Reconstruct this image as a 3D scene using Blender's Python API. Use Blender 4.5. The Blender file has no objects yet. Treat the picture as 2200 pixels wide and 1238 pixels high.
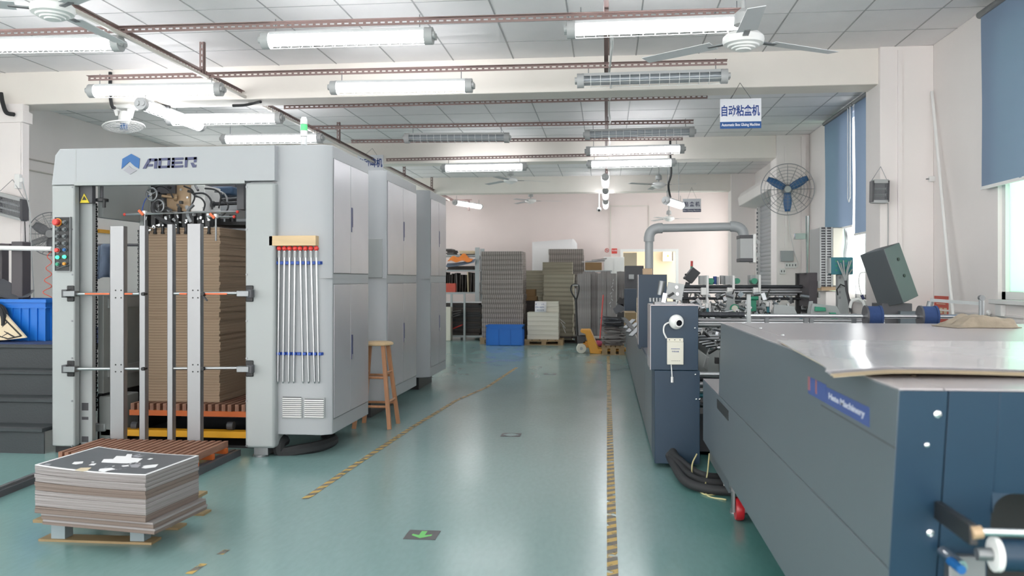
import bpy, bmesh, math, random
from mathutils import Vector, Matrix

RNG = random.Random(11)
scene = bpy.context.scene
COL = scene.collection

# ------------------------------------------------------------------ camera
F, H, CX, CY = 1850.0, 1.35, 1100.0, 602.0          # focal length (px), eye height, principal column, horizon row
YAW = math.atan(203.0 / F)
cam_d = bpy.data.cameras.new('camera')
cam_d.sensor_width = 36.0
cam_d.lens = F / 2200.0 * 36.0
cam_d.shift_y = (CY - 619.0) / 2200.0
cam_d.clip_start = 0.05
cam = bpy.data.objects.new('camera', cam_d)
COL.objects.link(cam)
cam.location = (0, 0, H)
cam.rotation_euler = (math.pi / 2, 0, YAW)
scene.camera = cam
cam_d.dof.use_dof = True
cam_d.dof.focus_distance = 6.8
cam_d.dof.aperture_fstop = 3.2

# ------------------------------------------------------------------ world and view
w = bpy.data.worlds.new('overcast_sky')
scene.world = w
w.use_nodes = True
wb = w.node_tree.nodes['Background']
wb.inputs['Color'].default_value = (1.0, 0.955, 0.94, 1)
wb.inputs['Strength'].default_value = 4.1
scene.view_settings.view_transform = 'Standard'
scene.view_settings.look = 'None'
scene.view_settings.gamma = 1.0
scene.view_settings.use_curve_mapping = False
scene.view_settings.exposure = 0.52
TUBE_STRENGTH = 11.0

# ------------------------------------------------------------------ pixel -> place (a plane gives the distance)
_c, _s = math.cos(YAW), math.sin(YAW)
def ray(x, y):
    a = (x - CX) / F
    return Vector((a * _c - _s, a * _s + _c, -(y - CY) / F))
def PY(x, y, Y):
    r = ray(x, y); k = Y / r.y
    return Vector((r.x * k, Y, H + r.z * k))
def PX(x, y, X):
    r = ray(x, y); k = X / r.x
    return Vector((X, r.y * k, H + r.z * k))
def PZ(x, y, Z):
    r = ray(x, y); k = (Z - H) / r.z
    return Vector((r.x * k, r.y * k, Z))

# ------------------------------------------------------------------ materials
def lin(c):
    if isinstance(c, str):
        c = [int(c[i:i + 2], 16) / 255 for i in (0, 2, 4)]
    return tuple(v / 12.92 if v <= 0.04045 else ((v + 0.055) / 1.055) ** 2.4 for v in c) + (1.0,)

M = {}
def mat(name, color, rough=0.5, metal=0.0, spec=0.5, var=0.0, vscale=6.0, bump=0.0, bscale=60.0,
        emit=None, coat=0.0, color2=None, stretch=None):
    m = bpy.data.materials.new(name); m.use_nodes = True
    nt = m.node_tree; b = nt.nodes['Principled BSDF']
    c = lin(color)
    b.inputs['Base Color'].default_value = c
    b.inputs['Roughness'].default_value = rough
    b.inputs['Metallic'].default_value = metal
    b.inputs['Specular IOR Level'].default_value = spec
    if coat:
        b.inputs['Coat Weight'].default_value = coat
        b.inputs['Coat Roughness'].default_value = 0.08
    if emit:
        b.inputs['Emission Color'].default_value = lin(emit[0])
        b.inputs['Emission Strength'].default_value = emit[1]
    if var or bump:
        tc = nt.nodes.new('ShaderNodeTexCoord')
        mp = nt.nodes.new('ShaderNodeMapping')
        nt.links.new(tc.outputs['Object'], mp.inputs['Vector'])
        if stretch:
            mp.inputs['Scale'].default_value = stretch
    if var:
        n = nt.nodes.new('ShaderNodeTexNoise')
        n.inputs['Scale'].default_value = vscale
        n.inputs['Detail'].default_value = 4
        nt.links.new(mp.outputs['Vector'], n.inputs['Vector'])
        r = nt.nodes.new('ShaderNodeValToRGB')
        r.color_ramp.elements[0].position = 0.3
        r.color_ramp.elements[1].position = 0.7
        c2 = lin(color2) if color2 else tuple(v * (1 - var) for v in c[:3]) + (1,)
        r.color_ramp.elements[0].color = c2
        r.color_ramp.elements[1].color = c
        nt.links.new(n.outputs['Fac'], r.inputs['Fac'])
        nt.links.new(r.outputs['Color'], b.inputs['Base Color'])
    if bump:
        n2 = nt.nodes.new('ShaderNodeTexNoise')
        n2.inputs['Scale'].default_value = bscale
        n2.inputs['Detail'].default_value = 3
        nt.links.new(mp.outputs['Vector'], n2.inputs['Vector'])
        bp = nt.nodes.new('ShaderNodeBump')
        bp.inputs['Strength'].default_value = bump
        bp.inputs['Distance'].default_value = 0.01
        nt.links.new(n2.outputs['Fac'], bp.inputs['Height'])
        nt.links.new(bp.outputs['Normal'], b.inputs['Normal'])
    M[name] = m
    return m

mat('wall_paint', 'efe9e6', 0.75, var=0.05, vscale=1.2, bump=0.05, bscale=20)
mat('ceiling_panel', 'f3f0f0', 0.7, var=0.04, vscale=3, bump=0.25, bscale=160)
mat('grid_steel', '9c9c9c', 0.5)
mat('grid_bar', 'a3a2a3', 0.5)
mat('back_warm_tint', 'dfd2ce', 0.75, var=0.05, vscale=1.2)  # back wall's copy of the paint, warm daylight tinge put into the colour
mat('console_grey', '4c5154', 0.4, var=0.05)
mat('fan_blade', 'c6c7c9', 0.5)
mat('beam_paint', 'efe9e1', 0.75, var=0.07, vscale=1.5, bump=0.06, bscale=18)
mat('machine_white', 'a0a4a4', 0.42, var=0.03, vscale=2)
mat('machine_shell', 'a3a6a9', 0.42, var=0.02, vscale=2)
mat('door_steel', 'b2b0b6', 0.26, metal=0.25, var=0.04, vscale=3, bump=0.02, bscale=200)
mat('machine_grey', '9a9f9d', 0.5, var=0.08, vscale=3)
mat('navy_steel', '1b364b', 0.42, var=0.10, vscale=2.5, bump=0.03, bscale=300)
mat('navy_reflect_steel', '596268', 0.38, var=0.06, vscale=2, bump=0.03, bscale=300)  # dark blue steel, paler because the side's reflection is put into its colour
mat('hood_top_steel', 'aca6a8', 0.26, metal=0.25, var=0.05, vscale=1)
mat('tread_black', '33383b', 0.5, bump=0.15, bscale=70)
mat('block_grey', '87959a', 0.6, var=0.08)
mat('black_plastic', '1b1c1e', 0.45)
mat('black_rubber', '2a2b2d', 0.7, bump=0.1)
mat('dark_grey', '4a4a4e', 0.5, var=0.1)
mat('taupe_post', '4c474b', 0.55, var=0.05)
mat('steel', 'b4b6b8', 0.28, metal=0.9, var=0.08, vscale=8)
mat('dull_steel', '8b8e90', 0.42, metal=0.8, var=0.15, vscale=12)
mat('aluminium', '98989a', 0.40, metal=0.7, var=0.05, vscale=5, stretch=(1, 1, 0.2))
mat('chrome', 'd8dadc', 0.12, metal=1.0)
mat('dark_screw', '3d3f43', 0.4, metal=0.6, bump=0.5, bscale=120)
mat('white_plastic', 'e4e4e2', 0.4)
mat('cream_plastic', 'd9d6c8', 0.5)
mat('grey_plastic', 'a9abab', 0.5)
mat('pvc_grey', '9da1a3', 0.4)
mat('red_plastic', 'd3403a', 0.35)
mat('red_caster', 'b3242c', 0.3)
mat('amber', 'c98a2e', 0.4)
mat('orange_scale', 'd2622f', 0.45)
mat('orange_paint', 'c4622a', 0.5, var=0.1)
mat('yellow_paint', 'e2a31f', 0.45, var=0.06)
mat('jack_orange', 'dd9c2c', 0.45, var=0.05)
mat('blue_plastic', '1a70cb', 0.42, var=0.06, vscale=4)
mat('blue_magnet', '254a9a', 0.5)
mat('fan_blue', '37618f', 0.4)
mat('green_paint', '2d8f70', 0.45, var=0.1)
mat('teal_box', '2e7480', 0.5)
mat('felt_blue', '223a66', 0.85, bump=0.2)
mat('rust_angle', '8c7672', 0.55, var=0.1, vscale=10)
mat('trunking', 'cfc9c0', 0.5)
mat('wire_grey', '8d8f92', 0.45, metal=0.3)
mat('zapper_grille', '9a9a9a', 0.45, metal=0.4)
mat('maple', 'cfb38a', 0.5, var=0.15, vscale=4, stretch=(1, 8, 8))
mat('stool_wood', 'b98560', 0.5, var=0.2, vscale=5, stretch=(8, 8, 1))
mat('slat_wood', '7d5644', 0.65, var=0.3, vscale=5, color2='9c7460', stretch=(8, 1, 8))
mat('pallet_wood', 'a98f6b', 0.75, var=0.25, vscale=5, stretch=(1, 8, 8))
mat('plywood', '97825f', 0.7, var=0.2, vscale=6)
mat('die_board', 'd7c6a8', 0.6, var=0.08)
mat('kraft', '9a7b56', 0.75, var=0.12)
mat('dark_board', '4a4340', 0.75, var=0.25, vscale=10)
mat('stack_plate', '6b6866', 0.7, var=0.15)
mat('shelf_steel', 'a9b0b2', 0.45, metal=0.3)
mat('paper_white', 'e9e8ea', 0.55)
mat('cream_paper', 'ddd8c6', 0.6)
mat('orange_cloth', 'e0802d', 0.7, var=0.15)
mat('blue_cloth', '6d7b8e', 0.9, var=0.25, vscale=9)
mat('beige_cloth', 'a39684', 0.9, var=0.3, vscale=14, bump=0.3, bscale=200)
mat('blind_fabric_old', '8095b3')
mat('sign_white', 'e6e8ee', 0.5)
mat('sign_blue', '15508f', 0.5)
mat('ink_blue', '1c4088', 0.5)
mat('ink_navy', '3a3f63', 0.4)
mat('logo_blue', '085692', 0.4)
mat('logo_grey', '93939a', 0.4)
mat('safety_red', 'c8392f', 0.5)
mat('poster_red', 'c85646', 0.6, var=0.12, vscale=20)
mat('poster_gold', 'd8b25a', 0.6)
mat('caution_yellow', 'd8c22a', 0.5)
mat('decal_dark', '5c5a5c', 0.5, var=0.15, vscale=25)
mat('decal_grey', '8fa3a3', 0.5)
mat('arrow_green', '6fc36a', 0.5)
mat('pink_cloth', 'd86a90', 0.8)
mat('cord_yellow', 'c7c08e', 0.6)
mat('lens_dark', '15161c', 0.15)
mat('label_plate', '3b4f86', 0.5)
mat('label_red', '8e5a60', 0.5)
mat('label_ink', 'b8bccb', 0.5)
mat('motor_blue', '33506e', 0.5, var=0.15)
mat('tan_plate', 'ae9475', 0.4, metal=0.1, var=0.12)
mat('shutter_steel', 'b2b4b8', 0.45, metal=0.2)
mat('foam_sheet', 'e3e2e2', 0.6)
mat('door_tan', 'a39886', 0.55)
mat('cream_wall', 'd9cbb0', 0.7)
mat('green_led', '20c070', 0.3, emit=('30ff90', 2.5))
mat('tower_green', '55b878', 0.3, emit=('50d080', 0.35))
mat('tower_clear', 'd5d8d8', 0.3)
mat('grey_knob', '5f6466', 0.4)
mat('tube_off', 'c9cdd0', 0.3)
mat('tube_lit', 'ffffff', 0.4, emit=('fbfcff', TUBE_STRENGTH))

def glass(name, tint, mixf, back):
    m = bpy.data.materials.new(name); m.use_nodes = True
    nt = m.node_tree; nt.nodes.clear()
    o = nt.nodes.new('ShaderNodeOutputMaterial')
    t = nt.nodes.new('ShaderNodeBsdfTransparent'); t.inputs['Color'].default_value = lin(tint)
    d = nt.nodes.new('ShaderNodeBsdfTranslucent'); d.inputs['Color'].default_value = lin(back)
    g = nt.nodes.new('ShaderNodeBsdfGlossy'); g.inputs['Roughness'].default_value = 0.05
    x = nt.nodes.new('ShaderNodeMixShader'); x.inputs[0].default_value = mixf
    y = nt.nodes.new('ShaderNodeMixShader'); y.inputs[0].default_value = 0.06
    nt.links.new(t.outputs[0], x.inputs[1]); nt.links.new(d.outputs[0], x.inputs[2])
    nt.links.new(x.outputs[0], y.inputs[1]); nt.links.new(g.outputs[0], y.inputs[2])
    nt.links.new(y.outputs[0], o.inputs[0])
    M[name] = m
glass('mint_glass', 'b9d2c6', 0.85, 'b3ccc0')
glass('clear_glass', 'f4f8f8', 0.0, 'ffffff')
glass('lamp_cover', 'dfe3e6', 0.45, 'dfe3e6')

def fabric(name, color, thru):
    m = bpy.data.materials.new(name); m.use_nodes = True
    nt = m.node_tree; nt.nodes.clear()
    o = nt.nodes.new('ShaderNodeOutputMaterial')
    d = nt.nodes.new('ShaderNodeBsdfDiffuse'); d.inputs['Color'].default_value = lin(color)
    t = nt.nodes.new('ShaderNodeBsdfTranslucent'); t.inputs['Color'].default_value = lin(color)
    x = nt.nodes.new('ShaderNodeMixShader'); x.inputs[0].default_value = thru
    tc = nt.nodes.new('ShaderNodeTexCoord'); n = nt.nodes.new('ShaderNodeTexNoise'); n.inputs['Scale'].default_value = 220
    nt.links.new(tc.outputs['Object'], n.inputs['Vector'])
    bp = nt.nodes.new('ShaderNodeBump'); bp.inputs['Strength'].default_value = 0.15; bp.inputs['Distance'].default_value = 0.002
    nt.links.new(n.outputs['Fac'], bp.inputs['Height']); nt.links.new(bp.outputs['Normal'], d.inputs['Normal'])
    nt.links.new(d.outputs[0], x.inputs[1]); nt.links.new(t.outputs[0], x.inputs[2]); nt.links.new(x.outputs[0], o.inputs[0])
    M[name] = m
fabric('blind_fabric', '8a9bb2', 0.10)

XL_, XR_ = -7.45, 3.33
def floor_material():
    m = bpy.data.materials.new('epoxy_floor'); m.use_nodes = True
    nt = m.node_tree; b = nt.nodes['Principled BSDF']
    tc = nt.nodes.new('ShaderNodeTexCoord')
    def noise(scale, detail, stretch=(1, 1, 1)):
        mp = nt.nodes.new('ShaderNodeMapping'); mp.inputs['Scale'].default_value = stretch
        nt.links.new(tc.outputs['Object'], mp.inputs['Vector'])
        n = nt.nodes.new('ShaderNodeTexNoise'); n.inputs['Scale'].default_value = scale
        n.inputs['Detail'].default_value = detail
        nt.links.new(mp.outputs['Vector'], n.inputs['Vector'])
        return n.outputs['Fac']
    def ramp(fac, p0, c0, p1, c1):
        r = nt.nodes.new('ShaderNodeValToRGB')
        r.color_ramp.elements[0].position = p0; r.color_ramp.elements[0].color = c0
        r.color_ramp.elements[1].position = p1; r.color_ramp.elements[1].color = c1
        nt.links.new(fac, r.inputs['Fac'])
        return r.outputs['Color']
    # wear: the walked aisle between the tapes has gone pale, the paint keeps its teal beyond them
    pale = ramp(noise(0.5, 1, (1.4, 0.5, 1)), 0.25, lin('7f9c9b'), 0.75, lin('92a8a7'))
    teal = ramp(noise(0.9, 2, (1.2, 0.7, 1)), 0.25, lin('47857f'), 0.75, lin('6f9a97'))
    sx = nt.nodes.new('ShaderNodeSeparateXYZ'); nt.links.new(tc.outputs['Object'], sx.inputs[0])
    off = (XR_ + XL_) / 2
    wob = nt.nodes.new('ShaderNodeMath'); wob.operation = 'MULTIPLY_ADD'
    nt.links.new(noise(1.2, 2, (1, 0.5, 1)), wob.inputs[0]); wob.inputs[1].default_value = 0.9
    nt.links.new(sx.outputs['X'], wob.inputs[2])
    r2 = nt.nodes.new('ShaderNodeValToRGB'); cr = r2.color_ramp
    mr = nt.nodes.new('ShaderNodeMapRange'); mr.inputs['From Min'].default_value = -6 - off; mr.inputs['From Max'].default_value = 4 - off
    nt.links.new(wob.outputs[0], mr.inputs['Value']); nt.links.new(mr.outputs['Result'], r2.inputs['Fac'])
    def pos(x): return (x + 0.45 + 6) / 10
    cr.elements[0].position = pos(-3.6); cr.elements[0].color = (0.5, 0.5, 0.5, 1)
    cr.elements[1].position = pos(-2.2); cr.elements[1].color = (0.15, 0.15, 0.15, 1)
    e = cr.elements.new(pos(0.1)); e.color = (0.0, 0.0, 0.0, 1)
    e = cr.elements.new(pos(0.75)); e.color = (1, 1, 1, 1)
    mx = nt.nodes.new('ShaderNodeMix'); mx.data_type = 'RGBA'
    nt.links.new(r2.outputs['Color'], mx.inputs['Factor']); nt.links.new(pale, mx.inputs['A']); nt.links.new(teal, mx.inputs['B'])
    m2 = nt.nodes.new('ShaderNodeMix'); m2.data_type = 'RGBA'; m2.blend_type = 'MULTIPLY'; m2.inputs['Factor'].default_value = 1.0
    nt.links.new(mx.outputs['Result'], m2.inputs['A'])
    nt.links.new(ramp(noise(40, 2, (1, 0.3, 1)), 0.2, (0.9, 0.91, 0.91, 1), 0.8, (1, 1, 1, 1)), m2.inputs['B'])
    nt.links.new(m2.outputs['Result'], b.inputs['Base Color'])
    rr = ramp(noise(2.5, 1, (1, 0.5, 1)), 0.2, (0.17, 0.17, 0.17, 1), 0.8, (0.235, 0.235, 0.235, 1))
    nt.links.new(rr, b.inputs['Roughness'])
    M['epoxy_floor'] = m
floor_material()

def hazard_material():
    m = bpy.data.materials.new('hazard_tape'); m.use_nodes = True
    nt = m.node_tree; b = nt.nodes['Principled BSDF']; out = nt.nodes['Material Output']
    tc = nt.nodes.new('ShaderNodeTexCoord')
    mp = nt.nodes.new('ShaderNodeMapping'); mp.inputs['Rotation'].default_value = (0, 0, math.radians(-38))
    nt.links.new(tc.outputs['Object'], mp.inputs['Vector'])
    wv = nt.nodes.new('ShaderNodeTexWave'); wv.bands_direction = 'Y'; wv.inputs['Scale'].default_value = 3.2
    nt.links.new(mp.outputs['Vector'], wv.inputs['Vector'])
    r = nt.nodes.new('ShaderNodeValToRGB')
    r.color_ramp.elements[0].position = 0.46; r.color_ramp.elements[0].color = lin('6f6a62')
    r.color_ramp.elements[1].position = 0.54; r.color_ramp.elements[1].color = lin('c2a25a')
    nt.links.new(wv.outputs['Fac'], r.inputs['Fac'])
    nt.links.new(r.outputs['Color'], b.inputs['Base Color'])
    b.inputs['Roughness'].default_value = 0.5
    n = nt.nodes.new('ShaderNodeTexNoise'); n.inputs['Scale'].default_value = 11; n.inputs['Detail'].default_value = 6
    nt.links.new(tc.outputs['Object'], n.inputs['Vector'])
    r2 = nt.nodes.new('ShaderNodeValToRGB')
    r2.color_ramp.elements[0].position = 0.36; r2.color_ramp.elements[1].position = 0.46
    nt.links.new(n.outputs['Fac'], r2.inputs['Fac'])
    t = nt.nodes.new('ShaderNodeBsdfTransparent')
    x = nt.nodes.new('ShaderNodeMixShader')
    nt.links.new(r2.outputs['Color'], x.inputs[0])
    nt.links.new(t.outputs[0], x.inputs[1]); nt.links.new(b.outputs[0], x.inputs[2])
    nt.links.new(x.outputs[0], out.inputs['Surface'])
    M['hazard_tape'] = m
hazard_material()

def layered(name, c1, c2, period, rough=0.8, axis=2, jitter=2.0, vtick=None):
    """paper / board edges: thin layers along z, colour from sheet to sheet"""
    m = bpy.data.materials.new(name); m.use_nodes = True
    nt = m.node_tree; b = nt.nodes['Principled BSDF']; b.inputs['Roughness'].default_value = rough
    b.inputs['Specular IOR Level'].default_value = 0.2
    tc = nt.nodes.new('ShaderNodeTexCoord')
    mp = nt.nodes.new('ShaderNodeMapping')
    mp.inputs['Scale'].default_value = (0.6, 0.6, 1.0 / period)
    nt.links.new(tc.outputs['Object'], mp.inputs['Vector'])
    n = nt.nodes.new('ShaderNodeTexNoise'); n.inputs['Scale'].default_value = 1.0; n.inputs['Detail'].default_value = 2
    nt.links.new(mp.outputs['Vector'], n.inputs['Vector'])
    r = nt.nodes.new('ShaderNodeValToRGB')
    r.color_ramp.elements[0].position = 0.38; r.color_ramp.elements[0].color = lin(c1)
    r.color_ramp.elements[1].position = 0.62; r.color_ramp.elements[1].color = lin(c2)
    nt.links.new(n.outputs['Fac'], r.inputs['Fac'])
    col = r.outputs['Color']
    if vtick:
        wv = nt.nodes.new('ShaderNodeTexWave'); wv.bands_direction = 'X'; wv.inputs['Scale'].default_value = vtick
        wv.inputs['Distortion'].default_value = 1.5
        nt.links.new(tc.outputs['Object'], wv.inputs['Vector'])
        mx = nt.nodes.new('ShaderNodeMix'); mx.data_type = 'RGBA'; mx.blend_type = 'OVERLAY'
        mx.inputs['Factor'].default_value = 0.35
        nt.links.new(col, mx.inputs['A']); nt.links.new(wv.outputs['Color'], mx.inputs['B'])
        col = mx.outputs['Result']
    nt.links.new(col, b.inputs['Base Color'])
    bp = nt.nodes.new('ShaderNodeBump'); bp.inputs['Strength'].default_value = 0.35; bp.inputs['Distance'].default_value = 0.004
    nt.links.new(n.outputs['Fac'], bp.inputs['Height']); nt.links.new(bp.outputs['Normal'], b.inputs['Normal'])
    M[name] = m
layered('corrugated', '8b7663', 'b39d86', 0.007)
layered('carton_grey', '7a736f', '9d9590', 0.02, vtick=7)
layered('greyboard', '8b8677', 'aaa391', 0.012)
layered('paper_edge', '7b7573', '9f9a9a', 0.0035)
layered('brown_edge', '6c6059', '83766f', 0.0035)
layered('cream_edge', 'cfcabb', 'e2deD2', 0.01)
layered('grey_carton_side', '8a8584', '9d9896', 0.3)
layered('waste_paper', '6a6666', 'aeaaa8', 0.012)

# ------------------------------------------------------------------ mesh helpers
class MB:
    def __init__(s):
        s.v = []; s.f = []
    def add(s, vs, fs):
        o = len(s.v)
        s.v += [Vector(v) for v in vs]
        s.f += [tuple(i + o for i in f) for f in fs]
        return s
    def box(s, x0, x1, y0, y1, z0, z1):
        x0, x1 = min(x0, x1), max(x0, x1); y0, y1 = min(y0, y1), max(y0, y1); z0, z1 = min(z0, z1), max(z0, z1)
        return s.add([(x0, y0, z0), (x1, y0, z0), (x1, y1, z0), (x0, y1, z0), (x0, y0, z1), (x1, y0, z1), (x1, y1, z1), (x0, y1, z1)],
                     [(0, 3, 2, 1), (4, 5, 6, 7), (0, 1, 5, 4), (1, 2, 6, 5), (2, 3, 7, 6), (3, 0, 4, 7)])
    def obox(s, c, size, rot=None):
        a, b, d = [v / 2 for v in size]
        R = rot if rot else Matrix.Identity(3)
        c = Vector(c)
        vs = [c + R @ Vector(p) for p in ((-a, -b, -d), (a, -b, -d), (a, b, -d), (-a, b, -d), (-a, -b, d), (a, -b, d), (a, b, d), (-a, b, d))]
        return s.add(vs, [(0, 3, 2, 1), (4, 5, 6, 7), (0, 1, 5, 4), (1, 2, 6, 5), (2, 3, 7, 6), (3, 0, 4, 7)])
    def frame(s, d, up=(0, 0, 1)):
        d = Vector(d).normalized(); u = Vector(up)
        if abs(d.dot(u)) > 0.99: u = Vector((0, 1, 0))
        a = d.cross(u).normalized(); b = a.cross(d).normalized()
        return d, a, b
    def bar(s, p, q, w, h, up=(0, 0, 1)):
        p, q = Vector(p), Vector(q)
        d, a, b = s.frame(q - p, up)
        vs = []
        for e in (p, q):
            vs += [e - a * w / 2 - b * h / 2, e + a * w / 2 - b * h / 2, e + a * w / 2 + b * h / 2, e - a * w / 2 + b * h / 2]
        return s.add(vs, [(0, 1, 2, 3), (7, 6, 5, 4), (0, 4, 5, 1), (1, 5, 6, 2), (2, 6, 7, 3), (3, 7, 4, 0)])
    def cyl(s, p, q, r, n=12, r2=None):
        p, q = Vector(p), Vector(q)
        r2 = r if r2 is None else r2
        d, a, b = s.frame(q - p)
        vs = []
        for e, rr in ((p, r), (q, r2)):
            vs += [e + (a * math.cos(2 * math.pi * i / n) + b * math.sin(2 * math.pi * i / n)) * rr for i in range(n)]
        fs = [(i, (i + 1) % n, n + (i + 1) % n, n + i) for i in range(n)]
        fs += [tuple(range(n - 1, -1, -1)), tuple(range(n, 2 * n))]
        return s.add(vs, fs)
    def tube(s, pts, r, n=8, closed=False):
        pts = [Vector(p) for p in pts]; m = len(pts)
        vs = []; prev = None
        for i, p in enumerate(pts):
            t = (pts[(i + 1) % m] - pts[i - 1]) if closed else (pts[min(i + 1, m - 1)] - pts[max(i - 1, 0)])
            t.normalize()
            if prev is None:
                _, a, b = s.frame(t)
            else:
                a = (prev - t * prev.dot(t)).normalized()
            b = t.cross(a)
            prev = a
            vs += [p + (a * math.cos(2 * math.pi * k / n) + b * math.sin(2 * math.pi * k / n)) * r for k in range(n)]
        fs = []
        rng = range(m) if closed else range(m - 1)
        for i in rng:
            j = (i + 1) % m
            for k in range(n):
                fs.append((i * n + k, i * n + (k + 1) % n, j * n + (k + 1) % n, j * n + k))
        if not closed:
            fs += [tuple(range(n - 1, -1, -1)), tuple(range((m - 1) * n, m * n))]
        return s.add(vs, fs)
    def ring(s, c, axis, r, wr, n=32, k=6):
        d, a, b = s.frame(axis)
        c = Vector(c)
        return s.tube([c + (a * math.cos(2 * math.pi * i / n) + b * math.sin(2 * math.pi * i / n)) * r for i in range(n)], wr, k, True)
    def lathe(s, prof, c=(0, 0, 0), axis=(0, 0, 1), n=20):
        d, a, b = s.frame(axis); c = Vector(c)
        vs = []; m = len(prof)
        for (r, z) in prof:
            r = max(r, 1e-4)
            vs += [c + d * z + (a * math.cos(2 * math.pi * i / n) + b * math.sin(2 * math.pi * i / n)) * r for i in range(n)]
        fs = []
        for j in range(m - 1):
            for i in range(n):
                fs.append((j * n + i, j * n + (i + 1) % n, (j + 1) * n + (i + 1) % n, (j + 1) * n + i))
        fs += [tuple(range(n - 1, -1, -1)), tuple(range((m - 1) * n, m * n))]
        return s.add(vs, fs)
    def sphere(s, c, r, n=14, k=8, sx=1, sy=1, sz=1):
        c = Vector(c); vs = []; fs = []
        for j in range(k + 1):
            t = math.pi * j / k
            rr = max(math.sin(t), 0.01)
            for i in range(n):
                p = 2 * math.pi * i / n
                vs.append(c + Vector((rr * math.cos(p) * sx, rr * math.sin(p) * sy, -math.cos(t) * sz)) * r)
        for j in range(k):
            for i in range(n):
                fs.append((j * n + i, j * n + (i + 1) % n, (j + 1) * n + (i + 1) % n, (j + 1) * n + i))
        fs += [tuple(range(n - 1, -1, -1)), tuple(range(k * n, (k + 1) * n))]
        return s.add(vs, fs)
    def prism(s, poly, plane, a, b):
        n = len(poly)
        def P(u, v, t):
            return {'xz': (u, t, v), 'yz': (t, u, v), 'xy': (u, v, t)}[plane]
        vs = [P(u, v, a) for u, v in poly] + [P(u, v, b) for u, v in poly]
        fs = [(i, (i + 1) % n, n + (i + 1) % n, n + i) for i in range(n)]
        fs += [tuple(range(n - 1, -1, -1)), tuple(range(n, 2 * n))]
        return s.add(vs, fs)
    def grid(s, P, nu, nv, thick=0.0):
        """P(u,v)->Vector on [0,1]^2, optionally thickened downwards"""
        top = [P(i / nu, j / nv) for j in range(nv + 1) for i in range(nu + 1)]
        W = nu + 1
        fs = [(j * W + i, j * W + i + 1, (j + 1) * W + i + 1, (j + 1) * W + i) for j in range(nv) for i in range(nu)]
        if not thick:
            return s.add(top, fs)
        N = len(top)
        bot = [p - Vector((0, 0, thick)) for p in top]
        fs += [tuple(N + k for k in reversed(f)) for f in fs[:nu * nv]]
        edge = [(j * W, (j + 1) * W) for j in range(nv)] + [(j * W + nu, (j + 1) * W + nu) for j in range(nv)] + \
               [(i, i + 1) for i in range(nu)] + [(nv * W + i, nv * W + i + 1) for i in range(nu)]
        fs += [(a, b, N + b, N + a) for a, b in edge]
        return s.add(top + bot, fs)
    def xform(s, mtx):
        s.v = [mtx @ v for v in s.v]
        return s
    def mesh(s, name, center=None):
        me = bpy.data.meshes.new(name)
        vs = s.v if center is None else [v - center for v in s.v]
        me.from_pydata([tuple(v) for v in vs], [], s.f)
        bm = bmesh.new(); bm.from_mesh(me)
        bmesh.ops.recalc_face_normals(bm, faces=bm.faces)
        bm.to_mesh(me); bm.free()
        for p in me.polygons: p.use_smooth = True
        me.set_sharp_from_angle(angle=math.radians(38))
        return me
    def build(s, name, material, parent=None, bevel=0.0, base=False, kind=None, label=None):
        lo = Vector([min(v[i] for v in s.v) for i in range(3)]); hi = Vector([max(v[i] for v in s.v) for i in range(3)])
        c = (lo + hi) / 2
        if base: c.z = lo.z
        me = s.mesh(name, c)
        me.materials.append(M[material])
        return link(name, me, c, parent, bevel, kind, label)

ORG = {}
def link(name, me, c, parent=None, bevel=0.0, kind=None, label=None):
    o = bpy.data.objects.new(name, me); COL.objects.link(o)
    ORG[o] = c.copy()
    if parent is not None:
        o.parent = parent
        o.location = c - ORG[parent]
    else:
        o.location = c
    if bevel:
        bv = o.modifiers.new('bevel', 'BEVEL'); bv.width = bevel; bv.segments = 2; bv.limit_method = 'ANGLE'
        bv.angle_limit = math.radians(40)
    if kind: o['kind'] = kind
    if label: o['label'] = label
    return o

def tag(o, label, cat, group=None):
    o['label'] = label; o['category'] = cat
    if group: o['group'] = group
    return o

def thing(name, label, cat, loc=(0, 0, 0), group=None):
    o = bpy.data.objects.new(name, None); COL.objects.link(o)
    o.empty_display_size = 0.1
    o.location = loc; ORG[o] = Vector(loc)
    return tag(o, label, cat, group)

def copy_tree(o, parent=None):
    c = o.copy(); COL.objects.link(c)
    c.parent = parent
    ORG[c] = ORG[o].copy()
    for ch in list(o.children):
        copy_tree(ch, c)
    return c

def bx(x0, x1, y0, y1, z0, z1):
    return MB().box(x0, x1, y0, y1, z0, z1)

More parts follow.
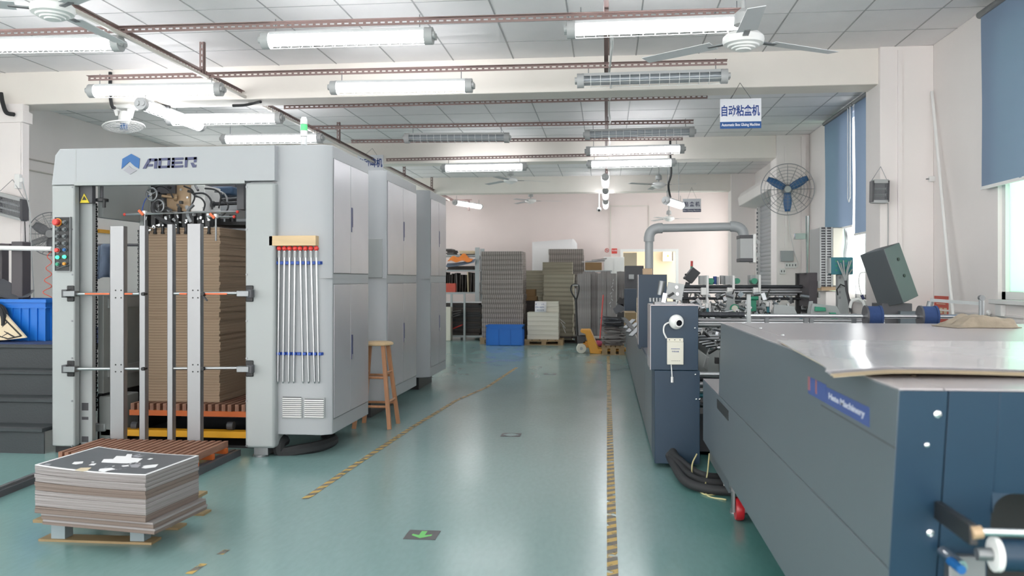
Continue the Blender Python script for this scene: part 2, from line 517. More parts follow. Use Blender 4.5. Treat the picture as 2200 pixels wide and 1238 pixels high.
ROT_FRONT = Matrix(((1, 0, 0), (0, 0, -1), (0, 1, 0)))     # lettering that faces -Y (towards the camera side)
ROT_LEFT = Matrix(((0, 0, -1), (-1, 0, 0), (0, 1, 0)))     # lettering that faces -X (towards the aisle)
def text(name, body, size, material, parent, loc, rot, width=None, height=None, extrude=0.001, bold=0.0, shear=0.0, align='CENTER', label=None):
    cu = bpy.data.curves.new(name, 'FONT')
    cu.body = body; cu.size = size; cu.extrude = extrude; cu.offset = bold; cu.shear = shear
    cu.align_x = align; cu.align_y = 'CENTER'; cu.resolution_u = 3
    t = bpy.data.objects.new(name, cu); COL.objects.link(t)
    dg = bpy.context.evaluated_depsgraph_get(); dg.update()
    me = bpy.data.meshes.new_from_object(t.evaluated_get(dg))
    bpy.data.objects.remove(t); bpy.data.curves.remove(cu)
    if not me.vertices: return None
    xs = [v.co.x for v in me.vertices]; ys = [v.co.y for v in me.vertices]
    cx, cy = (min(xs) + max(xs)) / 2, (min(ys) + max(ys)) / 2
    sx = width / max(max(xs) - min(xs), 1e-6) if width else 1
    sy = height / max(max(ys) - min(ys), 1e-6) if height else sx
    if not width and height: sx = sy
    for v in me.vertices:
        v.co = rot @ Vector(((v.co.x - cx) * sx, (v.co.y - cy) * sy, v.co.z))
    me.name = name
    me.materials.clear(); me.materials.append(M[material])
    return link(name, me, Vector(loc), parent, label=label)
# ================================================================== THE SETTING
XR, XL, YB, ZC = 3.03, -7.15, 21.3, 3.54
Y0 = -5.0
def struct(o):
    o['kind'] = 'structure'; return o

struct(bx(XL - 0.3, XR + 0.3, Y0, 26.0, -0.15, 0).build('floor', 'epoxy_floor'))

# ceiling slab with laid-in panels, each panel a piece of its own
ceil_o = struct(bx(XL - 0.3, XR + 0.3, Y0, YB + 0.2, ZC + 0.02, ZC + 0.12).build('ceiling', 'grid_steel'))
XG = PZ(1216, 0, ZC).x
TS = 0.6
tile_me = bx(-TS / 2 + 0.004, TS / 2 - 0.004, -TS / 2 + 0.003, TS / 2 - 0.003, 0, 0.02).mesh('ceiling_tile')
tile_me.materials.append(M['ceiling_panel'])
i0 = math.floor((XL - XG) / TS); i1 = math.ceil((XR - XG) / TS)
def xcells():
    for i in range(i0, i1):
        a, b = max(XL, XG + i * TS), min(XR, XG + (i + 1) * TS)
        if b - a > 0.05: yield a, b
BEAMS = [(8.46, 8.80), (13.40, 13.75), (18.15, 18.50)]
segs = [(Y0, 8.46), (8.80, 13.40), (13.75, 18.15), (18.50, YB)]
cells = []
for k, (a, b) in enumerate(segs):
    y = b
    ys = []
    while y > a + 0.05:
        ys.append((max(a, y - TS), y)); y -= TS
    if k:
        ys = []; y = a
        while y < b - 0.05:
            ys.append((y, min(b, y + TS))); y += TS
    for (ya, yb) in ys:
        for (xa, xb) in xcells():
            cells.append((xa, xb, ya, yb))
seen = []; rest = MB()
seen = sorted([c for c in cells if c[2] > 6.0], key=lambda c: c[2])[:300]
ss = set(seen)
for c in cells:
    xa, xb, ya, yb = c
    if c in ss:
        if xb - xa > TS - 0.01 and yb - ya > TS - 0.01:
            me = tile_me
        else:
            me = bx(-(xb - xa) / 2 + 0.004, (xb - xa) / 2 - 0.004, -(yb - ya) / 2 + 0.003, (yb - ya) / 2 - 0.003, 0, 0.02).mesh('ceiling_tile')
            me.materials.append(M['ceiling_panel'])
        link('ceiling_tile', me, Vector(((xa + xb) / 2, (ya + yb) / 2, ZC)), ceil_o)
    else:
        rest.box(xa + 0.004, xb - 0.004, ya + 0.003, yb - 0.003, ZC, ZC + 0.02)
rest.build('ceiling_tile_field', 'ceiling_panel', ceil_o, kind='stuff')
# visible grid runners between the panels
for (xa, xb) in list(xcells())[1:]:
    for (a, b) in segs:
        bx(xa - 0.006, xa + 0.006, a, b, ZC - 0.003, ZC + 0.001).build('grid_runner', 'grid_bar', ceil_o)
for k, (a, b) in enumerate(segs):
    ya = sorted({c[2] for c in cells if a - 0.01 <= c[2] < b} | {c[3] for c in cells if a < c[3] < b - 0.01})
    for y in ya:
        if y > a + 0.01: bx(XL, XR, y - 0.004, y + 0.004, ZC - 0.002, ZC + 0.001).build('grid_tee', 'grid_bar', ceil_o)

for (a, b) in BEAMS:
    struct(bx(XL, 2.57, a, b, 3.2, ZC + 0.02).build('ceiling_beam', 'beam_paint', bevel=0.008))

# right wall with its window and shutter openings
WINS = [(-1.6, 1.6, 1.2, 3.36), (3.9, 7.08, 1.2, 3.36), (9.75, 12.35, 1.12, 3.44), (18.75, 21.0, 0.6, 3.2)]
SHUT = (13.95, 17.7, 0.0, 2.86)
def wall_with_holes(holes, y0, y1, x0, x1, z1):
    m = MB(); y = y0
    for (a, b, c, d) in sorted(holes):
        m.box(x0, x1, y, a, 0, z1)
        if c > 0.01: m.box(x0, x1, a, b, 0, c)
        m.box(x0, x1, a, b, d, z1)
        y = b
    m.box(x0, x1, y, y1, 0, z1)
    return m
wr = struct(wall_with_holes(WINS + [SHUT], Y0, YB + 0.2, XR, XR + 0.22, ZC + 0.02).build('wall_right', 'wall_paint'))
ADDED_WINL = [(-4.4, -1.6, 0.9, 3.4), (-1.0, 1.8, 0.9, 3.4), (2.4, 5.6, 0.9, 3.4), (12.6, 15.8, 0.9, 2.9), (16.6, 20.6, 0.9, 2.9)]  # left wall windows, all out of view, added to brighten the hall
struct(wall_with_holes(ADDED_WINL, Y0, YB + 0.2, XL - 0.2, XL, ZC + 0.02).build('wall_left', 'wall_paint'))
# back wall with the doorway
dA, dB = PY(1337, 540, YB), PY(1453, 540, YB)
wbm = MB()
wbm.box(XL, dA.x, YB, YB + 0.15, 0, ZC + 0.02); wbm.box(dB.x, XR, YB, YB + 0.15, 0, ZC + 0.02)
wbm.box(dA.x, dB.x, YB, YB + 0.15, dA.z, ZC + 0.02)
struct(wbm.build('wall_back', 'back_warm_tint'))
struct(bx(dA.x - 1.5, dB.x + 0.2, YB + 0.15, 23.4, 3.2, 3.3).build('added_roof_beyond_doorway', 'cream_wall'))  # unseen partial roof, added to dim the wall beyond the doorway
struct(bx(dA.x - 1.5, dB.x + 1.2, 23.4, 23.5, 0, 3.2).build('wall_beyond_doorway', 'cream_wall'))
# door frame, leaf standing open
df = MB(); t = 0.05
df.box(dA.x - t, dA.x + 0.02, YB - 0.02, YB + 0.17, 0, dA.z + t); df.box(dB.x - 0.02, dB.x + t, YB - 0.02, YB + 0.17, 0, dA.z + t)
df.box(dA.x + 0.02, dB.x - 0.02, YB - 0.02, YB + 0.17, dA.z - 0.01, dA.z + t)
door = struct(df.build('door_1', 'white_plastic'))
bx(dA.x + 0.03, dA.x + 0.36, YB + 0.2, YB + 0.25, 0.01, dA.z - 0.03).build('door_leaf', 'door_tan', door)

# pillars
for a in (8.4, 13.35, 18.1):
    p = struct(bx(2.55, XR, a, a + 0.45, 0, ZC).build('pillar', 'wall_paint', bevel=0.006))
pl = PY(48, 400, 8.4)
lp = struct(bx(pl.x - 0.55, pl.x, 8.4, 8.51, 0, 3.2).build('pillar', 'wall_paint', bevel=0.006))
# boxed ledge under the beam and the surface trunking of the left pillar
bx(pl.x - 0.55, pl.x + 0.025, 8.37, 8.53, 3.0, 3.12).build('ledge', 'wall_paint', lp, bevel=0.004)
a = PY(38, 240, 8.39)
bx(a.x, a.x + 0.035, 8.385, 8.4, 0.1, 3.0).build('cable_trunking', 'wall_paint', lp)
bx(2.705, 2.745, 8.385, 8.4, 1.0, 3.5).build('cable_trunking', 'wall_paint', bpy.data.objects['pillar'])

# skirting-high conduit lines on the left wall
for dz in (2.86, 2.72):
    struct(MB().cyl((XL + 0.012, 9.0, dz), (XL + 0.012, 21.2, dz), 0.01, 8).build('trim_1', 'trunking'))

# ---- windows
def window(n, y0, y1, z0, z1, panes, frosted, left=False):
    f = MB(); t = 0.06; x0, x1 = (XL - 0.10, XL - 0.03) if left else (XR + 0.03, XR + 0.10)
    f.box(x0, x1, y0, y1, z0, z0 + t); f.box(x0, x1, y0, y1, z1 - t, z1)
    f.box(x0, x1, y0, y0 + t, z0, z1); f.box(x0, x1, y1 - t, y1, z0, z1)
    w_ = (y1 - y0) / panes
    for k in range(1, panes):
        f.box(x0, x1, y0 + k * w_ - t / 2, y0 + k * w_ + t / 2, z0, z1)
    o = struct(f.build('window_%d' % n, 'white_plastic'))
    for k in range(panes):
        g = bx(x0 + 0.03, x0 + 0.036, y0 + k * w_ + t / 2, y0 + (k + 1) * w_ - t / 2, z0 + t, z1 - t)
        g.build('pane', frosted[k % len(frosted)], o)
    bx(*((XL - 0.2, XL + 0.05) if left else (XR - 0.05, XR + 0.2)), y0 - 0.05, y1 + 0.05, z0 - 0.035, z0).build('window_sill', 'white_plastic', o, bevel=0.004)
window(1, *WINS[1], 4, ['clear_glass', 'clear_glass', 'clear_glass', 'mint_glass'])
window(2, *WINS[2], 3, ['clear_glass', 'clear_glass', 'mint_glass'])
window(3, *WINS[0], 3, ['clear_glass'])  # window beside the camera, out of frame, added for brightness
window(4, *WINS[3], 2, ['clear_glass'])
for k in range(5):  # the added, unseen windows of the left wall
    window(5 + k, *ADDED_WINL[k], 3, ['clear_glass'], True)

# ---- roller shutter door (door_2): curtain of interlocking slats, guides, hood
sh = MB(); sh.box(XR - 0.03, XR + 0.05, SHUT[0], SHUT[0] + 0.08, 0, SHUT[3]); sh.box(XR - 0.03, XR + 0.05, SHUT[1] - 0.08, SHUT[1], 0, SHUT[3])
d2 = struct(sh.build('door_2', 'white_plastic'))
sl = MB(); hgt = 0.075
sl.prism([(0, 0), (-0.012, 0.02), (-0.014, 0.05), (-0.004, hgt + 0.002), (0.01, hgt + 0.002), (0.01, 0)], 'xz', SHUT[0] + 0.08, SHUT[1] - 0.08)
slm = sl.mesh('shutter_slat', Vector((0, (SHUT[0] + SHUT[1]) / 2, 0))); slm.materials.append(M['shutter_steel'])
k = 0
while k * hgt < SHUT[3] - 0.05:
    link('shutter_slat', slm, Vector((XR + 0.03, (SHUT[0] + SHUT[1]) / 2, k * hgt + 0.005)), d2); k += 1
hd = MB().prism([(XR - 0.36, 3.02), (XR - 0.30, 3.12), (XR, 3.14), (XR, 2.80), (XR - 0.34, 2.86)], 'xz', SHUT[0] - 0.1, SHUT[1] + 0.3)
hd.build('shutter_hood', 'wall_paint', d2, bevel=0.01)
ch = MB()
for k in range(34):
    z = 2.75 - k * 0.07
    ch.obox((XR - 0.06, 17.5, z), (0.012, 0.03, 0.05), Matrix.Rotation((k % 2) * 1.57, 3, 'Z'))
ch.build('pull_chain', 'dull_steel', d2)

# ---- roller blinds
def blind(y0, y1, z0, z1, label, x=XR - 0.06):
    t_ = thing('roller_blind', label, 'blind', (x, (y0 + y1) / 2, z0), 'roller blinds at the windows')
    def P(u, v):
        y = y0 + (y1 - y0) * u
        return Vector((x + 0.006 * math.sin(u * 14) * (1 - v) + 0.003 * math.sin(u * 5 + v * 6), y, z0 + (z1 - z0) * v))
    g = MB(); g.grid(P, 24, 8)
    o = g.build('blind_fabric', 'blind_fabric', t_)
    MB().cyl((x + 0.0, y0 - 0.03, z1 + 0.01), (x + 0.0, y1 + 0.03, z1 + 0.01), 0.028, 14).build('roller_tube', 'dull_steel', t_)
    bx(x - 0.008, x + 0.008, y0, y1, z0 - 0.02, z0 + 0.005).build('bottom_bar', 'white_plastic', t_)
    return t_
a = PX(2108, 403, XR - 0.06)
blind(4.0, a.y, a.z, 3.46, 'large blue-grey roller blind lowered over the nearest window, at the photo\'s right edge')
c0, c1 = PX(1868, 497, XR - 0.06), PX(1836, 490, XR - 0.06)
blind(c0.y - 0.35, c1.y, c0.z, 3.48, 'blue-grey roller blind of the far window, beside the pillar with the insect lamp')
c2, c3 = PX(1832, 484, XR - 0.06), PX(1772, 480, XR - 0.06)
blind(c2.y, c3.y, c2.z, 3.48, 'blue-grey roller blind of the far window, above the window air conditioner')
t_ = thing('blind_chain', 'white bead pull chain hanging between the two far roller blinds', 'chain', (XR - 0.1, c2.y, 2.2))
MB().tube([(XR - 0.10, c2.y - 0.03, 3.45), (XR - 0.10, c2.y - 0.03, 2.35), (XR - 0.10, c2.y + 0.02, 2.3), (XR - 0.10, c2.y + 0.07, 2.35), (XR - 0.10, c2.y + 0.07, 3.45)], 0.006, 6).build('bead_chain', 'white_plastic', t_)

# ---- marking tape and decals on the floor
def tape(pts, wdt, label):
    m = MB()
    L = len(pts)
    vs = []
    for i, p in enumerate(pts):
        d = (Vector(pts[min(i + 1, L - 1)]) - Vector(pts[max(i - 1, 0)])).normalized()
        n = Vector((d.y, -d.x, 0)) * wdt / 2
        vs += [Vector((p[0], p[1], 0.0015)) - n, Vector((p[0], p[1], 0.0015)) + n]
    m.add(vs, [(2 * i, 2 * i + 1, 2 * i + 3, 2 * i + 2) for i in range(L - 1)])
    o = m.build('floor_tape', 'hazard_tape')
    return tag(o, label, 'floor tape', 'hazard tapes on the floor')
tape([(0.03, 1.2), (0.028, 4.0), (0.03, 9.0), (0.03, 15.4)], 0.052, 'worn yellow and black hazard tape running along the dark gluing machine')
lt = [PZ(655, 1073, 0), PZ(762, 1000, 0), PZ(885, 919, 0), PZ(980, 861, 0), PZ(1045, 833, 0), PZ(1110, 790, 0)]
tape([(p.x, p.y) for p in lt], 0.05, 'worn yellow and black hazard tape along the white die-cutting machine')

for (q0, q1, nm) in (((405, 1234), (438, 1212), 'nearest'), ((472, 1192), (488, 1182), 'farther')):
    a, b = PZ(*q0, 0), PZ(*q1, 0)
    tape([(a.x, a.y), (b.x, b.y)], 0.035, nm + ' of two torn scraps of hazard tape beside the printed sheet pile')
def decal(cx, cy, label, arrow):
    c = PZ(cx, cy, 0)
    t_ = thing('floor_decal', label, 'floor decal', (c.x, c.y, 0), 'square floor decals in the aisle')
    s = 0.085
    bx(c.x - s, c.x + s, c.y - s * 0.96, c.y + s * 0.96, 0.001, 0.002).build('backing', 'decal_dark', t_)
    if arrow:
        MB().prism([(c.x + px_ * s, c.y + py_ * s) for px_, py_ in ((0.0, -0.72), (0.62, -0.18), (0.62, 0.12), (0.18, -0.12), (0.18, 0.75), (-0.18, 0.75), (-0.18, -0.12), (-0.62, 0.12), (-0.62, -0.18))], 'xy', 0.002, 0.0026).build('arrow', 'arrow_green', t_)
    else:
        for k in (-1, 1):
            MB().prism([(c.x - 0.05, c.y + k * 0.02), (c.x + 0.05, c.y + k * 0.02), (c.x + 0.03, c.y + k * 0.05), (c.x, c.y + k * 0.065), (c.x - 0.03, c.y + k * 0.05)], 'xy', 0.002, 0.0026).build('emblem', 'decal_grey', t_)
        bx(c.x - 0.065, c.x + 0.065, c.y - 0.014, c.y + 0.014, 0.002, 0.0026).build('lettering', 'decal_grey', t_)
decal(907, 1150, 'dark square floor decal with a green arrow, nearest in the aisle', True)
decal(1098, 935, 'grey square floor decal with a pale emblem, midway down the aisle', False)
decal(1182, 804, 'small grey square floor decal, farthest down the aisle', False)

# floor channel (steel rail) at the left
a, b = PZ(-60, 1088, 0), PZ(86, 1030, 0)
t_ = thing('floor_rail', 'dark steel rail let along the floor behind the printed sheet pile', 'rail', ((a.x + b.x) / 2, (a.y + b.y) / 2, 0))
MB().bar((a.x, a.y, 0.02), (b.x, b.y, 0.02), 0.08, 0.04).build('rail_bar', 'dark_grey', t_)
MB().bar((a.x, a.y, 0.045), (b.x, b.y, 0.045), 0.03, 0.02).build('rail_head', 'dull_steel', t_)

# ================================================================== CEILING: rails, lamps, fans, signs
def slotted(p, q, label, group='slotted steel angles under the ceiling', wdt=0.045, vert=False):
    """painted slotted angle: upright flange with real slots + a flat flange"""
    p, q = Vector(p), Vector(q)
    L = (q - p).length; d = (q - p).normalized()
    m = MB()
    rot_up = Vector((0, 0, 1)) if abs(d.z) < 0.9 else Vector((0, 1, 0))
    _, side, up = m.frame(d, rot_up)
    if abs(d.z) > 0.9: side, up = Vector((0, 1, 0)), Vector((1, 0, 0))
    th = 0.004
    def seg(a0, a1, u0, u1, s0, s1):
        vs = []
        for aa in (a0, a1):
            for (u, s_) in ((u0, s0), (u1, s0), (u1, s1), (u0, s1)):
                vs.append(p + d * aa + up * u + side * s_)
        m.add(vs, [(0, 1, 2, 3), (7, 6, 5, 4), (0, 4, 5, 1), (1, 5, 6, 2), (2, 6, 7, 3), (3, 7, 4, 0)])
    h = wdt
    seg(0, L, 0, h * 0.36, 0, th); seg(0, L, h * 0.64, h, 0, th)
    pitch, slot = 0.055, 0.034
    k = 0
    while k * pitch < L:
        seg(k * pitch, min(L, k * pitch + pitch - slot), h * 0.36, h * 0.64, 0, th); k += 1
    seg(0, L, h - th, h, 0, h * 0.8)
    o = m.build('slotted_angle', 'rust_angle')
    return tag(o, label, 'rail', group)

ROWS = [(6.23, -60, 80, 1592, 33, 'nearest to the camera, over the printed sheet pile'),
        (7.62, 190, 174, 1562, 140, 'second row from the camera'),
        (9.04, 610, 235, 1520, 212, 'third row from the camera'),
        (10.45, 665, 279, 1490, 266, 'fourth row from the camera'),
        (11.64, 755, 308, 1467, 302, 'fifth row from the camera'),
        (13.03, 830, 347, 1447, 333, 'sixth and farthest row')]
for (Y, xa, ya, xb, yb, nm) in ROWS:
    slotted(PY(xa, ya, Y), PY(xb, yb, Y), 'brown slotted steel angle crossing the hall, ' + nm)
# lengthways runs
XLr = PZ(420, 157, 3.24).x
slotted((XLr, 4.2, 3.24), (XLr * 0.985, 20.6, 3.24), 'long brown slotted steel angle running lengthways over the white machine')
slotted((-0.02, 4.2, 3.26), (-0.02, 20.6, 3.26), 'long brown slotted steel angle running lengthways above the aisle')
t_ = thing('cable_trunking', 'pale cable trunking clipped along the lengthways angle over the white machine', 'trunking', (XLr + 0.06, 12, 3.2))
bx(XLr + 0.045, XLr + 0.07, 4.2, 20.0, 3.21, 3.235).build('duct', 'trunking', t_)
t_ = thing('cable_bundle', 'white cable bundle tied along the lengthways angle above the aisle', 'cable', (0.05, 10, 3.22))
MB().tube([(0.035 + 0.012 * math.sin(k * 1.7), 6.5 + k * 0.45, 3.23 + 0.012 * math.sin(k * 2.3)) for k in range(26)], 0.011, 7).build('cable', 'white_plastic', t_)
for (xx, yy, Y, nm) in ((422, 155, 7.55, 'drop angle carrying the second row of lamps, left'), (742, 312, 11.6, 'drop angle carrying the fifth row'),
                        (894, 388, 15.5, 'drop angle carrying the far end of the left run'), (950, 412, 18.0, 'drop angle beside the farthest beam')):
    p = PY(xx, yy, Y)
    slotted((XLr + 0.01, Y, 3.24), (XLr + 0.01, Y, ZC), 'short brown slotted ' + nm, 'drop angles')
for Y, nm in ((7.5, 'nearest'), (11.6, 'middle'), (16.0, 'farthest')):
    slotted((-0.02, Y, 3.3), (-0.02, Y, ZC), 'short brown slotted drop angle above the aisle, ' + nm, 'drop angles')

# ---- batten lamps
def lamp_proto(lit):
    t_ = thing('tube_lamp', '', 'lamp', (0, 0, 0), 'guarded tube lamps under the ceiling')
    L = 1.30; h = L / 2
    tr = MB(); tr.prism([(-0.034, 0.034), (0.034, 0.034), (0.028, 0.06), (-0.028, 0.06)], 'yz', -h + 0.04, h - 0.04)
    tr.build('tray', 'grey_plastic', t_)
    # ribbed clear cover under the tray with the tubes inside
    cv = MB(); n = 12
    n = 20
    prof = [(0.058 * math.cos(2 * math.pi * i / n), 0.0 + 0.042 * math.sin(2 * math.pi * i / n)) for i in range(n)]
    if lit:
        cv.prism(prof, 'yz', -h + 0.05, h - 0.05)
        cv.build('cover', 'tube_lit', t_, label='glowing frosted cover')
    else:
        cv.prism(prof, 'yz', -h + 0.05, h - 0.05)
        cv.build('cover', 'lamp_cover', t_, label='dull clear cover, lamp switched off')
        for s in (-0.028, 0.028):
            MB().cyl((-h + 0.06, s, 0.0), (h - 0.06, s, 0.0), 0.014, 10).build('tube', 'tube_off', t_)
    for s in (-1, 1):
        e = MB(); e.cyl((s * (h - 0.06), 0, 0.0), (s * h, 0, 0.0), 0.064, 16)
        e.cyl((s * h, 0.028, 0.0), (s * (h + 0.02), 0.028, 0.0), 0.026, 12); e.cyl((s * h, -0.028, 0.0), (s * (h + 0.02), -0.028, 0.0), 0.026, 12)
        e.build('end_cap', 'grey_plastic', t_)
    g = MB()
    k = -h + 0.12
    while k < h - 0.08:
        g.tube([(k, 0.07 * math.cos(math.pi + math.pi * i / 8), 0.03 + 0.093 * math.sin(math.pi + math.pi * i / 8)) for i in range(9)], 0.0022, 5)
        k += 0.085
    for a_ in (0.2, 0.5, 0.8):
        yy, zz = 0.07 * math.cos(math.pi + math.pi * a_), 0.03 + 0.093 * math.sin(math.pi + math.pi * a_)
        g.cyl((-h + 0.06, yy, zz), (h - 0.06, yy, zz), 0.0022, 5)
    g.build('wire_guard', 'white_plastic', t_)
    for s in (-1, 1):
        MB().cyl((s * (h - 0.1), 0, 0.05), (s * (h - 0.1), 0, 0.16), 0.004, 6).build('hanger', 'dull_steel', t_)
    return t_
lit0, off0 = lamp_proto(True), lamp_proto(False)
used = {True: False, False: False}
def lamp(center, axis, lit, label):
    src = lit0 if lit else off0
    if used[lit]: o = copy_tree(src)
    else: o = src; used[lit] = True
    d = Vector(axis).normalized()
    y_ = Vector((0, 0, 1)).cross(d).normalized(); z_ = d.cross(y_)
    o.matrix_world = Matrix.Translation(center) @ Matrix((d, y_, z_)).transposed().to_4x4()
    o['label'] = label
    return o
def lamp_px(xa, ya, xb, yb, Y, lit, label):
    p, q = PY(xa, ya, Y), PY(xb, yb, Y)
    return lamp((p + q) / 2, q - p, lit, label)
lamp_px(-100, 99, 285, 93, 6.23, True, 'lit tube lamp of the nearest row, cut by the photo\'s left edge')
lamp_px(560, 88, 935, 77, 6.23, True, 'lit tube lamp of the nearest row, in its middle')
lamp_px(1232, 64, 1600, 50, 6.23, True, 'lit tube lamp of the nearest row, behind the ceiling fan\'s hanging blade')
lamp_px(190, 196, 480, 192, 7.62, True, 'lit tube lamp of the second row, above the white cage fan')
lamp_px(708, 189, 1018, 184, 7.62, True, 'lit tube lamp of the second row, in its middle')
lamp_px(1243, 174, 1560, 164, 7.62, False, 'unlit tube lamp of the second row, near the hanging blue and white sign')
lamp_px(358, 258, 608, 254, 9.04, True, 'lit tube lamp of the third row, just right of the cage fan')
lamp_px(478, 299, 692, 297, 10.45, True, 'lit tube lamp of the fourth row, behind the green signal tower')
lamp_px(868, 297, 1096, 296, 10.45, False, 'unlit tube lamp of the fourth row, in its middle')
lamp_px(1258, 290, 1490, 283, 10.45, False, 'unlit tube lamp of the fourth row, right of the aisle angle')
lamp_px(1262, 325, 1467, 320, 11.64, True, 'lit tube lamp of the fifth row, above the gluing machine')
lamp_px(950, 361, 1131, 358, 13.03, True, 'lit tube lamp of the farthest row, left of the aisle angle')
lamp_px(1266, 353, 1447, 349, 13.03, True, 'lit tube lamp of the farthest row, right of the aisle angle')
for (Yb, Xs) in ((3.6, (-5.2, -2.0, 1.2)), (0.8, (-4.2, -1.0, 1.9)), (-2.2, (-4.2, -1.0, 1.9))):  # rows of lamps out of frame, added to brighten the hall
    for i, Xb in enumerate(Xs):
        lamp(Vector((Xb, Yb, 3.12)), (1, 0, 0), True, 'added lit tube lamp, unseen overhead %s, %s' % ({3.6: 'just in front of the camera', 0.8: 'above the camera', -2.2: 'behind the camera'}[Yb], ['left', 'middle', 'right'][i]))
pA = PZ(300, 226, 3.1)
lamp(Vector((pA.x, pA.y + 0.66, 3.12)), (0, 1, 0), True, 'lit tube lamp running lengthways beside the white cage fan')
for (yy, nm) in ((383, 'nearest'), (413, 'second'), (436, 'farthest')):
    p = PZ(1299, yy, 3.10)
    lamp(Vector((-0.02, p.y + 0.65, 3.12)), (0, 1, 0), True, 'lit tube lamp seen end-on above the aisle, ' + nm + ' of the three')
    slotted((-0.02, p.y + 0.2, 3.2), (-0.02, p.y + 0.2, 3.5), 'short drop angle above the end-on aisle lamp, ' + nm + ' of the three', 'drop angles')
p = PY(1440, 430, 13.6)
lamp(p + Vector((0.10, 0.55, 0.0)), (0.28, 1, 0.02), True, 'lit tube lamp hanging low and askew on a black cable')
for (f_, nm) in ((0.0, 'near'), (0.9, 'far')):
    q_ = p + Vector((0.10, 0.55, 0.03)) + Vector((0.28, 1, 0)).normalized() * (f_ - 0.5)
    tag(MB().cyl(q_, (q_.x, q_.y, ZC), 0.004, 6).build('suspension_wire', 'wire_grey'), 'thin wire holding the %s end of the low askew lamp' % nm, 'wire')
p = PY(985, 438, 19.6)
slotted((p.x + 0.15, 20.0, 2.98), (p.x + 0.15, 20.0, 3.25), 'short drop angle above the small-looking lamp at the back left', 'drop angles')
tag(bx(XLr - 0.1, p.x + 0.25, 19.98, 20.02, 3.22, 3.25).build('lamp_arm', 'rust_angle'), 'short brown arm carrying the small-looking lamp at the back left', 'arm')
lamp(p + Vector((0.15, 0.45, 0.02)), (0.35, 1, 0), True, 'small-looking lit tube lamp at the far end of the left run')

# cables to lamps
def cable(pts, r, material, label, name='cable', cat='cable', n=8, sub=6):
    """smooth cable through points (Catmull-Rom)"""
    P = [Vector(p) for p in pts]; P = [P[0] * 2 - P[1]] + P + [P[-1] * 2 - P[-2]]
    out = []
    for i in range(1, len(P) - 2):
        for k in range(sub):
            t = k / sub
            a, b, c, d = P[i - 1], P[i], P[i + 1], P[i + 2]
            out.append(0.5 * ((2 * b) + (c - a) * t + (2 * a - 5 * b + 4 * c - d) * t * t + (3 * b - a - 3 * c + d) * t ** 3))
    out.append(P[-2])
    m = MB().tube(out, r, n)
    if label is None: return m
    return tag(m.build(name, material), label, cat)
cable([PY(1440, 292, 13.4), PY(1440, 330, 13.4), PY(1442, 372, 13.4), PY(1436, 398, 13.45), PY(1440, 424, 13.6)], 0.016, 'black_rubber', 'black flexible cable dropping to the low askew lamp')
cable([PY(2, 200, 8.37), PY(6, 222, 8.35), PY(14, 242, 8.33), PY(30, 246, 8.33)], 0.022, 'black_rubber', 'black conduit curving out of the left pillar')
cable([PY(237, 155, 8.44), PY(237, 205, 8.44), PY(241, 228, 8.44), PY(246, 232, 8.5)], 0.018, 'black_rubber', 'black conduit down the beam to the cage fan')
cable([PY(303, 217, 8.62), PY(325, 220, 8.62), PY(350, 228, 8.62), PY(365, 230, 8.62)], 0.018, 'black_rubber', 'black conduit above the lengthways lamp')
cable([PY(500, 227, 8.62), PY(525, 226, 8.62), PY(545, 222, 8.62), PY(560, 219, 8.5)], 0.015, 'black_rubber', 'short black conduit under the nearest beam')

# ---- ceiling fans
def ceiling_fan(hub, ang, label, rod_top=ZC, big=True, R_=0.70):
    t_ = thing('ceiling_fan', label, 'fan', (hub.x, hub.y, hub.z), 'ceiling fans')
    x, y, z = hub
    MB().cyl((x, y, z + 0.05), (x, y, rod_top), 0.012, 10).build('down_rod', 'grey_plastic', t_)
    MB().lathe([(0.02, 0.2), (0.055, 0.17), (0.06, 0.10), (0.02, 0.09)], hub, (0, 0, 1), 16).build('canopy', 'grey_plastic', t_)
    MB().lathe([(0.001, -0.062), (0.045, -0.06), (0.048, -0.052), (0.07, -0.05), (0.074, -0.042), (0.094, -0.038), (0.098, -0.028), (0.122, -0.022), (0.128, 0.0), (0.125, 0.022), (0.10, 0.045), (0.03, 0.06)], hub, (0, 0, 1), 28).build('motor_housing', 'white_plastic', t_)
    for k in range(3):
        a_ = ang + k * 2 * math.pi / 3
        d = Vector((math.cos(a_), math.sin(a_), 0)); s_ = Vector((-d.y, d.x, 0))
        MB().bar(hub + d * 0.10, hub + d * 0.24, 0.035, 0.008).build('blade_iron', 'dull_steel', t_)
        def P(u, v, d=d, s_=s_):
            wd = 0.062 - 0.012 * u
            return hub + d * (0.2 + (R_ - 0.2) * u) + s_ * (v - 0.5) * 2 * wd + Vector((0, 0, 0.012 * (v - 0.5) - 0.012 * u + 0.006))
        b_ = MB(); b_.grid(P, 6, 3, 0.004); b_.build('blade', 'fan_blade', t_)
    return t_
hA = PY(1597, 88, 5.5)
ceiling_fan(hA, math.radians(-93), 'grey ceiling fan nearest to the camera at upper right, in front of a lit lamp')
hB = PY(113, 22, 4.93)
ceiling_fan(hB, math.radians(88), 'ceiling fan cut by the photo\'s top edge at upper left')
ceiling_fan(PY(1097, 388, 15.2), math.radians(15), 'small white ceiling fan in front of the farthest beam, left of the aisle lamps')
ceiling_fan(PY(1415, 398, 15.9), math.radians(-20), 'ceiling fan in front of the farthest beam, beside the low askew lamp')
ceiling_fan(PY(1140, 432, 19.4), math.radians(5), 'ceiling fan beyond the farthest beam, left of the aisle lamps')
ceiling_fan(PY(1437, 470, 20.3), math.radians(0), 'ceiling fan on a long rod before the bright back wall')

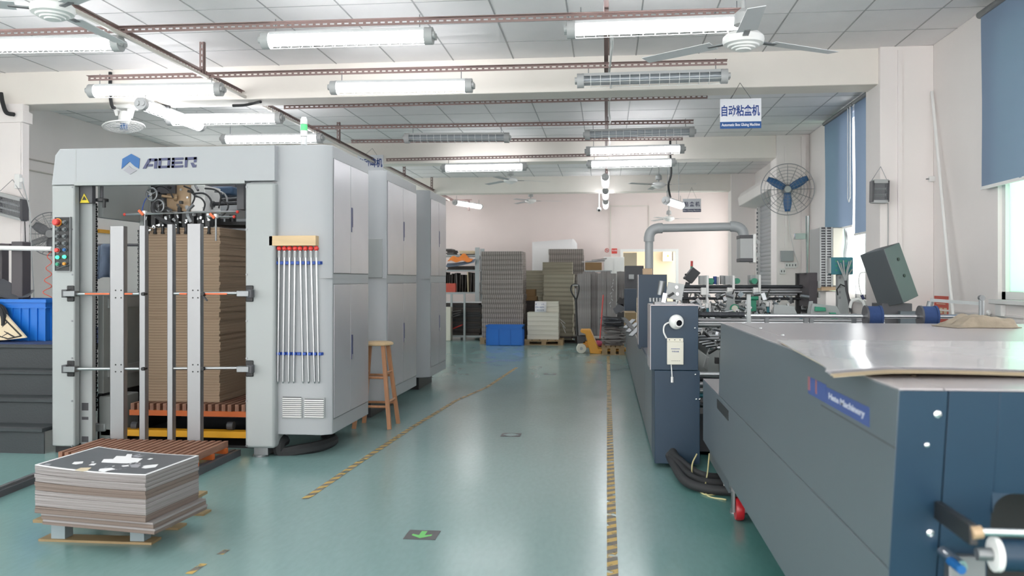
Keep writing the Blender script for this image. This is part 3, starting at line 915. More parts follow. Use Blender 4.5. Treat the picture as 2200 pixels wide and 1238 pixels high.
# ---- hanging signs
def sign(xa, ya, xb, yb, Y, hook, title, sub, band, panel, ink, label):
    p, q = PY(xa, ya, Y), PY(xb, yb, Y)
    x0, x1, z0, z1 = p.x, q.x, min(p.z, q.z), max(p.z, q.z)
    t_ = thing('hanging_sign', label, 'sign', ((x0 + x1) / 2, Y, z0), 'hanging machine signs')
    bx(x0, x1, Y, Y + 0.006, z0, z1).build('board', panel, t_)
    hb = (z1 - z0) * 0.23
    bx(x0, x1, Y - 0.001, Y, z0, z0 + hb).build('colour_band', band, t_)
    n = len(title)
    text('title', title, 0.1, ink, t_, ((x0 + x1) / 2, Y - 0.0015, z0 + hb + (z1 - z0) * 0.37 if sub else (z0 + z1) / 2), ROT_FRONT, width=(x1 - x0) * (0.93 if n != 5 or title[1] != ' ' else 0.86), height=(z1 - z0) * (0.38 if sub else 0.6), bold=0.0022)
    if sub:
        text('subtitle', sub, 0.05, 'sign_white', t_, ((x0 + x1) / 2, Y - 0.0025, z0 + hb * 0.5), ROT_FRONT, width=(x1 - x0) * 0.93, height=hb * 0.55, bold=0.0012)
    hp = PY(hook[0], hook[1], Y + 0.005)
    st = MB()
    for fx in (0.25, 0.77):
        st.cyl((x0 + (x1 - x0) * fx, Y + 0.003, z1 - 0.01), hp, 0.0022, 5)
    st.build('cord', 'dark_grey', t_)
sign(1547, 277, 1635.5, 211, 8.42, (1590, 178), '自动粘盒机', 'Automatic Box Gluing Machine', 'sign_blue', 'sign_white', 'ink_blue', 'blue and white hanging sign with five Chinese characters over the gluing machine')
sign(1467, 456, 1506, 427, 18.10, (1486, 403), '粘 盒 机', 'Box Gluing Machine', 'ink_navy', 'sign_white', 'ink_navy', 'small grey-white hanging sign with three Chinese characters before the back wall')
sign(768, 367, 823.5, 333, 13.35, (800, 319), '自动啤机', None, 'sign_white', 'sign_white', 'ink_blue', 'white hanging sign with blue characters half hidden behind the white cabinet')
# ================================================================== THE WHITE DIE-CUTTING MACHINE (left of the aisle)
FY = 6.3
def X_(px, Y): return PY(px, 600, Y).x
def Z_(px, py, Y): return PY(px, py, Y).z
xa, xb, xc, xd = X_(111, FY), X_(160, FY), X_(526, FY), X_(590, FY)
ztop = 2.375
zop = Z_(300, 396, FY)
FD = thing('die_cutting_feeder', 'white sheet feeder unit with open portal front and a blue arrow logo on top', 'machine', ((xa + xd) / 2, 6.8, 0))
# portal
MB().box(xa, xb, FY, FY + 0.07, 0.05, Z_(130, 398, FY)).build('left_column', 'machine_white', FD, bevel=0.012)
MB().box(xc, xd, FY, FY + 0.32, 0.07, Z_(560, 392, FY)).build('right_column', 'machine_white', FD, bevel=0.02)
tb = MB()
z1 = Z_(130, 398, FY) + 0.003
tb.prism([(xa, z1), (xb, z1), (xb, zop), (xc, zop), (xc, z1 + 0.012), (xd, z1 + 0.012), (xd, ztop), (xa + 0.07, ztop), (xa + 0.03, ztop - 0.05)], 'xz', FY, FY + 0.10)
tb.build('top_beam', 'machine_shell', FD, bevel=0.01)
bx(xb, xc, FY - 0.006, FY + 0.02, zop - 0.004, zop + 0.022).build('beam_lip', 'machine_white', FD)
bx(xa + 0.02, xb - 0.01, FY + 0.02, FY + 0.28, 0.0, 0.06).build('plinth', 'black_plastic', FD)
for (py) in (402, 493, 590, 690, 770, 862, 958):
    for (px_) in (155, 530):
        p = PY(px_, py, FY)
        MB().cyl((p.x, FY - 0.004, p.z), (p.x, FY + 0.002, p.z), 0.008, 10).build('screw', 'dull_steel', FD)
# machine foot under the right column
f = PY(551, 986, 6.28)
ft = MB(); ft.box(f.x - 0.04, f.x + 0.07, 6.33, 6.45, 0.014, 0.07); ft.cyl((f.x, 6.36, 0), (f.x, 6.36, 0.014), 0.06, 14)
ft.build('levelling_foot', 'dull_steel', FD)
# logo: arrow house in blue over a grey rhomb, then lettering
def lp_(x, y):
    p = PY(240 + x / 11.0, 320 + y / 11.0, FY); return (p.x, p.z)
lg = MB().prism([lp_(*q) for q in ((237, 475), (258, 238), (470, 118), (668, 228), (650, 470), (560, 420), (490, 360), (430, 300))], 'xz', FY - 0.005, FY - 0.001)
lgo = lg.build('logo_arrow', 'logo_blue', FD)
MB().prism([lp_(*q) for q in ((280, 508), (415, 402), (480, 460), (600, 510), (440, 605))], 'xz', FY - 0.005, FY - 0.001).build('logo_rhomb', 'logo_grey', FD)
def glyph(pieces):
    m = MB()
    for poly in pieces:
        m.prism([lp_(*q) for q in poly], 'xz', FY - 0.006, FY - 0.001)
    m.build('letter', 'ink_navy', FD)
glyph([[(738, 472), (870, 240), (900, 230), (950, 230), (815, 470)], [(900, 230), (1075, 226), (1085, 240), (1080, 290), (905, 295)], [(1020, 240), (1088, 240), (1072, 465), (1004, 468)], [(850, 365), (978, 360), (972, 415), (830, 420)]])
glyph([[(1118, 225), (1180, 220), (1165, 460), (1105, 455)], [(1335, 215), (1392, 218), (1375, 445), (1318, 448)], [(1118, 222), (1390, 212), (1388, 268), (1120, 280)], [(1108, 405), (1378, 395), (1375, 450), (1108, 462)]])
glyph([[(1435, 215), (1495, 212), (1480, 450), (1415, 445)], [(1435, 212), (1700, 204), (1695, 258), (1435, 268)], [(1430, 306), (1672, 296), (1668, 352), (1430, 362)], [(1420, 400), (1692, 388), (1688, 440), (1420, 452)]])
glyph([[(1742, 200), (1802, 198), (1785, 438), (1728, 440)], [(1745, 202), (2012, 190), (2012, 250), (1745, 268)], [(1950, 200), (2015, 200), (2005, 320), (1946, 322)], [(1868, 332), (1930, 326), (1965, 378), (2004, 375), (2000, 435), (1918, 440)]])
# seam line of the sheet metal
p = PY(163, 322, FY)
bx(p.x - 0.001, p.x + 0.002, FY - 0.0015, FY, zop + 0.03, ztop - 0.01).build('panel_seam', 'grey_plastic', FD)

# control panel with its buttons
p0, p1 = PY(118, 582, FY - 0.02), PY(150, 467, FY - 0.02)
cp = bx(p0.x, p1.x, FY - 0.02, FY - 0.001, p0.z, p1.z).build('control_panel', 'black_plastic', FD, bevel=0.004)
fr = MB()
for (a0, a1, b0, b1) in ((p0.x - 0.004, p1.x + 0.004, p0.z - 0.004, p0.z), (p0.x - 0.004, p1.x + 0.004, p1.z, p1.z + 0.004), (p0.x - 0.004, p0.x, p0.z, p1.z), (p1.x, p1.x + 0.004, p0.z, p1.z)):
    fr.box(a0, a1, FY - 0.022, FY - 0.001, b0, b1)
fr.build('panel_rim', 'dull_steel', cp)
def button(px_, py_, r, material, depth=0.02, name='button', ringm='dull_steel', lab=None):
    p = PY(px_, py_, FY - 0.02)
    MB().cyl((p.x, FY - 0.027, p.z), (p.x, FY - 0.02, p.z), r * 1.25, 16).build(name + '_collar', ringm, cp)
    MB().lathe([(r, 0.0), (r, depth * 0.8), (r * 0.75, depth), (0.001, depth)], (p.x, FY - 0.027, p.z), (0, -1, 0), 16).build(name, material, cp, label=lab)
button(125, 478, 0.026, 'red_plastic', 0.04, 'emergency_stop', 'amber', 'red mushroom emergency stop')
for (px_, py_) in ((140, 478), (125, 493), (140, 493), (125, 508), (140, 508), (125, 523), (140, 523)):
    button(px_, py_, 0.013, 'grey_knob', 0.02, 'selector_switch')
button(125, 538, 0.017, 'red_plastic', 0.024, 'button', lab='red button')
button(140, 537, 0.013, 'logo_blue', 0.015, 'button', lab='blue button')
button(125, 553, 0.013, 'green_led', 0.015, 'button', lab='lit green button')
button(140, 552, 0.013, 'green_led', 0.015, 'button', lab='lit green button')
button(125, 568, 0.014, 'green_paint', 0.015, 'button', lab='dark green button')
button(140, 567, 0.013, 'amber', 0.015, 'button', lab='amber button')
p = PY(134, 572, FY - 0.03)
MB().cyl(PY(122, 578, FY - 0.03), PY(149, 569, FY - 0.03), 0.0025, 6).build('cable_tie', 'dull_steel', cp)

# inner frame of the portal
lc0, lc1 = X_(171, FY + 0.1), X_(198, FY + 0.1)
bx(xa + 0.01, lc1, FY + 0.10, FY + 0.15, 0.05, ztop - 0.06).build('lift_column', 'machine_white', FD, bevel=0.004)
bx(xa, xa + 0.02, FY + 0.07, FY + 0.3, 0.05, ztop - 0.02).build('outer_skin', 'machine_white', FD)
for (pya, pyb) in ((866, 882), (896, 902), (938, 950)):
    q0, q1 = PY(176, pyb, FY + 0.1), PY(190, pya, FY + 0.1)
    bx(q0.x, q1.x, FY + 0.098, FY + 0.101, q0.z, q1.z).build('column_hatch', 'dark_grey', FD)
YI = FY + 0.34
gsm = MB(); gsm.box(xb - 0.02, xb + 0.03, YI, 8.05, 0.42, 0.62); gsm.box(xb - 0.02, xb + 0.03, YI, 8.05, 0.62, 1.24)
gsm.box(xb - 0.03, xb + 0.06, 7.35, 7.62, 0.3, 2.2); gsm.box(xb - 0.02, xb + 0.03, YI, 8.05, 1.86, 2.3)
gsm.build('inner_side_wall', 'machine_grey', FD, bevel=0.006)
bx(xb - 0.02, xb + 0.045, 6.7, 8.0, 1.12, 1.2).build('inner_rib', 'machine_white', FD)
bx(xb - 0.02, xb + 0.045, 6.7, 8.0, 0.55, 0.63).build('inner_rib', 'machine_white', FD)
bx(xb, xb + 0.16, 6.62, 6.95, 0.05, 0.4).build('gear_cover', 'machine_grey', FD, bevel=0.01)
mb_ = bx(PY(171, 400, 6.36).x, PY(198, 400, 6.36).x, 6.36, 6.41, Z_(180, 437, 6.36), Z_(180, 394, 6.36)).build('chain_box', 'dark_grey', FD, bevel=0.004)
# warning triangle
def tri(px_): return PY(px_[0], px_[1], 6.358)
MB().prism([(tri(q).x, tri(q).z) for q in ((172, 436), (192, 436), (181, 416))], 'xz', 6.355, 6.361).build('warning_triangle', 'caution_yellow', mb_)
MB().prism([(tri(q).x, tri(q).z) for q in ((177, 430), (187, 430), (181.5, 421))], 'xz', 6.353, 6.355).build('warning_mark', 'black_plastic', mb_)
# lift chains
def chain(x, y, z0, z1, name='lift_chain'):
    m = MB(); k = 0; z = z0
    while z < z1:
        wd = 0.026 if k % 2 else 0.016
        m.box(x - wd / 2, x + wd / 2, y - 0.006, y + 0.006, z, z + 0.018); z += 0.02; k += 1
    return m.build(name, 'black_plastic', FD)
cx_ = X_(206, 6.63)
chain(cx_, 6.63, 0.28, Z_(206, 440, 6.63))
chain(X_(299, 7.3), 7.3, 0.4, 1.8)
# height hand wheel with crank above the opening
w0 = PY(219, 395, 6.45); w1 = PY(219, 428, 6.45)
hw = MB(); hw.cyl((w0.x, 6.45, zop + 0.05), (w0.x, 6.45, w1.z), 0.012, 10)
hw.build('spindle', 'dark_grey', FD)
MB().lathe([(0.02, 0.0), (0.05, 0.0), (0.05, 0.022), (0.02, 0.03)], (w0.x, 6.45, w1.z - 0.02), (0, 0, 1), 20).build('hand_wheel', 'black_plastic', FD)
MB().cyl((w0.x + 0.038, 6.42, w1.z - 0.07), (w0.x + 0.038, 6.42, w1.z - 0.01), 0.012, 10).build('crank_handle', 'black_plastic', FD)

# the feeder head above the pile
YH = 6.86
def hb(px0, py0, px1, py1, Y=YH, dep=0.12):
    p, q = PY(px0, py1, Y), PY(px1, py0, Y)
    return bx(p.x, q.x, Y, Y + dep, p.z, q.z)
hb(358, 396, 408, 454, YH, 0.35).build('head_plate', 'tan_plate', FD, bevel=0.004)
hb(338, 388, 376, 416, YH - 0.03, 0.12).build('head_bracket', 'dark_grey', FD)
hb(324, 392, 358, 455, YH + 0.05, 0.2).build('head_side_plate', 'black_plastic', FD)
hb(409, 398, 440, 455, YH + 0.02, 0.3).build('head_block', 'white_plastic', FD, bevel=0.006)
hb(440, 400, 500, 420, 7.5, 0.2).build('back_motor', 'motor_blue', FD, bevel=0.02)
hb(440, 396, 505, 432, 7.72, 0.05).build('back_plate', 'dark_grey', FD)
hb(509, 392, 524, 450, 6.7, 0.12).build('end_plate', 'dark_grey', FD)
MB().cyl(PY(425, 440, 7.0), PY(512, 436, 7.0), 0.016, 12).build('drive_shaft', 'dark_screw', FD)
MB().cyl(PY(470, 431, 7.3), PY(520, 428, 7.3), 0.02, 12).build('drive_shaft', 'dark_screw', FD)
sp = MB()
for k in range(9):
    sp.ring(PY(440 + k * 2.4, 439, 7.0), (1, 0, 0), 0.026, 0.004, 14, 5)
sp.build('shaft_spring', 'dull_steel', FD)
c_ = PY(428, 439, 6.95)
MB().lathe([(0.03, -0.02), (0.062, -0.01), (0.066, 0.02), (0.03, 0.03)], c_, (1, -0.3, 0), 20).build('shaft_coupling', 'dark_screw', FD)
bo = PY(380, 425, YH - 0.005)
MB().lathe([(0.03, 0.0), (0.03, 0.02), (0.012, 0.025), (0.012, 0.12)], bo, (-1, -0.6, 0.1), 16).build('adjusting_spindle', 'tan_plate', FD)
for (cx, cy, r) in ((326, 418, 0.05), (341, 443, 0.05)):
    c = PY(cx, cy, 6.7)
    m = MB(); m.ring(c, (0.15, 1, 0), r, 0.008, 24, 6)
    for k in range(3):
        a_ = k * 2.094 + 0.5
        m.cyl(c, c + Vector((math.cos(a_), 0, math.sin(a_))) * r, 0.006, 6)
    m.cyl(c + Vector((0, -0.02, 0)), c + Vector((0, 0.1, 0)), 0.014, 10)
    m.build('spoked_hand_wheel', 'dull_steel', FD)
for (cx, cy) in ((363, 451), (402, 446)):
    c = PY(cx, cy, YH - 0.002); MB().cyl(c, c + Vector((0, -0.004, 0)), 0.018, 14).build('bore', 'dull_steel', FD)
hb(381, 446, 388, 462, YH - 0.02, 0.05).build('index_block', 'black_plastic', FD)
hb(300, 455, 330, 500, 7.2, 0.05).build('guide_strip', 'machine_grey', FD)
ro = MB(); ro.cyl(PY(268, 461, 6.6), PY(350, 459, 6.6), 0.008, 8); ro.cyl(PY(430, 456, 6.6), PY(512, 455, 6.6), 0.008, 8); ro.cyl(PY(350, 459, 6.6), PY(430, 456, 6.6), 0.006, 8); ro.cyl(PY(445, 466, 6.7), PY(505, 466, 6.7), 0.007, 8)
ro.build('cross_rod', 'steel', FD)
for (px_, py_) in ((268, 461), (510, 455.5), (503, 466)):
    p = PY(px_, py_, 6.6); MB().sphere(p, 0.013, 10, 6).build('red_rod_tip', 'safety_red', FD)
for (px_, py_) in ((302, 456), (455, 463)):
    MB().bar(PY(px_ - 4, py_ - 4, 6.58), PY(px_ + 6, py_ + 6, 6.58), 0.015, 0.02).build('clamp_lever', 'orange_scale', FD)
    p = PY(px_ + 9, py_ + 1, 6.6); MB().obox(p, (0.025, 0.03, 0.03)).build('clamp_block', 'white_plastic', FD)
    MB().cyl(p, p - Vector((0, 0, 0.2)), 0.008, 8).build('feeler_rod', 'dull_steel', FD)
# suckers hanging over the pile's edge
sk = random.Random(5)
for k in range(9):
    px_ = 318 + k * 16.5
    p = PY(px_, 464, 6.78)
    m = MB(); m.box(p.x - 0.018, p.x + 0.018, 6.74, 6.82, p.z - 0.09, p.z + 0.02)
    m.cyl((p.x, 6.77, p.z - 0.14), (p.x, 6.77, p.z - 0.08), 0.012, 8); m.cyl((p.x, 6.77, p.z - 0.15), (p.x, 6.77, p.z - 0.13), 0.018, 8, 0.012)
    m.build('sucker_body', 'black_plastic', FD)
    m = MB()
    for j in range(4):
        m.obox((p.x + sk.uniform(-0.03, 0.03), 6.735, p.z + sk.uniform(-0.12, 0.01)), (sk.uniform(0.008, 0.022), 0.02, sk.uniform(0.008, 0.03)), Matrix.Rotation(sk.uniform(-0.5, 0.5), 3, 'Y'))
    m.build('sucker_fitting', 'steel', FD)
hb(318, 456, 450, 461, 6.82, 0.05).build('sucker_bar', 'black_plastic', FD)
def hose(pts, r, material, name='air_hose'):
    cable(pts, r, material, None).build(name, material, FD)
hose([PY(331, 436, 6.66), PY(328, 450, 6.64), PY(336, 464, 6.62), PY(352, 475, 6.6), PY(372, 484, 6.62)], 0.017, 'black_rubber')
hose([PY(416, 440, 6.7), PY(406, 450, 6.68), PY(403, 462, 6.66), PY(410, 478, 6.66)], 0.014, 'dull_steel')
hose([PY(416, 416, 6.75), PY(438, 416, 6.72), PY(452, 428, 6.7), PY(456, 450, 6.7)], 0.008, 'black_rubber')
hose([PY(418, 421, 6.75), PY(432, 426, 6.7), PY(440, 438, 6.68), PY(437, 453, 6.68)], 0.007, 'black_rubber')
hose([PY(462, 412, 7.0), PY(478, 414, 6.95), PY(487, 424, 6.95), PY(488, 434, 6.95)], 0.008, 'dull_steel')
hose([PY(322, 418, 6.72), PY(312, 430, 6.72), PY(307, 444, 6.72), PY(305, 458, 6.7)], 0.004, 'blue_magnet')

# smaller fittings crowded around the head
fh = random.Random(8)
for k in range(16):
    px_ = fh.uniform(322, 500); py_ = fh.uniform(402, 452)
    p = PY(px_, py_, YH - 0.06)
    if k % 3 == 0:
        MB().cyl(p, p + Vector((fh.uniform(-0.05, 0.05), 0.04, fh.uniform(-0.05, 0.05))), 0.010, 10).build('head_fitting', 'dull_steel', FD)
    elif k % 3 == 1:
        MB().obox(p, (fh.uniform(0.015, 0.04), 0.03, fh.uniform(0.012, 0.03)), Matrix.Rotation(fh.uniform(-0.5, 0.5), 3, 'Y')).build('head_fitting', 'black_plastic', FD)
    else:
        MB().cyl(p, p + Vector((0, -0.012, 0)), 0.009, 8).build('head_bolt', 'steel', FD)
for (pts) in ([(330, 405), (345, 400), (362, 408), (372, 425)], [(395, 400), (412, 408), (418, 424), (412, 440)], [(440, 405), (462, 408), (474, 420), (470, 448)], [(478, 430), (490, 440), (486, 455), (470, 470)], [(345, 450), (352, 462), (366, 470), (384, 468)]):
    hose([PY(a_, b_, YH - 0.09) for a_, b_ in pts], 0.007, 'black_rubber')
for (px_) in (448, 466, 484):
    hb(px_, 470, px_ + 9, 482, 7.1, 0.05).build('side_guide', 'black_plastic', FD)
hb(440, 476, 526, 484, 7.05, 0.5).build('pile_hold_down', 'black_plastic', FD)
MB().cyl(PY(500, 462, 7.15), PY(500, 480, 7.15), 0.03, 12).build('side_knob', 'black_plastic', FD)
bx(X_(440, 7.7), X_(526, 7.7), 7.7, 7.74, Z_(480, 470, 7.7), Z_(480, 452, 7.7)).build('cross_channel', 'dull_steel', FD)

# upright aluminium guide angles and the two clamped rods in front of the pile
YG = FY - 0.06
def angle(px0, px1, pyt, name='guide_angle', light=True):
    p, q = PY(px0, pyt, YG), PY(px1, pyt, YG)
    z0 = Z_(px0, 950, YG)
    m = MB(); m.box(p.x, q.x, YG, YG + 0.004, z0, p.z); m.box(p.x, p.x + 0.004, YG, YG + 0.06, z0, p.z)
    m.box(q.x - 0.004, q.x, YG - 0.0, YG + 0.05, z0, p.z)
    return m.build(name, 'aluminium', FD, bevel=0.001)
for (a0, a1, t0) in ((236, 266, 486), (299, 312, 485), (359, 371, 482), (402, 431, 481)):
    o = angle(a0, a1, t0)
    if a1 - a0 > 20:
        for py_ in (624, 640, 784, 799):
            for px_ in (a0 + 12, a1 - 6):
                p = PY(px_, py_, YG - 0.002); MB().cyl(p, p + Vector((0, 0.003, 0)), 0.006, 8).build('bolt_hole', 'black_plastic', o)
for (py_, orange) in ((631, True), (792, False)):
    r_ = MB(); r_.cyl(PY(160, py_ + 1, FY - 0.04), PY(300, py_ + 0.5, FY - 0.04), 0.012, 12); r_.cyl(PY(366, py_, FY - 0.04), PY(520, py_ - 1, FY - 0.04), 0.012, 12)
    ro_ = r_.build('clamp_rod', 'steel', FD)
    if orange:
        for (x0, x1) in ((183, 236), (268, 285), (386, 402), (432, 488)):
            p, q = PY(x0, py_ + 0.5, FY - 0.05), PY(x1, py_ + 0.5, FY - 0.05)
            bx(p.x, q.x, FY - 0.056, FY - 0.051, p.z - 0.006, p.z + 0.006).build('measuring_strip', 'orange_scale', ro_)
    for (px_, c_) in ((306, 0), (434, 1)):
        p = PY(px_, py_ + 1, FY - 0.08); MB().cyl(p, p + Vector((0, 0.05, 0)), 0.014, 10).build('clamp_knob', 'black_plastic', ro_)
    # hinged clamps
    for (px_, s) in ((153, -1), (537, 1)):
        p = PY(px_, py_, FY)
        bx(p.x - 0.03, p.x + 0.03, FY - 0.012, FY, p.z - 0.062, p.z + 0.062).build('clamp_plate', 'black_plastic', FD, bevel=0.006)
        MB().box(p.x - s * 0.075, p.x + s * 0.02, FY - 0.075, FY - 0.012, p.z - 0.022, p.z + 0.022).build('clamp_arm', 'dull_steel', FD, bevel=0.004)
        MB().box(p.x - s * 0.0, p.x + s * 0.04, FY - 0.065, FY - 0.01, p.z - 0.03, p.z + 0.032).build('clamp_fork', 'dark_grey', FD, bevel=0.004)
MB().bar(PY(437, 636, FY - 0.05), PY(445, 646, FY - 0.09), 0.012, 0.01).build('locking_lever', 'dark_grey', FD)

# cabinet beside the portal: body, doors, handles, vents
def cabinet(owner, x0, x1, y0, y1, z0, z1, front_cut=0.07, split=None, seamz=1.365, rail_l=0.06):
    b_ = MB()
    b_.prism([(x0, y0), (x1 - front_cut, y0), (x1, y0 + front_cut * 0.75), (x1, y1), (x0, y1)], 'xy', z0, z1)
    b_.build('cabinet_body', 'machine_shell', owner, bevel=0.006)
    ya, yb = y0 + front_cut * 0.75 + 0.02, y1 - 0.02
    ym = split if split else (ya + yb) / 2
    for (za, zb) in ((seamz + 0.04, z1 - 0.10), (z0 + 0.12, seamz - 0.05)):
        bx(x1 - 0.001, x1 + 0.0015, ya - 0.006, yb + 0.004, za - 0.008, zb + 0.006).build('door_gap_shade', 'grey_knob', owner)  # dark backing plate, the shade of the door gaps put into its colour
        for (da, db) in ((ya, ym - 0.004), (ym + 0.004, yb)):
            dr = bx(x1 + 0.0005, x1 + 0.006, da, db, za, zb).build('cabinet_door', 'door_steel', owner, bevel=0.0015)
        hz = za + (zb - za) * 0.5
        m = bx(x1 + 0.005, x1 + 0.011, ym + 0.02, ym + 0.05, hz - 0.10, hz + 0.10).build('door_handle', 'ink_navy', dr, label='slim recessed handle')
        bx(x1 + 0.010, x1 + 0.014, ym + 0.025, ym + 0.045, hz - 0.10, hz - 0.06).build('door_lock', 'steel', dr)
    bx(x0, x1 + 0.003, y0 - 0.002, y1, seamz - 0.001, seamz + 0.002).build('body_seam', 'grey_plastic', owner)
XC = -2.09
c1x = X_(584, 6.37)
cabinet(FD, c1x, XC, 6.37, 7.42, 0.165, 2.385, split=PX(752, 500, XC).y)
for (a0, a1) in ((607, 650), (654, 698)):
    p, q = PY(a0, 898, 6.37), PY(a1, 855, 6.37)
    v = bx(p.x, q.x, 6.36, 6.372, p.z, q.z).build('vent_plate', 'machine_white', FD, bevel=0.002)
    k = 0; z = p.z + 0.008
    while z < q.z - 0.008:
        m = MB(); m.prism([(6.346, z), (6.36, z + 0.008), (6.36, z)], 'yz', p.x + 0.006, q.x - 0.006); m.build('louvre', 'white_plastic', v); z += 0.0155
        bx(p.x + 0.006, q.x - 0.006, 6.359, 6.3605, z - 0.006, z).build('louvre_slot', 'dark_grey', v)
# pneumatic hose lying under the cabinet
hose([PY(612, 945, 6.5), PY(600, 955, 6.42), PY(604, 972, 6.42), PY(640, 968, 6.45), PY(690, 958, 6.6), PY(716, 946, 6.9), PY(700, 938, 7.2)], 0.045, 'black_rubber', 'ribbed_hose')
hose([PY(590, 985, 6.42), PY(586, 970, 6.5), PY(590, 950, 6.6)], 0.02, 'black_rubber', 'ribbed_hose')
bx(xb - 0.02, xb + 0.02, YI, 7.96, 0.0, 0.42).build('pit_side_blocker', 'black_plastic', FD)  # black side sheet, added to hide the bright floor beyond the pit
bx(xb + 0.02, xc - 0.02, FY + 0.34, 7.96, 0.0, 0.02).build('pit_floor_blocker', 'black_plastic', FD)  # black sheet added to keep bright floor reflections out of the pit
bx(xb + 0.02, xd, 7.96, 8.0, 0.0, 0.95).build('pit_back_blocker', 'dark_grey', FD)  # dark sheet added to block the brightness behind the pit
# yellow lift fork in the pit
p, q = PY(216, 936, 6.62), PY(530, 922, 6.62)
bx(p.x, q.x + 0.02, 6.62, 6.72, p.z, Z_(400, 926, 6.62)).build('lift_beam', 'yellow_paint', FD, bevel=0.003)
bx(X_(205, 6.66), X_(234, 6.66), 6.6, 6.75, Z_(215, 925, 6.66), Z_(215, 908, 6.66)).build('lift_bracket', 'machine_white', FD, bevel=0.01)
for px_ in (285, 490):
    p = PY(px_, 915, 6.7); MB().cyl(p, p + Vector((0.05, 0, 0)), 0.035, 12).build('lift_roller', 'dark_grey', FD)

# units two and three of the line
U2 = thing('die_cutting_press', 'white press unit cabinet of the die-cutting line, behind the wooden stool', 'machine', (-3.0, 8.8, 0))
p2 = PZ(833, 864, .17); p3 = PZ(893, 829, .17)
cabinet(U2, -3.9, XC - 0.02, p2.y - 0.05, p3.y, 0.17, 2.41, front_cut=0.05)
bx(-3.7, -2.3, p2.y + 0.1, p3.y - 0.1, 0.0, 0.18).build('plinth', 'black_plastic', U2)
y2 = p2.y - 0.052
a, b = PY(770, 592, y2), PY(815, 524, y2)
m = MB()
for (u0, u1, v0, v1) in ((a.x, b.x, a.z, a.z + 0.004), (a.x, b.x, b.z - 0.004, b.z), (b.x - 0.004, b.x, a.z, b.z)):
    m.box(u0, u1, y2 - 0.001, y2 + 0.002, v0, v1)
m.build('hatch_outline', 'dark_grey', U2)
a, b = PY(770, 597, y2), PY(822, 513, y2)
bx(a.x, b.x, y2 - 0.02, y2 + 0.0, a.z, b.z).build('hatch_panel', 'machine_white', U2, bevel=0.004)
U3 = thing('die_cutting_delivery', 'white delivery unit cabinet at the far end of the die-cutting line', 'machine', (-3.0, 10.8, 0))
p4 = PZ(925, 810, .17); p5 = PZ(957, 792, .17)
cabinet(U3, -3.9, XC - 0.04, p4.y - 0.1, p5.y, 0.17, 2.44, front_cut=0.10)
bx(-3.7, -2.3, p4.y + 0.1, p5.y - 0.1, 0.0, 0.18).build('plinth', 'black_plastic', U3)

# ---- signal tower on the feeder
b = PY(653, 302, 6.9)
ST = thing('signal_tower', 'signal tower with pale green lit band on the white cabinet', 'signal light', (b.x, 6.9, 2.385))
MB().cyl((b.x, 6.9, 2.385), (b.x, 6.9, 2.47), 0.012, 10).build('stem', 'dull_steel', ST)
zz = 2.47
for (hh, mm, nm, r) in ((0.07, 'tower_clear', 'base_segment', 0.027), (0.05, 'white_plastic', 'white_segment', 0.029), (0.05, 'tower_green', 'green_segment', 0.029), (0.06, 'tower_clear', 'cap', 0.029)):
    if nm == 'cap':
        MB().lathe([(r, 0), (r, hh * 0.6), (r * 0.7, hh), (0.001, hh * 1.05)], (b.x, 6.9, zz), (0, 0, 1), 18).build(nm, mm, ST)
    else:
        MB().cyl((b.x, 6.9, zz), (b.x, 6.9, zz + hh - 0.003), r, 18).build(nm, mm, ST)
    zz += hh

# ---- sheet pile in the feeder
def pile(name, label, cat, x0, x1, y0, y1, z0, n, h, material, jit=0.006, seed=1, bow=0.0, lean=0.0, group=None, cap=None):
    rr = random.Random(seed)
    t_ = thing(name, label, cat, ((x0 + x1) / 2, (y0 + y1) / 2, z0), group)
    vs = []
    meshes = []
    for v in range(3):
        m = MB(); a, b, c = (x1 - x0) / 2, (y1 - y0) / 2, h
        def P(u, w_, v=v):
            return Vector((-a + 2 * a * u, -b + 2 * b * w_, c * 0.97 + bow * math.sin(u * math.pi) * (1 if v != 1 else 0.6)))
        m.grid(P, 6, 2, c * 0.97)
        me = m.mesh('board_bundle'); me.materials.append(M[material]); meshes.append(me)
    for k in range(n):
        o = link('board_bundle', meshes[rr.randrange(3)], Vector(((x0 + x1) / 2 + rr.uniform(-jit, jit) + lean * k, (y0 + y1) / 2 + rr.uniform(-jit, jit), z0 + k * h)), t_)
    return t_
ps0, ps1 = PY(309, 880, 6.78), PY(472, 880, 6.78)
ztp = Z_(400, 489, 6.78)
pile('corrugated_pile', 'tall pile of brown corrugated board inside the white feeder', 'board stack', ps0.x, ps1.x, 6.78, 7.6, 0.345, 64, (ztp - 0.345) / 64, 'corrugated', 0.006, 3)
# slatted boards
def slat_pallet(x0, x1, y0, y1, z0, z1, n, label):
    t_ = thing('slatted_pallet', label, 'pallet', ((x0 + x1) / 2, (y0 + y1) / 2, z0), 'red-brown slatted pallets')
    hs = (z1 - z0) * 0.55
    for yy in (y0 + 0.02, (y0 + y1) / 2, y1 - 0.04):
        bx(x0, x1, yy - 0.02, yy + 0.02, z0, z1 - hs).build('cross_rail', 'orange_paint', t_)
    pitch = (x1 - x0) / n
    me = bx(-pitch * 0.28, pitch * 0.28, -(y1 - y0) / 2, (y1 - y0) / 2, 0, hs).mesh('slat'); me.materials.append(M['slat_wood'])
    for k in range(n):
        o = link('slat', me, Vector((x0 + (k + 0.5) * pitch, (y0 + y1) / 2 + RNG.uniform(-0.008, 0.008), z1 - hs + 0.0005)), t_)
    return t_
sp0 = PY(272, 900, 6.62)
slat_pallet(sp0.x, X_(526, 6.62) + 0.05, 6.66, 7.62, 0.245, 0.343, 19, 'red-brown slatted pallet under the corrugated board pile')
fa, fb2 = PZ(68, 988, 0.135), PZ(186, 951, 0.135)
fc = PZ(474, 956, 0.135)
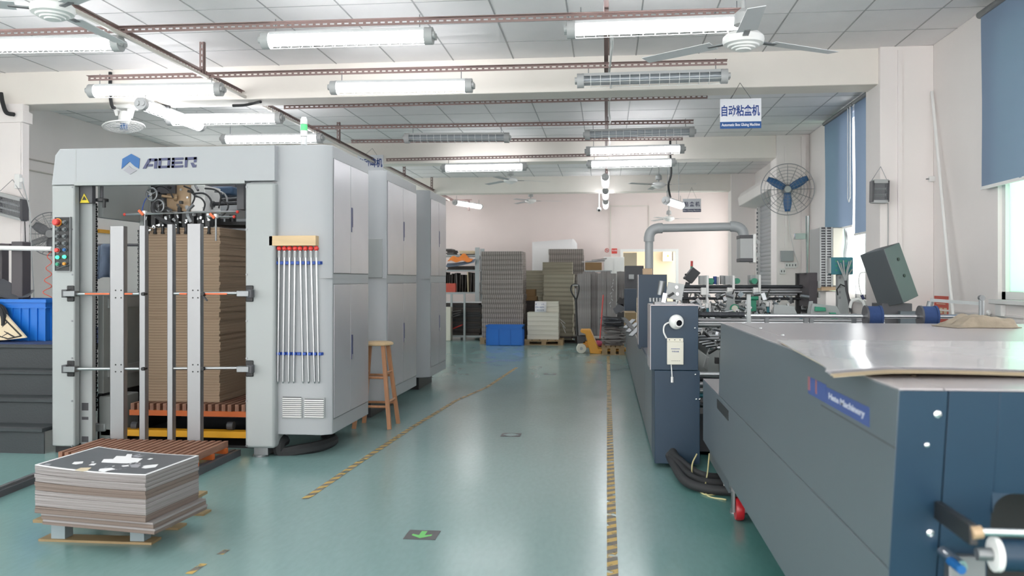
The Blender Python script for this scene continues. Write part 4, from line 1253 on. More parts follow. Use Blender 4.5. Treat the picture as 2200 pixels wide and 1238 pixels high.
slat_pallet(fa.x, fc.x, 5.70, FY - 0.075, 0.05, 0.135, 20, 'red-brown slatted pallet on the floor in front of the feeder')
t_ = thing('floor_track', 'dark steel track under the slatted pallet in front of the feeder', 'rail', ((fa.x + fc.x) / 2, 6.0, 0))
for xx in (fa.x + 0.35, fc.x - 0.02, fc.x + 0.02):
    bx(xx - 0.015, xx + 0.015, 5.45, FY + 0.05, 0, 0.049).build('track_bar', 'dark_grey', t_)

# ---- rack of eight steel rods with red knobs
p, q = PY(584, 529, 6.36), PY(684, 507, 6.36)
WB = bx(p.x, q.x, 6.30, 6.372, p.z, q.z).build('wooden_holder', 'maple', None, bevel=0.003)
tag(WB, 'pale wooden block on the white cabinet above the red-knobbed rods', 'holder')
for (py_, x0, x1, hh, nm) in ((565, 590, 692, 7, 'upper'), (760, 595, 694, 5, 'lower')):
    a, b = PY(x0, py_ + hh / 2, 6.36), PY(x1, py_ - hh / 2, 6.36)
    t_ = thing('rod_clip', 'blue ' + nm + ' clip strip holding the red-knobbed rods', 'clip strip', ((a.x + b.x) / 2, 6.36, a.z), 'blue rod clips')
    for k in range(9):
        w_ = (b.x - a.x) / 9
        bx(a.x + k * w_ + 0.006, a.x + (k + 1) * w_ - 0.006, 6.335, 6.369, a.z, b.z).build('clip_segment', 'blue_magnet', t_, bevel=0.002)
    bx(a.x, b.x, 6.36, 6.3695, a.z, b.z).build('backing_strip', 'blue_magnet', t_)
ORD = ['leftmost', 'second from the left', 'third from the left', 'fourth from the left', 'fourth from the right', 'third from the right', 'second from the right', 'rightmost']
tops = [600, 611.5, 622.5, 634, 645, 656.5, 668, 679.5]; bots = [597, 608, 620, 631, 651, 663, 676, 685]
for k in range(8):
    a, b = PY(tops[k], 534, 6.335), PY(bots[k], 820, 6.345)
    t_ = thing('stacking_rod', 'steel rod with a red ball knob in the cabinet rack, ' + ORD[k], 'rod', (b.x, b.y, b.z), 'red-knobbed rods')
    MB().cyl(a, b, 0.0085, 10).cyl(b, b + (b - a).normalized() * 0.015, 0.0085, 10, 0.003).build('shaft', 'steel', t_)
    MB().sphere(a, 0.0195, 14, 9).build('knob', 'red_plastic', t_)
    MB().cyl(a + (b - a).normalized() * 0.02, a + (b - a).normalized() * 0.07, 0.0115, 10).build('ferrule', 'grey_plastic', t_)

# ---- bar stool in the gap
sx, sy = PZ(806, 922, 0).x - 0.03, 7.78
stl = thing('bar_stool', 'tall wooden stool between the white cabinets', 'stool', (sx, sy, 0))
hS = 0.78
MB().lathe([(0.145, 0), (0.155, 0.006), (0.155, 0.02), (0.14, 0.03), (0.001, 0.031)], (sx, sy, hS - 0.03), (0, 0, 1), 28).build('seat', 'maple', stl)
feet = []
for (u, v) in ((-1, -1), (1, -1), (1, 1), (-1, 1)):
    t0 = Vector((sx + u * 0.085, sy + v * 0.085, hS - 0.03)); b0 = Vector((sx + u * 0.165, sy + v * 0.165, 0))
    feet.append((t0, b0)); MB().bar(t0, b0, 0.034, 0.034, (0, 1, 0)).build('leg', 'stool_wood', stl)
for (i, j, hgt) in ((0, 1, 0.2), (1, 2, 0.24), (2, 3, 0.2), (3, 0, 0.24), (0, 1, 0.46), (1, 2, 0.5), (2, 3, 0.46), (3, 0, 0.5)):
    f = 1 - hgt / (hS - 0.03)
    a = feet[i][0].lerp(feet[i][1], f); b = feet[j][0].lerp(feet[j][1], f)
    MB().cyl(a, b, 0.012, 10).build('rung', 'stool_wood', stl)

# ================================================================== PRINTED SHEET PILE (front left)
ZT = 0.405
q4 = [PZ(75, 1006, ZT), PZ(313, 1023, ZT), PZ(427, 981, ZT), PZ(211, 966, ZT)]
PP = thing('printed_sheet_pile', 'low pile of printed grey sheets on the small pallet, dark artwork on top', 'sheet pile', (q4[0].x + 0.3, q4[0].y + 0.3, 0.118))
def quad_slab(q, z0, z1, dx=0, dy=0, grow=0.0, curl=0.0):
    c = sum((Vector(v) for v in q), Vector()) / 4
    m = MB()
    qq = [c + (Vector(v) - c) * (1 + grow) + Vector((dx, dy, 0)) for v in q]
    def P(u, v):
        p = (qq[0] * (1 - u) + qq[1] * u) * (1 - v) + (qq[3] * (1 - u) + qq[2] * u) * v
        return Vector((p.x, p.y, z1 + curl * ((1 - u) ** 3 + 0.35 * u ** 4)))
    m.grid(P, 10, 2, z1 - z0)
    return m
zz = 0.120
seq = [('brown_edge', 0.016, 0.035), ('paper_edge', 0.013, 0.04), ('brown_edge', 0.018, 0.032), ('paper_edge', 0.012, 0.03)]
for (mm, hh, dx) in seq:
    quad_slab(q4, zz, zz + hh - 0.0012, dx, 0.012 + RNG.uniform(-.004, .004), 0.01).build('sheet_bundle', mm, PP); zz += hh
rest_h = (ZT - 0.004 - zz)
ups = [('brown_edge', 0.10), ('brown_edge', 0.05), ('paper_edge', 0.12), ('paper_edge', 0.12), ('paper_edge', 0.10), ('brown_edge', 0.09), ('brown_edge', 0.09), ('paper_edge', 0.08), ('paper_edge', 0.09), ('paper_edge', 0.08), ('paper_edge', 0.08)]
tot = sum(u[1] for u in ups)
for i, (mm, hh) in enumerate(ups):
    h_ = rest_h * hh / tot
    cu = 0.0016 * i
    quad_slab(q4, zz, zz + h_ - 0.001, RNG.uniform(-0.003, 0.003), RNG.uniform(-0.003, 0.003), 0.0, cu).build('sheet_bundle', mm, PP); zz += h_
top = quad_slab(q4, ZT - 0.004, ZT - 0.0005, 0, 0, 0, 0.018).build('top_sheet', 'paper_white', PP)
mat('print_dark', '55585e', 0.4, var=0.12, vscale=9)
def bil(u, v, lift):
    p = (q4[0] * (1 - u) + q4[1] * u) * (1 - v) + (q4[3] * (1 - u) + q4[2] * u) * v
    return Vector((p.x, p.y, ZT + lift + 0.018 * ((1 - u) ** 3 + 0.35 * u ** 4)))
g = MB(); g.grid(lambda u, v: bil(0.02 + 0.962 * u, 0.025 + 0.95 * v, 0.0), 10, 4); g.build('printed_area', 'print_dark', top)
def inv(px_, py_):
    p = PZ(60 + px_ / 5.626, 960 + py_ / 5.626, ZT)
    # invert the bilinear map numerically
    u = v = 0.5
    for _ in range(12):
        c = (q4[0] * (1 - u) + q4[1] * u) * (1 - v) + (q4[3] * (1 - u) + q4[2] * u) * v
        du = (q4[1] - q4[0]) * (1 - v) + (q4[2] - q4[3]) * v; dv = (q4[3] - q4[0]) * (1 - u) + (q4[2] - q4[1]) * u
        e = p - c; det = du.x * dv.y - du.y * dv.x
        u += (e.x * dv.y - e.y * dv.x) / det; v += (du.x * e.y - du.y * e.x) / det
    return u, v
marks = [('paper_white', [(885, 202), (915, 165), (1030, 160), (1070, 125), (1180, 125), (1200, 100), (1260, 100), (1250, 140), (1390, 150), (1330, 190), (1200, 210), (1000, 205)]),
         ('paper_white', [(530, 230), (560, 208), (670, 198), (660, 220), (580, 235)]), ('paper_white', [(730, 238), (770, 218), (830, 215), (800, 238)]),
         ('paper_white', [(1370, 265), (1420, 235), (1580, 222), (1540, 262), (1420, 275)]), ('logo_grey', [(190, 258), (220, 242), (290, 242), (260, 260)]),
         ('paper_white', [(1130, 236), (1210, 228), (1225, 242), (1150, 250)]), ('paper_white', [(850, 300), (870, 275), (1010, 262), (1060, 280), (960, 300), (920, 318)]),
         ('die_board', [(560, 298), (640, 268), (770, 262), (720, 298), (660, 310)]), ('logo_grey', [(1240, 120), (1300, 112), (1400, 118), (1330, 140)]),
         ('logo_grey', [(1230, 225), (1300, 218), (1370, 222), (1330, 262), (1250, 258)]), ('paper_white', [(1440, 160), (1480, 145), (1520, 150), (1470, 165)]), ('paper_white', [(760, 205), (780, 197), (810, 198), (790, 207)])]
fr9 = random.Random(12)
for k in range(46):
    bx_, by_ = fr9.choice([(1300, 120), (1330, 165), (1010, 270), (930, 285), (1250, 205), (1300, 245), (1100, 260), (1180, 225)])
    x9, y9 = bx_ + fr9.uniform(-95, 95), by_ + fr9.uniform(-22, 22); w9 = fr9.uniform(8, 45); h9 = fr9.uniform(3, 8)
    marks.append((fr9.choice(['paper_white', 'logo_grey', 'logo_grey']), [(x9, y9), (x9 + h9 * 1.5, y9 - h9), (x9 + h9 * 1.5 + w9, y9 - h9 - w9 * 0.12), (x9 + w9, y9 - w9 * 0.12)]))
for (mm, poly) in marks:
    c = MB(); uv = [inv(*q) for q in poly]
    pts = [bil(u, v, 0.0009) for u, v in uv]
    c.add(pts, [tuple(range(len(pts)))]); c.build('print_mark', mm, top)
# its pallet: boards over grey blocks over bottom boards
PA = thing('small_pallet', 'small pallet with grey blocks under the printed sheet pile', 'pallet', (q4[0].x + 0.3, q4[0].y + 0.3, 0))
fl, fr_ = PZ(76, 1166, 0), PZ(320, 1174, 0)
bk = PZ(444, 1105, 0)
dirx = (fr_ - fl).normalized(); L = (fr_ - fl).length
run = Vector((bk.x - fr_.x, bk.y - fr_.y, 0))
diry = run.normalized()
offs = [0.04, run.length * 0.5, run.length - 0.02]
for i, o_ in enumerate(offs):
    base = fl + diry * (o_ + 0.03)
    MB().bar(base + Vector((0, 0, 0.006)), base + dirx * L + Vector((0, 0, 0.006)), 0.10, 0.012).build('bottom_board', 'plywood', PA)
    for f in (0.16, 0.86):
        c = base + dirx * (L * f)
        m = MB().obox((c.x, c.y, 0.0555), (0.075, 0.07, 0.087), Matrix.Rotation(math.atan2(dirx.y, dirx.x), 3, 'Z'))
        m.build('block', 'block_grey', PA)
    b2 = base + Vector((0, 0, 0.1075)) - dirx * 0.02
    MB().bar(b2, b2 + dirx * (L - 0.01), 0.13, 0.016).build('deck_board', 'plywood', PA)

# ================================================================== LEFT EDGE: steps, crate, boards, rails
noses = [PZ(60, 920, 0.2), PZ(60, 857, 0.4), PZ(60, 797, 0.6), PZ(60, 742, 0.8)]
x0s, x1s = pl.x + 0.64, xa - 0.03
SP = thing('operator_steps', 'black tread-plate steps and platform beside the white feeder', 'steps', ((x0s + x1s) / 2, noses[0].y, 0))
for i, nz in enumerate(noses):
    z1_ = 0.2 * (i + 1); yn = noses[0].y + 0.2 * i
    yb_ = yn + (0.26 if i < 3 else 2.6)
    x1_ = x1s if i < 3 else x1s - 0.0
    bx(x0s - 0.6, x1_, yn - 0.012, yb_, z1_ - 0.03, z1_).build('tread', 'tread_black', SP, bevel=0.004)
    bx(x0s - 0.6, x1_, yn - 0.014, yn + 0.03, z1_, z1_ + 0.002).build('nosing', 'dark_grey', SP)
    bx(x0s - 0.6, x1_, yn + 0.012, yn + 0.02, z1_ - 0.2 + 0.0, z1_ - 0.03).build('riser', 'tread_black', SP)
m = bx(x0s - 0.6, x1s, noses[0].y + 0.62, noses[0].y + 3.2, 0.802, 0.806).build('platform_sheet', 'felt_blue', SP)
zp = 0.806
# blue crate on the platform
def crate(name, label, x0, x1, y0, y1, z0, z1, rotz=0, lean=0.02, ribs=5, rib_m='blue_plastic'):
    c = Vector(((x0 + x1) / 2, (y0 + y1) / 2, z0))
    t_ = thing(name, label, 'crate', c, 'blue plastic crates')
    a, b, h = (x1 - x0) / 2, (y1 - y0) / 2, z1 - z0
    th = 0.008
    body = MB()
    body.box(-a, a, -b, -b + th, 0, h); body.box(-a, a, b - th, b, 0, h); body.box(-a, -a + th, -b, b, 0, h); body.box(a - th, a, -b, b, 0, h); body.box(-a, a, -b, b, 0, th)
    rim = MB()
    for (u0, u1, v0, v1) in ((-a - 0.015, a + 0.015, -b - 0.015, -b), (-a - 0.015, a + 0.015, b, b + 0.015), (-a - 0.015, -a, -b, b), (a, a + 0.015, -b, b)):
        rim.box(u0, u1, v0, v1, h - 0.03, h); rim.box(u0, u1, v0, v1, h * 0.80 - 0.006, h * 0.80 + 0.004)
    R3 = Matrix.Rotation(rotz, 4, 'Z'); T = Matrix.Translation(c) @ R3
    body.xform(T).build('crate_body', rib_m, t_); rim.xform(T).build('crate_rim', rib_m, t_)
    for k in range(ribs + 1):
        u = -a + 2 * a * k / ribs
        m = MB(); m.box(u - 0.006, u + 0.006, -b - 0.012, -b, 0, h * 0.8); m.box(u - 0.006, u + 0.006, b, b + 0.012, 0, h * 0.8); m.xform(T).build('rib', rib_m, t_)
    for k in range(4):
        v = -b + 2 * b * (k + 0.5) / 4
        m = MB(); m.box(-a - 0.012, -a, v - 0.006, v + 0.006, 0, h * 0.8); m.box(a, a + 0.012, v - 0.006, v + 0.006, 0, h * 0.8); m.xform(T).build('rib', rib_m, t_)
    return t_
ck = PZ(42, 732, zp)
zc_ = PY(42, 643, ck.y).z
T0 = crate('plastic_crate', 'blue plastic crate on the black platform beside the white feeder', ck.x - 0.30, ck.x + 0.30, ck.y - 0.0, ck.y + 0.5, zp, zc_, math.radians(-6), ribs=7)
# paper offcuts lying in the crate
for k, (px_, py_, rz, ry) in enumerate(((18, 628, 0.2, 0.3), (34, 634, 0.35, -0.12), (8, 618, -0.1, 0.42))):
    p = PY(px_, py_, ck.y + 0.15 + 0.05 * k)
    m = MB().obox((0, 0, 0), (0.26, 0.22, 0.012), Matrix.Identity(3))
    m.xform(Matrix.Translation(p) @ Matrix.Rotation(ry, 4, 'Y') @ Matrix.Rotation(rz, 4, 'Z') @ Matrix.Rotation(0.3, 4, 'X'))
    tag(m.build('printed_offcut', 'print_dark'), ['dark printed offcut lying topmost in the blue crate on the platform', 'dark printed offcut at the right rim of the platform crate', 'dark printed offcut leaning at the left in the platform crate'][k], 'offcut', 'offcuts in the platform crate')
# cutting die board leaning in front of the crate
db = thing('die_board', 'pale die board with black cutting rule outlines leaning before the blue crate', 'die board', PZ(30, 742, zp))
cor = [PY(-30, 640, ck.y - 0.02), PY(56, 737, ck.y - 0.16), PY(10, 742, ck.y - 0.2), PY(-60, 745, ck.y - 0.18)]
bz = min(c.z for c in cor)
cor = [c + Vector((0, 0, zp + 0.002 - bz)) for c in cor]
m = MB(); m.add(cor + [c + Vector((0.0, 0.018, 0.004)) for c in cor], [(0, 1, 2, 3), (7, 6, 5, 4), (0, 4, 5, 1), (1, 5, 6, 2), (2, 6, 7, 3), (3, 7, 4, 0)])
m.build('board', 'die_board', db)
def onb(u, v): return (cor[0] * (1 - u) + cor[1] * u) * (1 - v) + (cor[3] * (1 - u) + cor[2] * u) * v + Vector((0, -0.006, 0.002))
for (u0, v0, u1, v1) in ((0.35, 0.12, 0.95, 0.12), (0.95, 0.12, 0.95, 0.75), (0.3, 0.5, 0.95, 0.42), (0.3, 0.75, 0.95, 0.75), (0.6, 0.12, 0.6, 0.75), (0.42, 0.12, 0.42, 0.6), (0.78, 0.42, 0.78, 0.75)):
    MB().cyl(onb(u0, v0), onb(u1, v1), 0.006, 6).build('cutting_rule', 'black_rubber', db)
# hand rail
rp = PY(31, 525, 7.35); rb = 0.8
HR = thing('platform_rail', 'pale pipe rail on dark square posts behind the platform', 'rail', (rp.x, 7.35, rb))
hp0, hp1 = PY(24, 640, 7.35), PY(48, 519, 7.35)
bx(hp0.x, hp1.x, 7.35, 7.47, zp, hp1.z).build('post', 'taupe_post', HR, bevel=0.006)
bx(PY(-40, 600, 7.6).x, PY(4, 600, 7.6).x, 7.6, 7.7, zp, PY(0, 523, 7.6).z).build('post', 'taupe_post', HR, bevel=0.006)
MB().bar(PY(-40, 530, 7.5), PY(26, 528, 7.41), 0.06, 0.035).build('post_cap', 'taupe_post', HR)
MB().cyl(PY(-50, 532, 7.31), PY(112, 535, 7.31), 0.022, 14).build('pipe', 'white_plastic', HR)
# black hose reel at the edge
c = PY(-12, 712, 7.15)
hr = thing('hose_coil', 'coiled black hose standing on the platform at the left edge', 'hose', (c.x, c.y, zp))
for k in range(3):
    MB().ring((c.x, c.y + 0.03 * k, max(c.z, zp + 0.165)), (0.5, 1, 0), 0.15, 0.016, 32, 8).build('coil_turn', 'black_rubber', hr)
# ================================================================== DELIVERY CONVEYOR (near right)
CX0, CX1 = 0.66, 2.62
YN, YF, ZS, ZTP = 2.04, 5.10, 0.668, 1.10
DC = thing('delivery_conveyor', 'large slate-blue conveyor housing in the right foreground, glossy sheets on its top', 'machine', ((CX0 + CX1) / 2, 3.6, 0))
th = 0.012
sd = MB(); sd.prism([(YN, ZTP), (YF, ZTP), (YF + 0.10, ZS + 0.003), (YN + 0.07, ZS + 0.003)], 'yz', CX0, CX0 + th)
sd.build('side_panel', 'navy_reflect_steel', DC, bevel=0.002)
MB().prism([(YN + 0.07, ZS), (YF + 0.93, ZS), (YF + 0.93, 0.25), (YN + 0.13, 0.25)], 'yz', CX0, CX0 + th).build('lower_side_panel', 'navy_reflect_steel', DC, bevel=0.002)
MB().prism([(YN, ZTP), (YF, ZTP), (YF + 0.93, 0.25), (YN + 0.13, 0.25)], 'yz', CX1 - th, CX1).build('side_panel', 'navy_reflect_steel', DC)
bx(CX0 + th, CX1 - th, 2.45, YF - 0.01, 0.3, ZTP - 0.004).build('inner_body', 'dark_grey', DC)
bx(CX0 + th, CX1 - th, YF - 0.02, YF + 0.92, 0.28, ZS).build('tail_body', 'navy_reflect_steel', DC)
bx(CX0, CX1, YF + 0.10, YF + 0.93, ZS, ZS + 0.004).build('tail_cover', 'hood_top_steel', DC)
MB().prism([(YF - 0.01, ZTP), (YF, ZTP), (YF + 0.10, ZS), (YF + 0.09, ZS)], 'yz', CX0 + th, CX1 - th).build('end_panel', 'navy_reflect_steel', DC)
# top plates with seams
ys_ = [YN, 3.52, YF]
for k in range(2):
    bx(CX0 + 0.10, CX1, ys_[k] + 0.002, ys_[k + 1] - 0.002, ZTP, ZTP + 0.004).build('top_plate', 'hood_top_steel', DC, bevel=0.001)
bx(CX0, CX0 + 0.097, YN, YF, ZTP, ZTP + 0.004).build('top_edge_plate', 'hood_top_steel', DC, bevel=0.001)
for k in range(6):
    MB().lathe([(0.008, 0), (0.007, 0.003), (0.001, 0.005)], (CX0 + 0.12, 2.3 + k * 0.55, ZTP + 0.004), (0, 0, 1), 12).build('screw', 'chrome', DC)
# slot cut-out at the tail
s0, s1 = PX(1541, 866, CX0), PX(1565, 896, CX0)
bx(CX0 - 0.002, CX0 + 0.001, s1.y, s0.y, ZS - 0.085, ZS - 0.03).build('hand_slot', 'black_plastic', DC)
# side seam of the cover
bx(CX0 - 0.001, CX0 + 0.001, YN + 0.02, 2.75, 0.962, 0.965).build('panel_seam', 'dark_grey', DC)
# maker's plate on the side
n0, n1 = PX(1776, 835, CX0), PX(1868, 905, CX0)
ya_, yb_ = n0.y, n1.y; zl, zh = 0.978, 1.028
bx(CX0 - 0.0015, CX0, yb_, ya_, zl, zh).build('maker_plate', 'label_plate', DC)
text('maker_lettering', 'Hete Machinery', 0.05, 'label_ink', DC, (CX0 - 0.002, (ya_ + yb_) / 2, (zl + zh) / 2), ROT_LEFT, width=(ya_ - yb_) * 0.84, height=0.024, bold=0.001)
l0, l1 = PX(1737, 820, CX0), PX(1775, 850, CX0)
lm = MB(); lm.box(CX0 - 0.0015, CX0, l1.y, l0.y, zl + 0.0, zh + 0.006); lm.build('maker_badge', 'label_plate', DC)
bx(CX0 - 0.002, CX0, l0.y - 0.03, l0.y, zl + 0.012, zh + 0.006).build('maker_badge_bar', 'label_red', DC)
bx(CX0 - 0.002, CX0, l0.y - 0.12, l0.y - 0.10, zl + 0.012, zh + 0.006).build('maker_badge_bar', 'label_red', DC)
# front: sloped panels and the roller mouth
def fy(z): return YN + (ZTP - z) * 0.16
def fpanel(x0, x1, z0, z1, name='front_panel', m_='navy_steel', d=0.0):
    MB().add([(x0, fy(z0) - d, z0), (x1, fy(z0) - d, z0), (x1, fy(z1) - d, z1), (x0, fy(z1) - d, z1),
              (x0, fy(z0) + 0.02, z0), (x1, fy(z0) + 0.02, z0), (x1, fy(z1) + 0.02, z1), (x0, fy(z1) + 0.02, z1)],
             [(0, 1, 2, 3), (7, 6, 5, 4), (0, 4, 5, 1), (1, 5, 6, 2), (2, 6, 7, 3), (3, 7, 4, 0)]).build(name, m_, DC, bevel=0.001)
xs_ = PY(2031, 900, 2.06).x
fpanel(CX0 + 0.001, xs_ - 0.0015, 0.26, ZTP - 0.001)
xo = PY(2116, 1090, 2.12).x; zo = PY(2150, 1056, 2.1).z
fpanel(xs_ + 0.0015, xo, 0.26, ZTP - 0.001)
fpanel(xo, CX1 - 0.02, zo, ZTP - 0.001)
# rounded corner of the mouth
cr = MB(); rr_ = 0.045
pts = [(xo - 0.002, zo + 0.002)] + [(xo + rr_ - rr_ * math.sin(a), zo - rr_ + rr_ * math.cos(a)) for a in [i * math.pi / 2 / 8 for i in range(9)]]
cr.prism([(p[0], p[1]) for p in pts], 'xz', fy(zo) + 0.0, fy(zo) + 0.02); cr.build('mouth_corner', 'navy_steel', DC)
bx(xo - 0.02, CX1 - 0.02, 2.44, 2.45, 0.26, zo + 0.05).build('mouth_back', 'black_plastic', DC)
for (px_, py_, r) in ((2013, 890, 0.009), (1994, 958, 0.006), (2013, 1157, 0.009)):
    p = PY(px_, py_, 2.05); y_ = fy(p.z)
    MB().lathe([(r, 0), (r * 0.9, 0.004), (0.001, 0.006)], (p.x, y_, p.z), (0, -1, 0), 14).build('screw', 'chrome', DC)
a0 = PY(2006, 1090, 2.12); a1 = PY(2092, 1150, 1.82)
MB().bar(a0, a1, 0.016, 0.042).build('roller_arm', 'black_plastic', DC, bevel=0.002)
MB().box(a0.x - 0.012, a0.x + 0.014, a0.y - 0.02, a0.y + 0.02, a0.z - 0.03, a0.z + 0.03).build('arm_socket', 'black_plastic', DC)
a2 = PY(2102, 1143, 1.82)
MB().cyl((a2.x, 1.82, a2.z), (CX1 - 0.1, 1.82, a2.z), 0.008, 14).build('guide_rod', 'chrome', DC)
MB().cyl((a1.x - 0.004, 1.82, a1.z + 0.004), (a2.x + 0.006, 1.82, a2.z), 0.013, 12).build('rod_joint', 'tan_plate', DC)
r0 = PY(2145, 1192, 1.98)
MB().cyl((r0.x, 1.98, r0.z), (CX1 - 0.1, 1.98, r0.z), 0.034, 20).build('feed_roller', 'navy_steel', DC)
MB().lathe([(0.026, 0), (0.037, 0.002), (0.037, 0.014), (0.026, 0.016)], (r0.x - 0.014, 1.98, r0.z), (1, 0, 0), 20).build('roller_collar', 'white_plastic', DC)
MB().cyl((r0.x - 0.045, 1.98, r0.z), (r0.x - 0.012, 1.98, r0.z), 0.014, 12).build('roller_journal', 'dull_steel', DC)
b0, b1 = PY(2032, 1290, 2.1), PY(2110, 1192, 2.1)
bx(b0.x, b1.x, 2.08, 2.13, b0.z - 0.1, b1.z).build('bearing_bracket', 'dull_steel', DC, bevel=0.002)
k0 = PY(2048, 1204, 2.02)
MB().cyl((k0.x, 2.08, k0.z), (k0.x + 0.01, 2.0, k0.z - 0.008), 0.014, 12).build('air_fitting', 'chrome', DC)
k1 = PY(2062, 1222, 1.97)
MB().cyl((k1.x, 2.02, k1.z), (k1.x, 1.96, k1.z), 0.010, 12).build('blue_push_fitting', 'logo_blue', DC)
# castors
cw = PZ(1590, 1122, 0)
for (xx, yy) in ((cw.x, 4.95), (cw.x, 2.6), (CX1 - 0.15, 4.95), (CX1 - 0.15, 2.6)):
    MB().lathe([(0.03, -0.022), (0.062, -0.022), (0.066, -0.012), (0.066, 0.012), (0.062, 0.022), (0.03, 0.022)], (xx, yy, 0.066), (1, 0.0, 0), 24).build('castor_wheel', 'red_caster', DC)
    m = MB(); m.box(xx - 0.04, xx - 0.027, yy - 0.03, yy + 0.03, 0.05, 0.17); m.box(xx + 0.027, xx + 0.04, yy - 0.03, yy + 0.03, 0.05, 0.17); m.box(xx - 0.05, xx + 0.05, yy - 0.05, yy + 0.05, 0.17, 0.25)
    m.build('castor_fork', 'dull_steel', DC)
    MB().lathe([(0.05, 0), (0.045, 0.02), (0.012, 0.025), (0.01, 0.25)], (xx + 0.02, yy + 0.16, 0), (0, 0, 1), 16).build('levelling_foot', 'dull_steel', DC)
bx(CX0 + 0.03, CX0 + 0.09, 5.0, 5.9, 0.14, 0.25).build('frame_rail', 'navy_reflect_steel', DC)

# glossy sheets on the conveyor
mat('glossy_sheet', 'c4c1c5', 0.18, spec=0.5, coat=0.3, var=0.05, vscale=2)
SHT = thing('glossy_sheets', 'few glossy pale sheets with curled edges lying on the conveyor top', 'sheets', (1.3, 2.9, ZTP + 0.004))
for k in range(4):
    off = 0.012 * (3 - k)
    def P(u, v, k=k, off=off):
        # u across (left edge overhangs), v away from the camera
        xl = 0.55 + 0.11 * v ** 0.6 + off * 0.4
        x = xl + (2.3 - xl) * u
        y = 2.25 + (3.44 - 2.25) * v - off * 0.5 + 0.10 * u * (1 - v)
        near = (1 - v) ** 3
        z = ZTP + 0.006 + 0.004 * k + 0.010 * near * (0.6 + 0.5 * math.sin(u * 9 + 1)) + 0.004 * math.sin(u * 7 + v * 5) * (1 - v)
        edge = max(0.0, 0.08 - u) / 0.08
        z -= 0.009 * edge * (1 - v)
        return Vector((x, y, z))
    m = MB(); m.grid(P, 36, 14, 0.0012)
    m.build('sheet', 'glossy_sheet' if k > 1 else 'die_board', SHT)

# crumpled cloth
c = PZ(2095, 702, ZTP + 0.006)
rc = random.Random(4)
def sm(a_, b_, x):
    t = min(1, max(0, (x - a_) / (b_ - a_))); return t * t * (3 - 2 * t)
def P(u, v):
    x = -0.17 + 0.34 * u; y = -0.12 + 0.24 * v
    edge = sm(0, 0.16, v) * sm(0, 0.10, 1 - v)
    h_ = 0.058 * sm(-0.05, 0.5, u) - 0.018 * sm(0.5, 0.95, u)
    h_ *= sm(0, 0.05, 1 - u) * edge
    wr_ = 0.005 * math.sin(u * 21 + v * 9) * math.sin(v * 6) + 0.004 * math.sin(u * 13 - v * 19)
    fold = 0.012 * math.exp(-((v - 0.22 - 0.1 * math.sin(u * 5)) ** 2) / 0.003) * sm(0.25, 0.5, u)
    return Vector((x, y + 0.02 * math.sin(u * 6), max(0.004, h_ + (wr_ - fold) * edge * sm(0, 0.2, u))))
m = MB(); m.grid(P, 40, 26, 0.004); m.xform(Matrix.Translation(c) @ Matrix.Rotation(0.15, 4, 'Z'))
tag(m.build('work_cloth', 'beige_cloth'), 'crumpled beige work cloth lying on the conveyor top', 'cloth')

# ================================================================== FOLDER GLUER (dark machine along the aisle)
GL = thing('folder_gluer', 'long dark blue box gluing machine right of the aisle, steel rods and white plates', 'machine', (1.2, 9.5, 0))
GX = 0.345
yc = 6.27
seams = [yc + 0.42, 7.95, 10.45, 12.3, 15.6]
for k in range(4):
    bx(GX, GX + 0.02, seams[k] + 0.003, seams[k + 1] - 0.003, 0.03, 0.675).build('base_panel', 'navy_reflect_steel', GL, bevel=0.002)
bx(GX + 0.02, 0.62, seams[0], 15.6, 0.62, 0.672).build('base_top', 'hood_top_steel', GL)
bx(2.16, 2.20, 6.5, 15.6, 0.03, 0.75).build('far_frame', 'navy_reflect_steel', GL)
bx(GX + 0.02, 2.16, 6.75, 15.5, 0.03, 0.32).build('base_tray', 'dark_grey', GL)
# front control cabinet
bx(GX, 0.664, yc, yc + 0.42, 0.03, 0.70).build('front_cabinet_lower', 'navy_steel', GL, bevel=0.003)
bx(GX - 0.028, 0.652, yc - 0.003, yc + 0.42, 0.703, 1.165).build('front_cabinet_upper', 'navy_steel', GL, bevel=0.003)
bx(GX - 0.032, GX - 0.027, yc - 0.001, yc + 0.42, 0.705, 1.165).build('cabinet_side_plate', 'hood_top_steel', GL)
bx(GX - 0.03, 0.655, yc - 0.003, yc + 0.42, 1.166, 1.172).build('cabinet_lid', 'hood_top_steel', GL)
for (px_, py_) in ((1493, 705), (1494, 805), (1496, 858), (1503, 858)):
    p = PY(px_, py_, yc - 0.004); MB().sphere(p, 0.008, 10, 6).build('screw', 'chrome', GL)
# cable mouth
p = PY(1437, 978, yc)
MB().lathe([(0.03, 0), (0.03, 0.004), (0.001, 0.004)], (p.x + 0.01, yc + 0.001, p.z), (0, -1, 0), 20).build('cable_mouth', 'black_plastic', GL)
# hot-melt head lying on the cabinet: motor, bracket, lever
bm = MB(); a, b = PY(1413, 634, yc + 0.16), PY(1430, 604, yc + 0.16)
MB().cyl(PY(1418, 634, yc + 0.16), PY(1423, 604, yc + 0.16), 0.024, 16).build('gauge_motor', 'dull_steel', GL)
bk_ = PY(1450, 626, yc + 0.12)
m = MB().obox((0, 0, 0), (0.12, 0.03, 0.12)); m.xform(Matrix.Translation(bk_) @ Matrix.Rotation(0.18, 4, 'Y')); m.build('bracket_plate', 'grey_plastic', GL, bevel=0.004)
for (dx, dz) in ((0.01, 0.03), (0.015, -0.02)):
    MB().cyl(bk_ + Vector((dx, -0.03, dz)), bk_ + Vector((dx, -0.01, dz)), 0.013, 8).build('bracket_bolt', 'steel', GL)
for k in range(4):
    p = PY(1397 + k * 7, 644, yc + 0.1); MB().cyl(p + Vector((0, -0.02, -0.015)), p + Vector((0.0, -0.02, 0.014)), 0.010, 10).build('adjuster', 'dull_steel', GL)
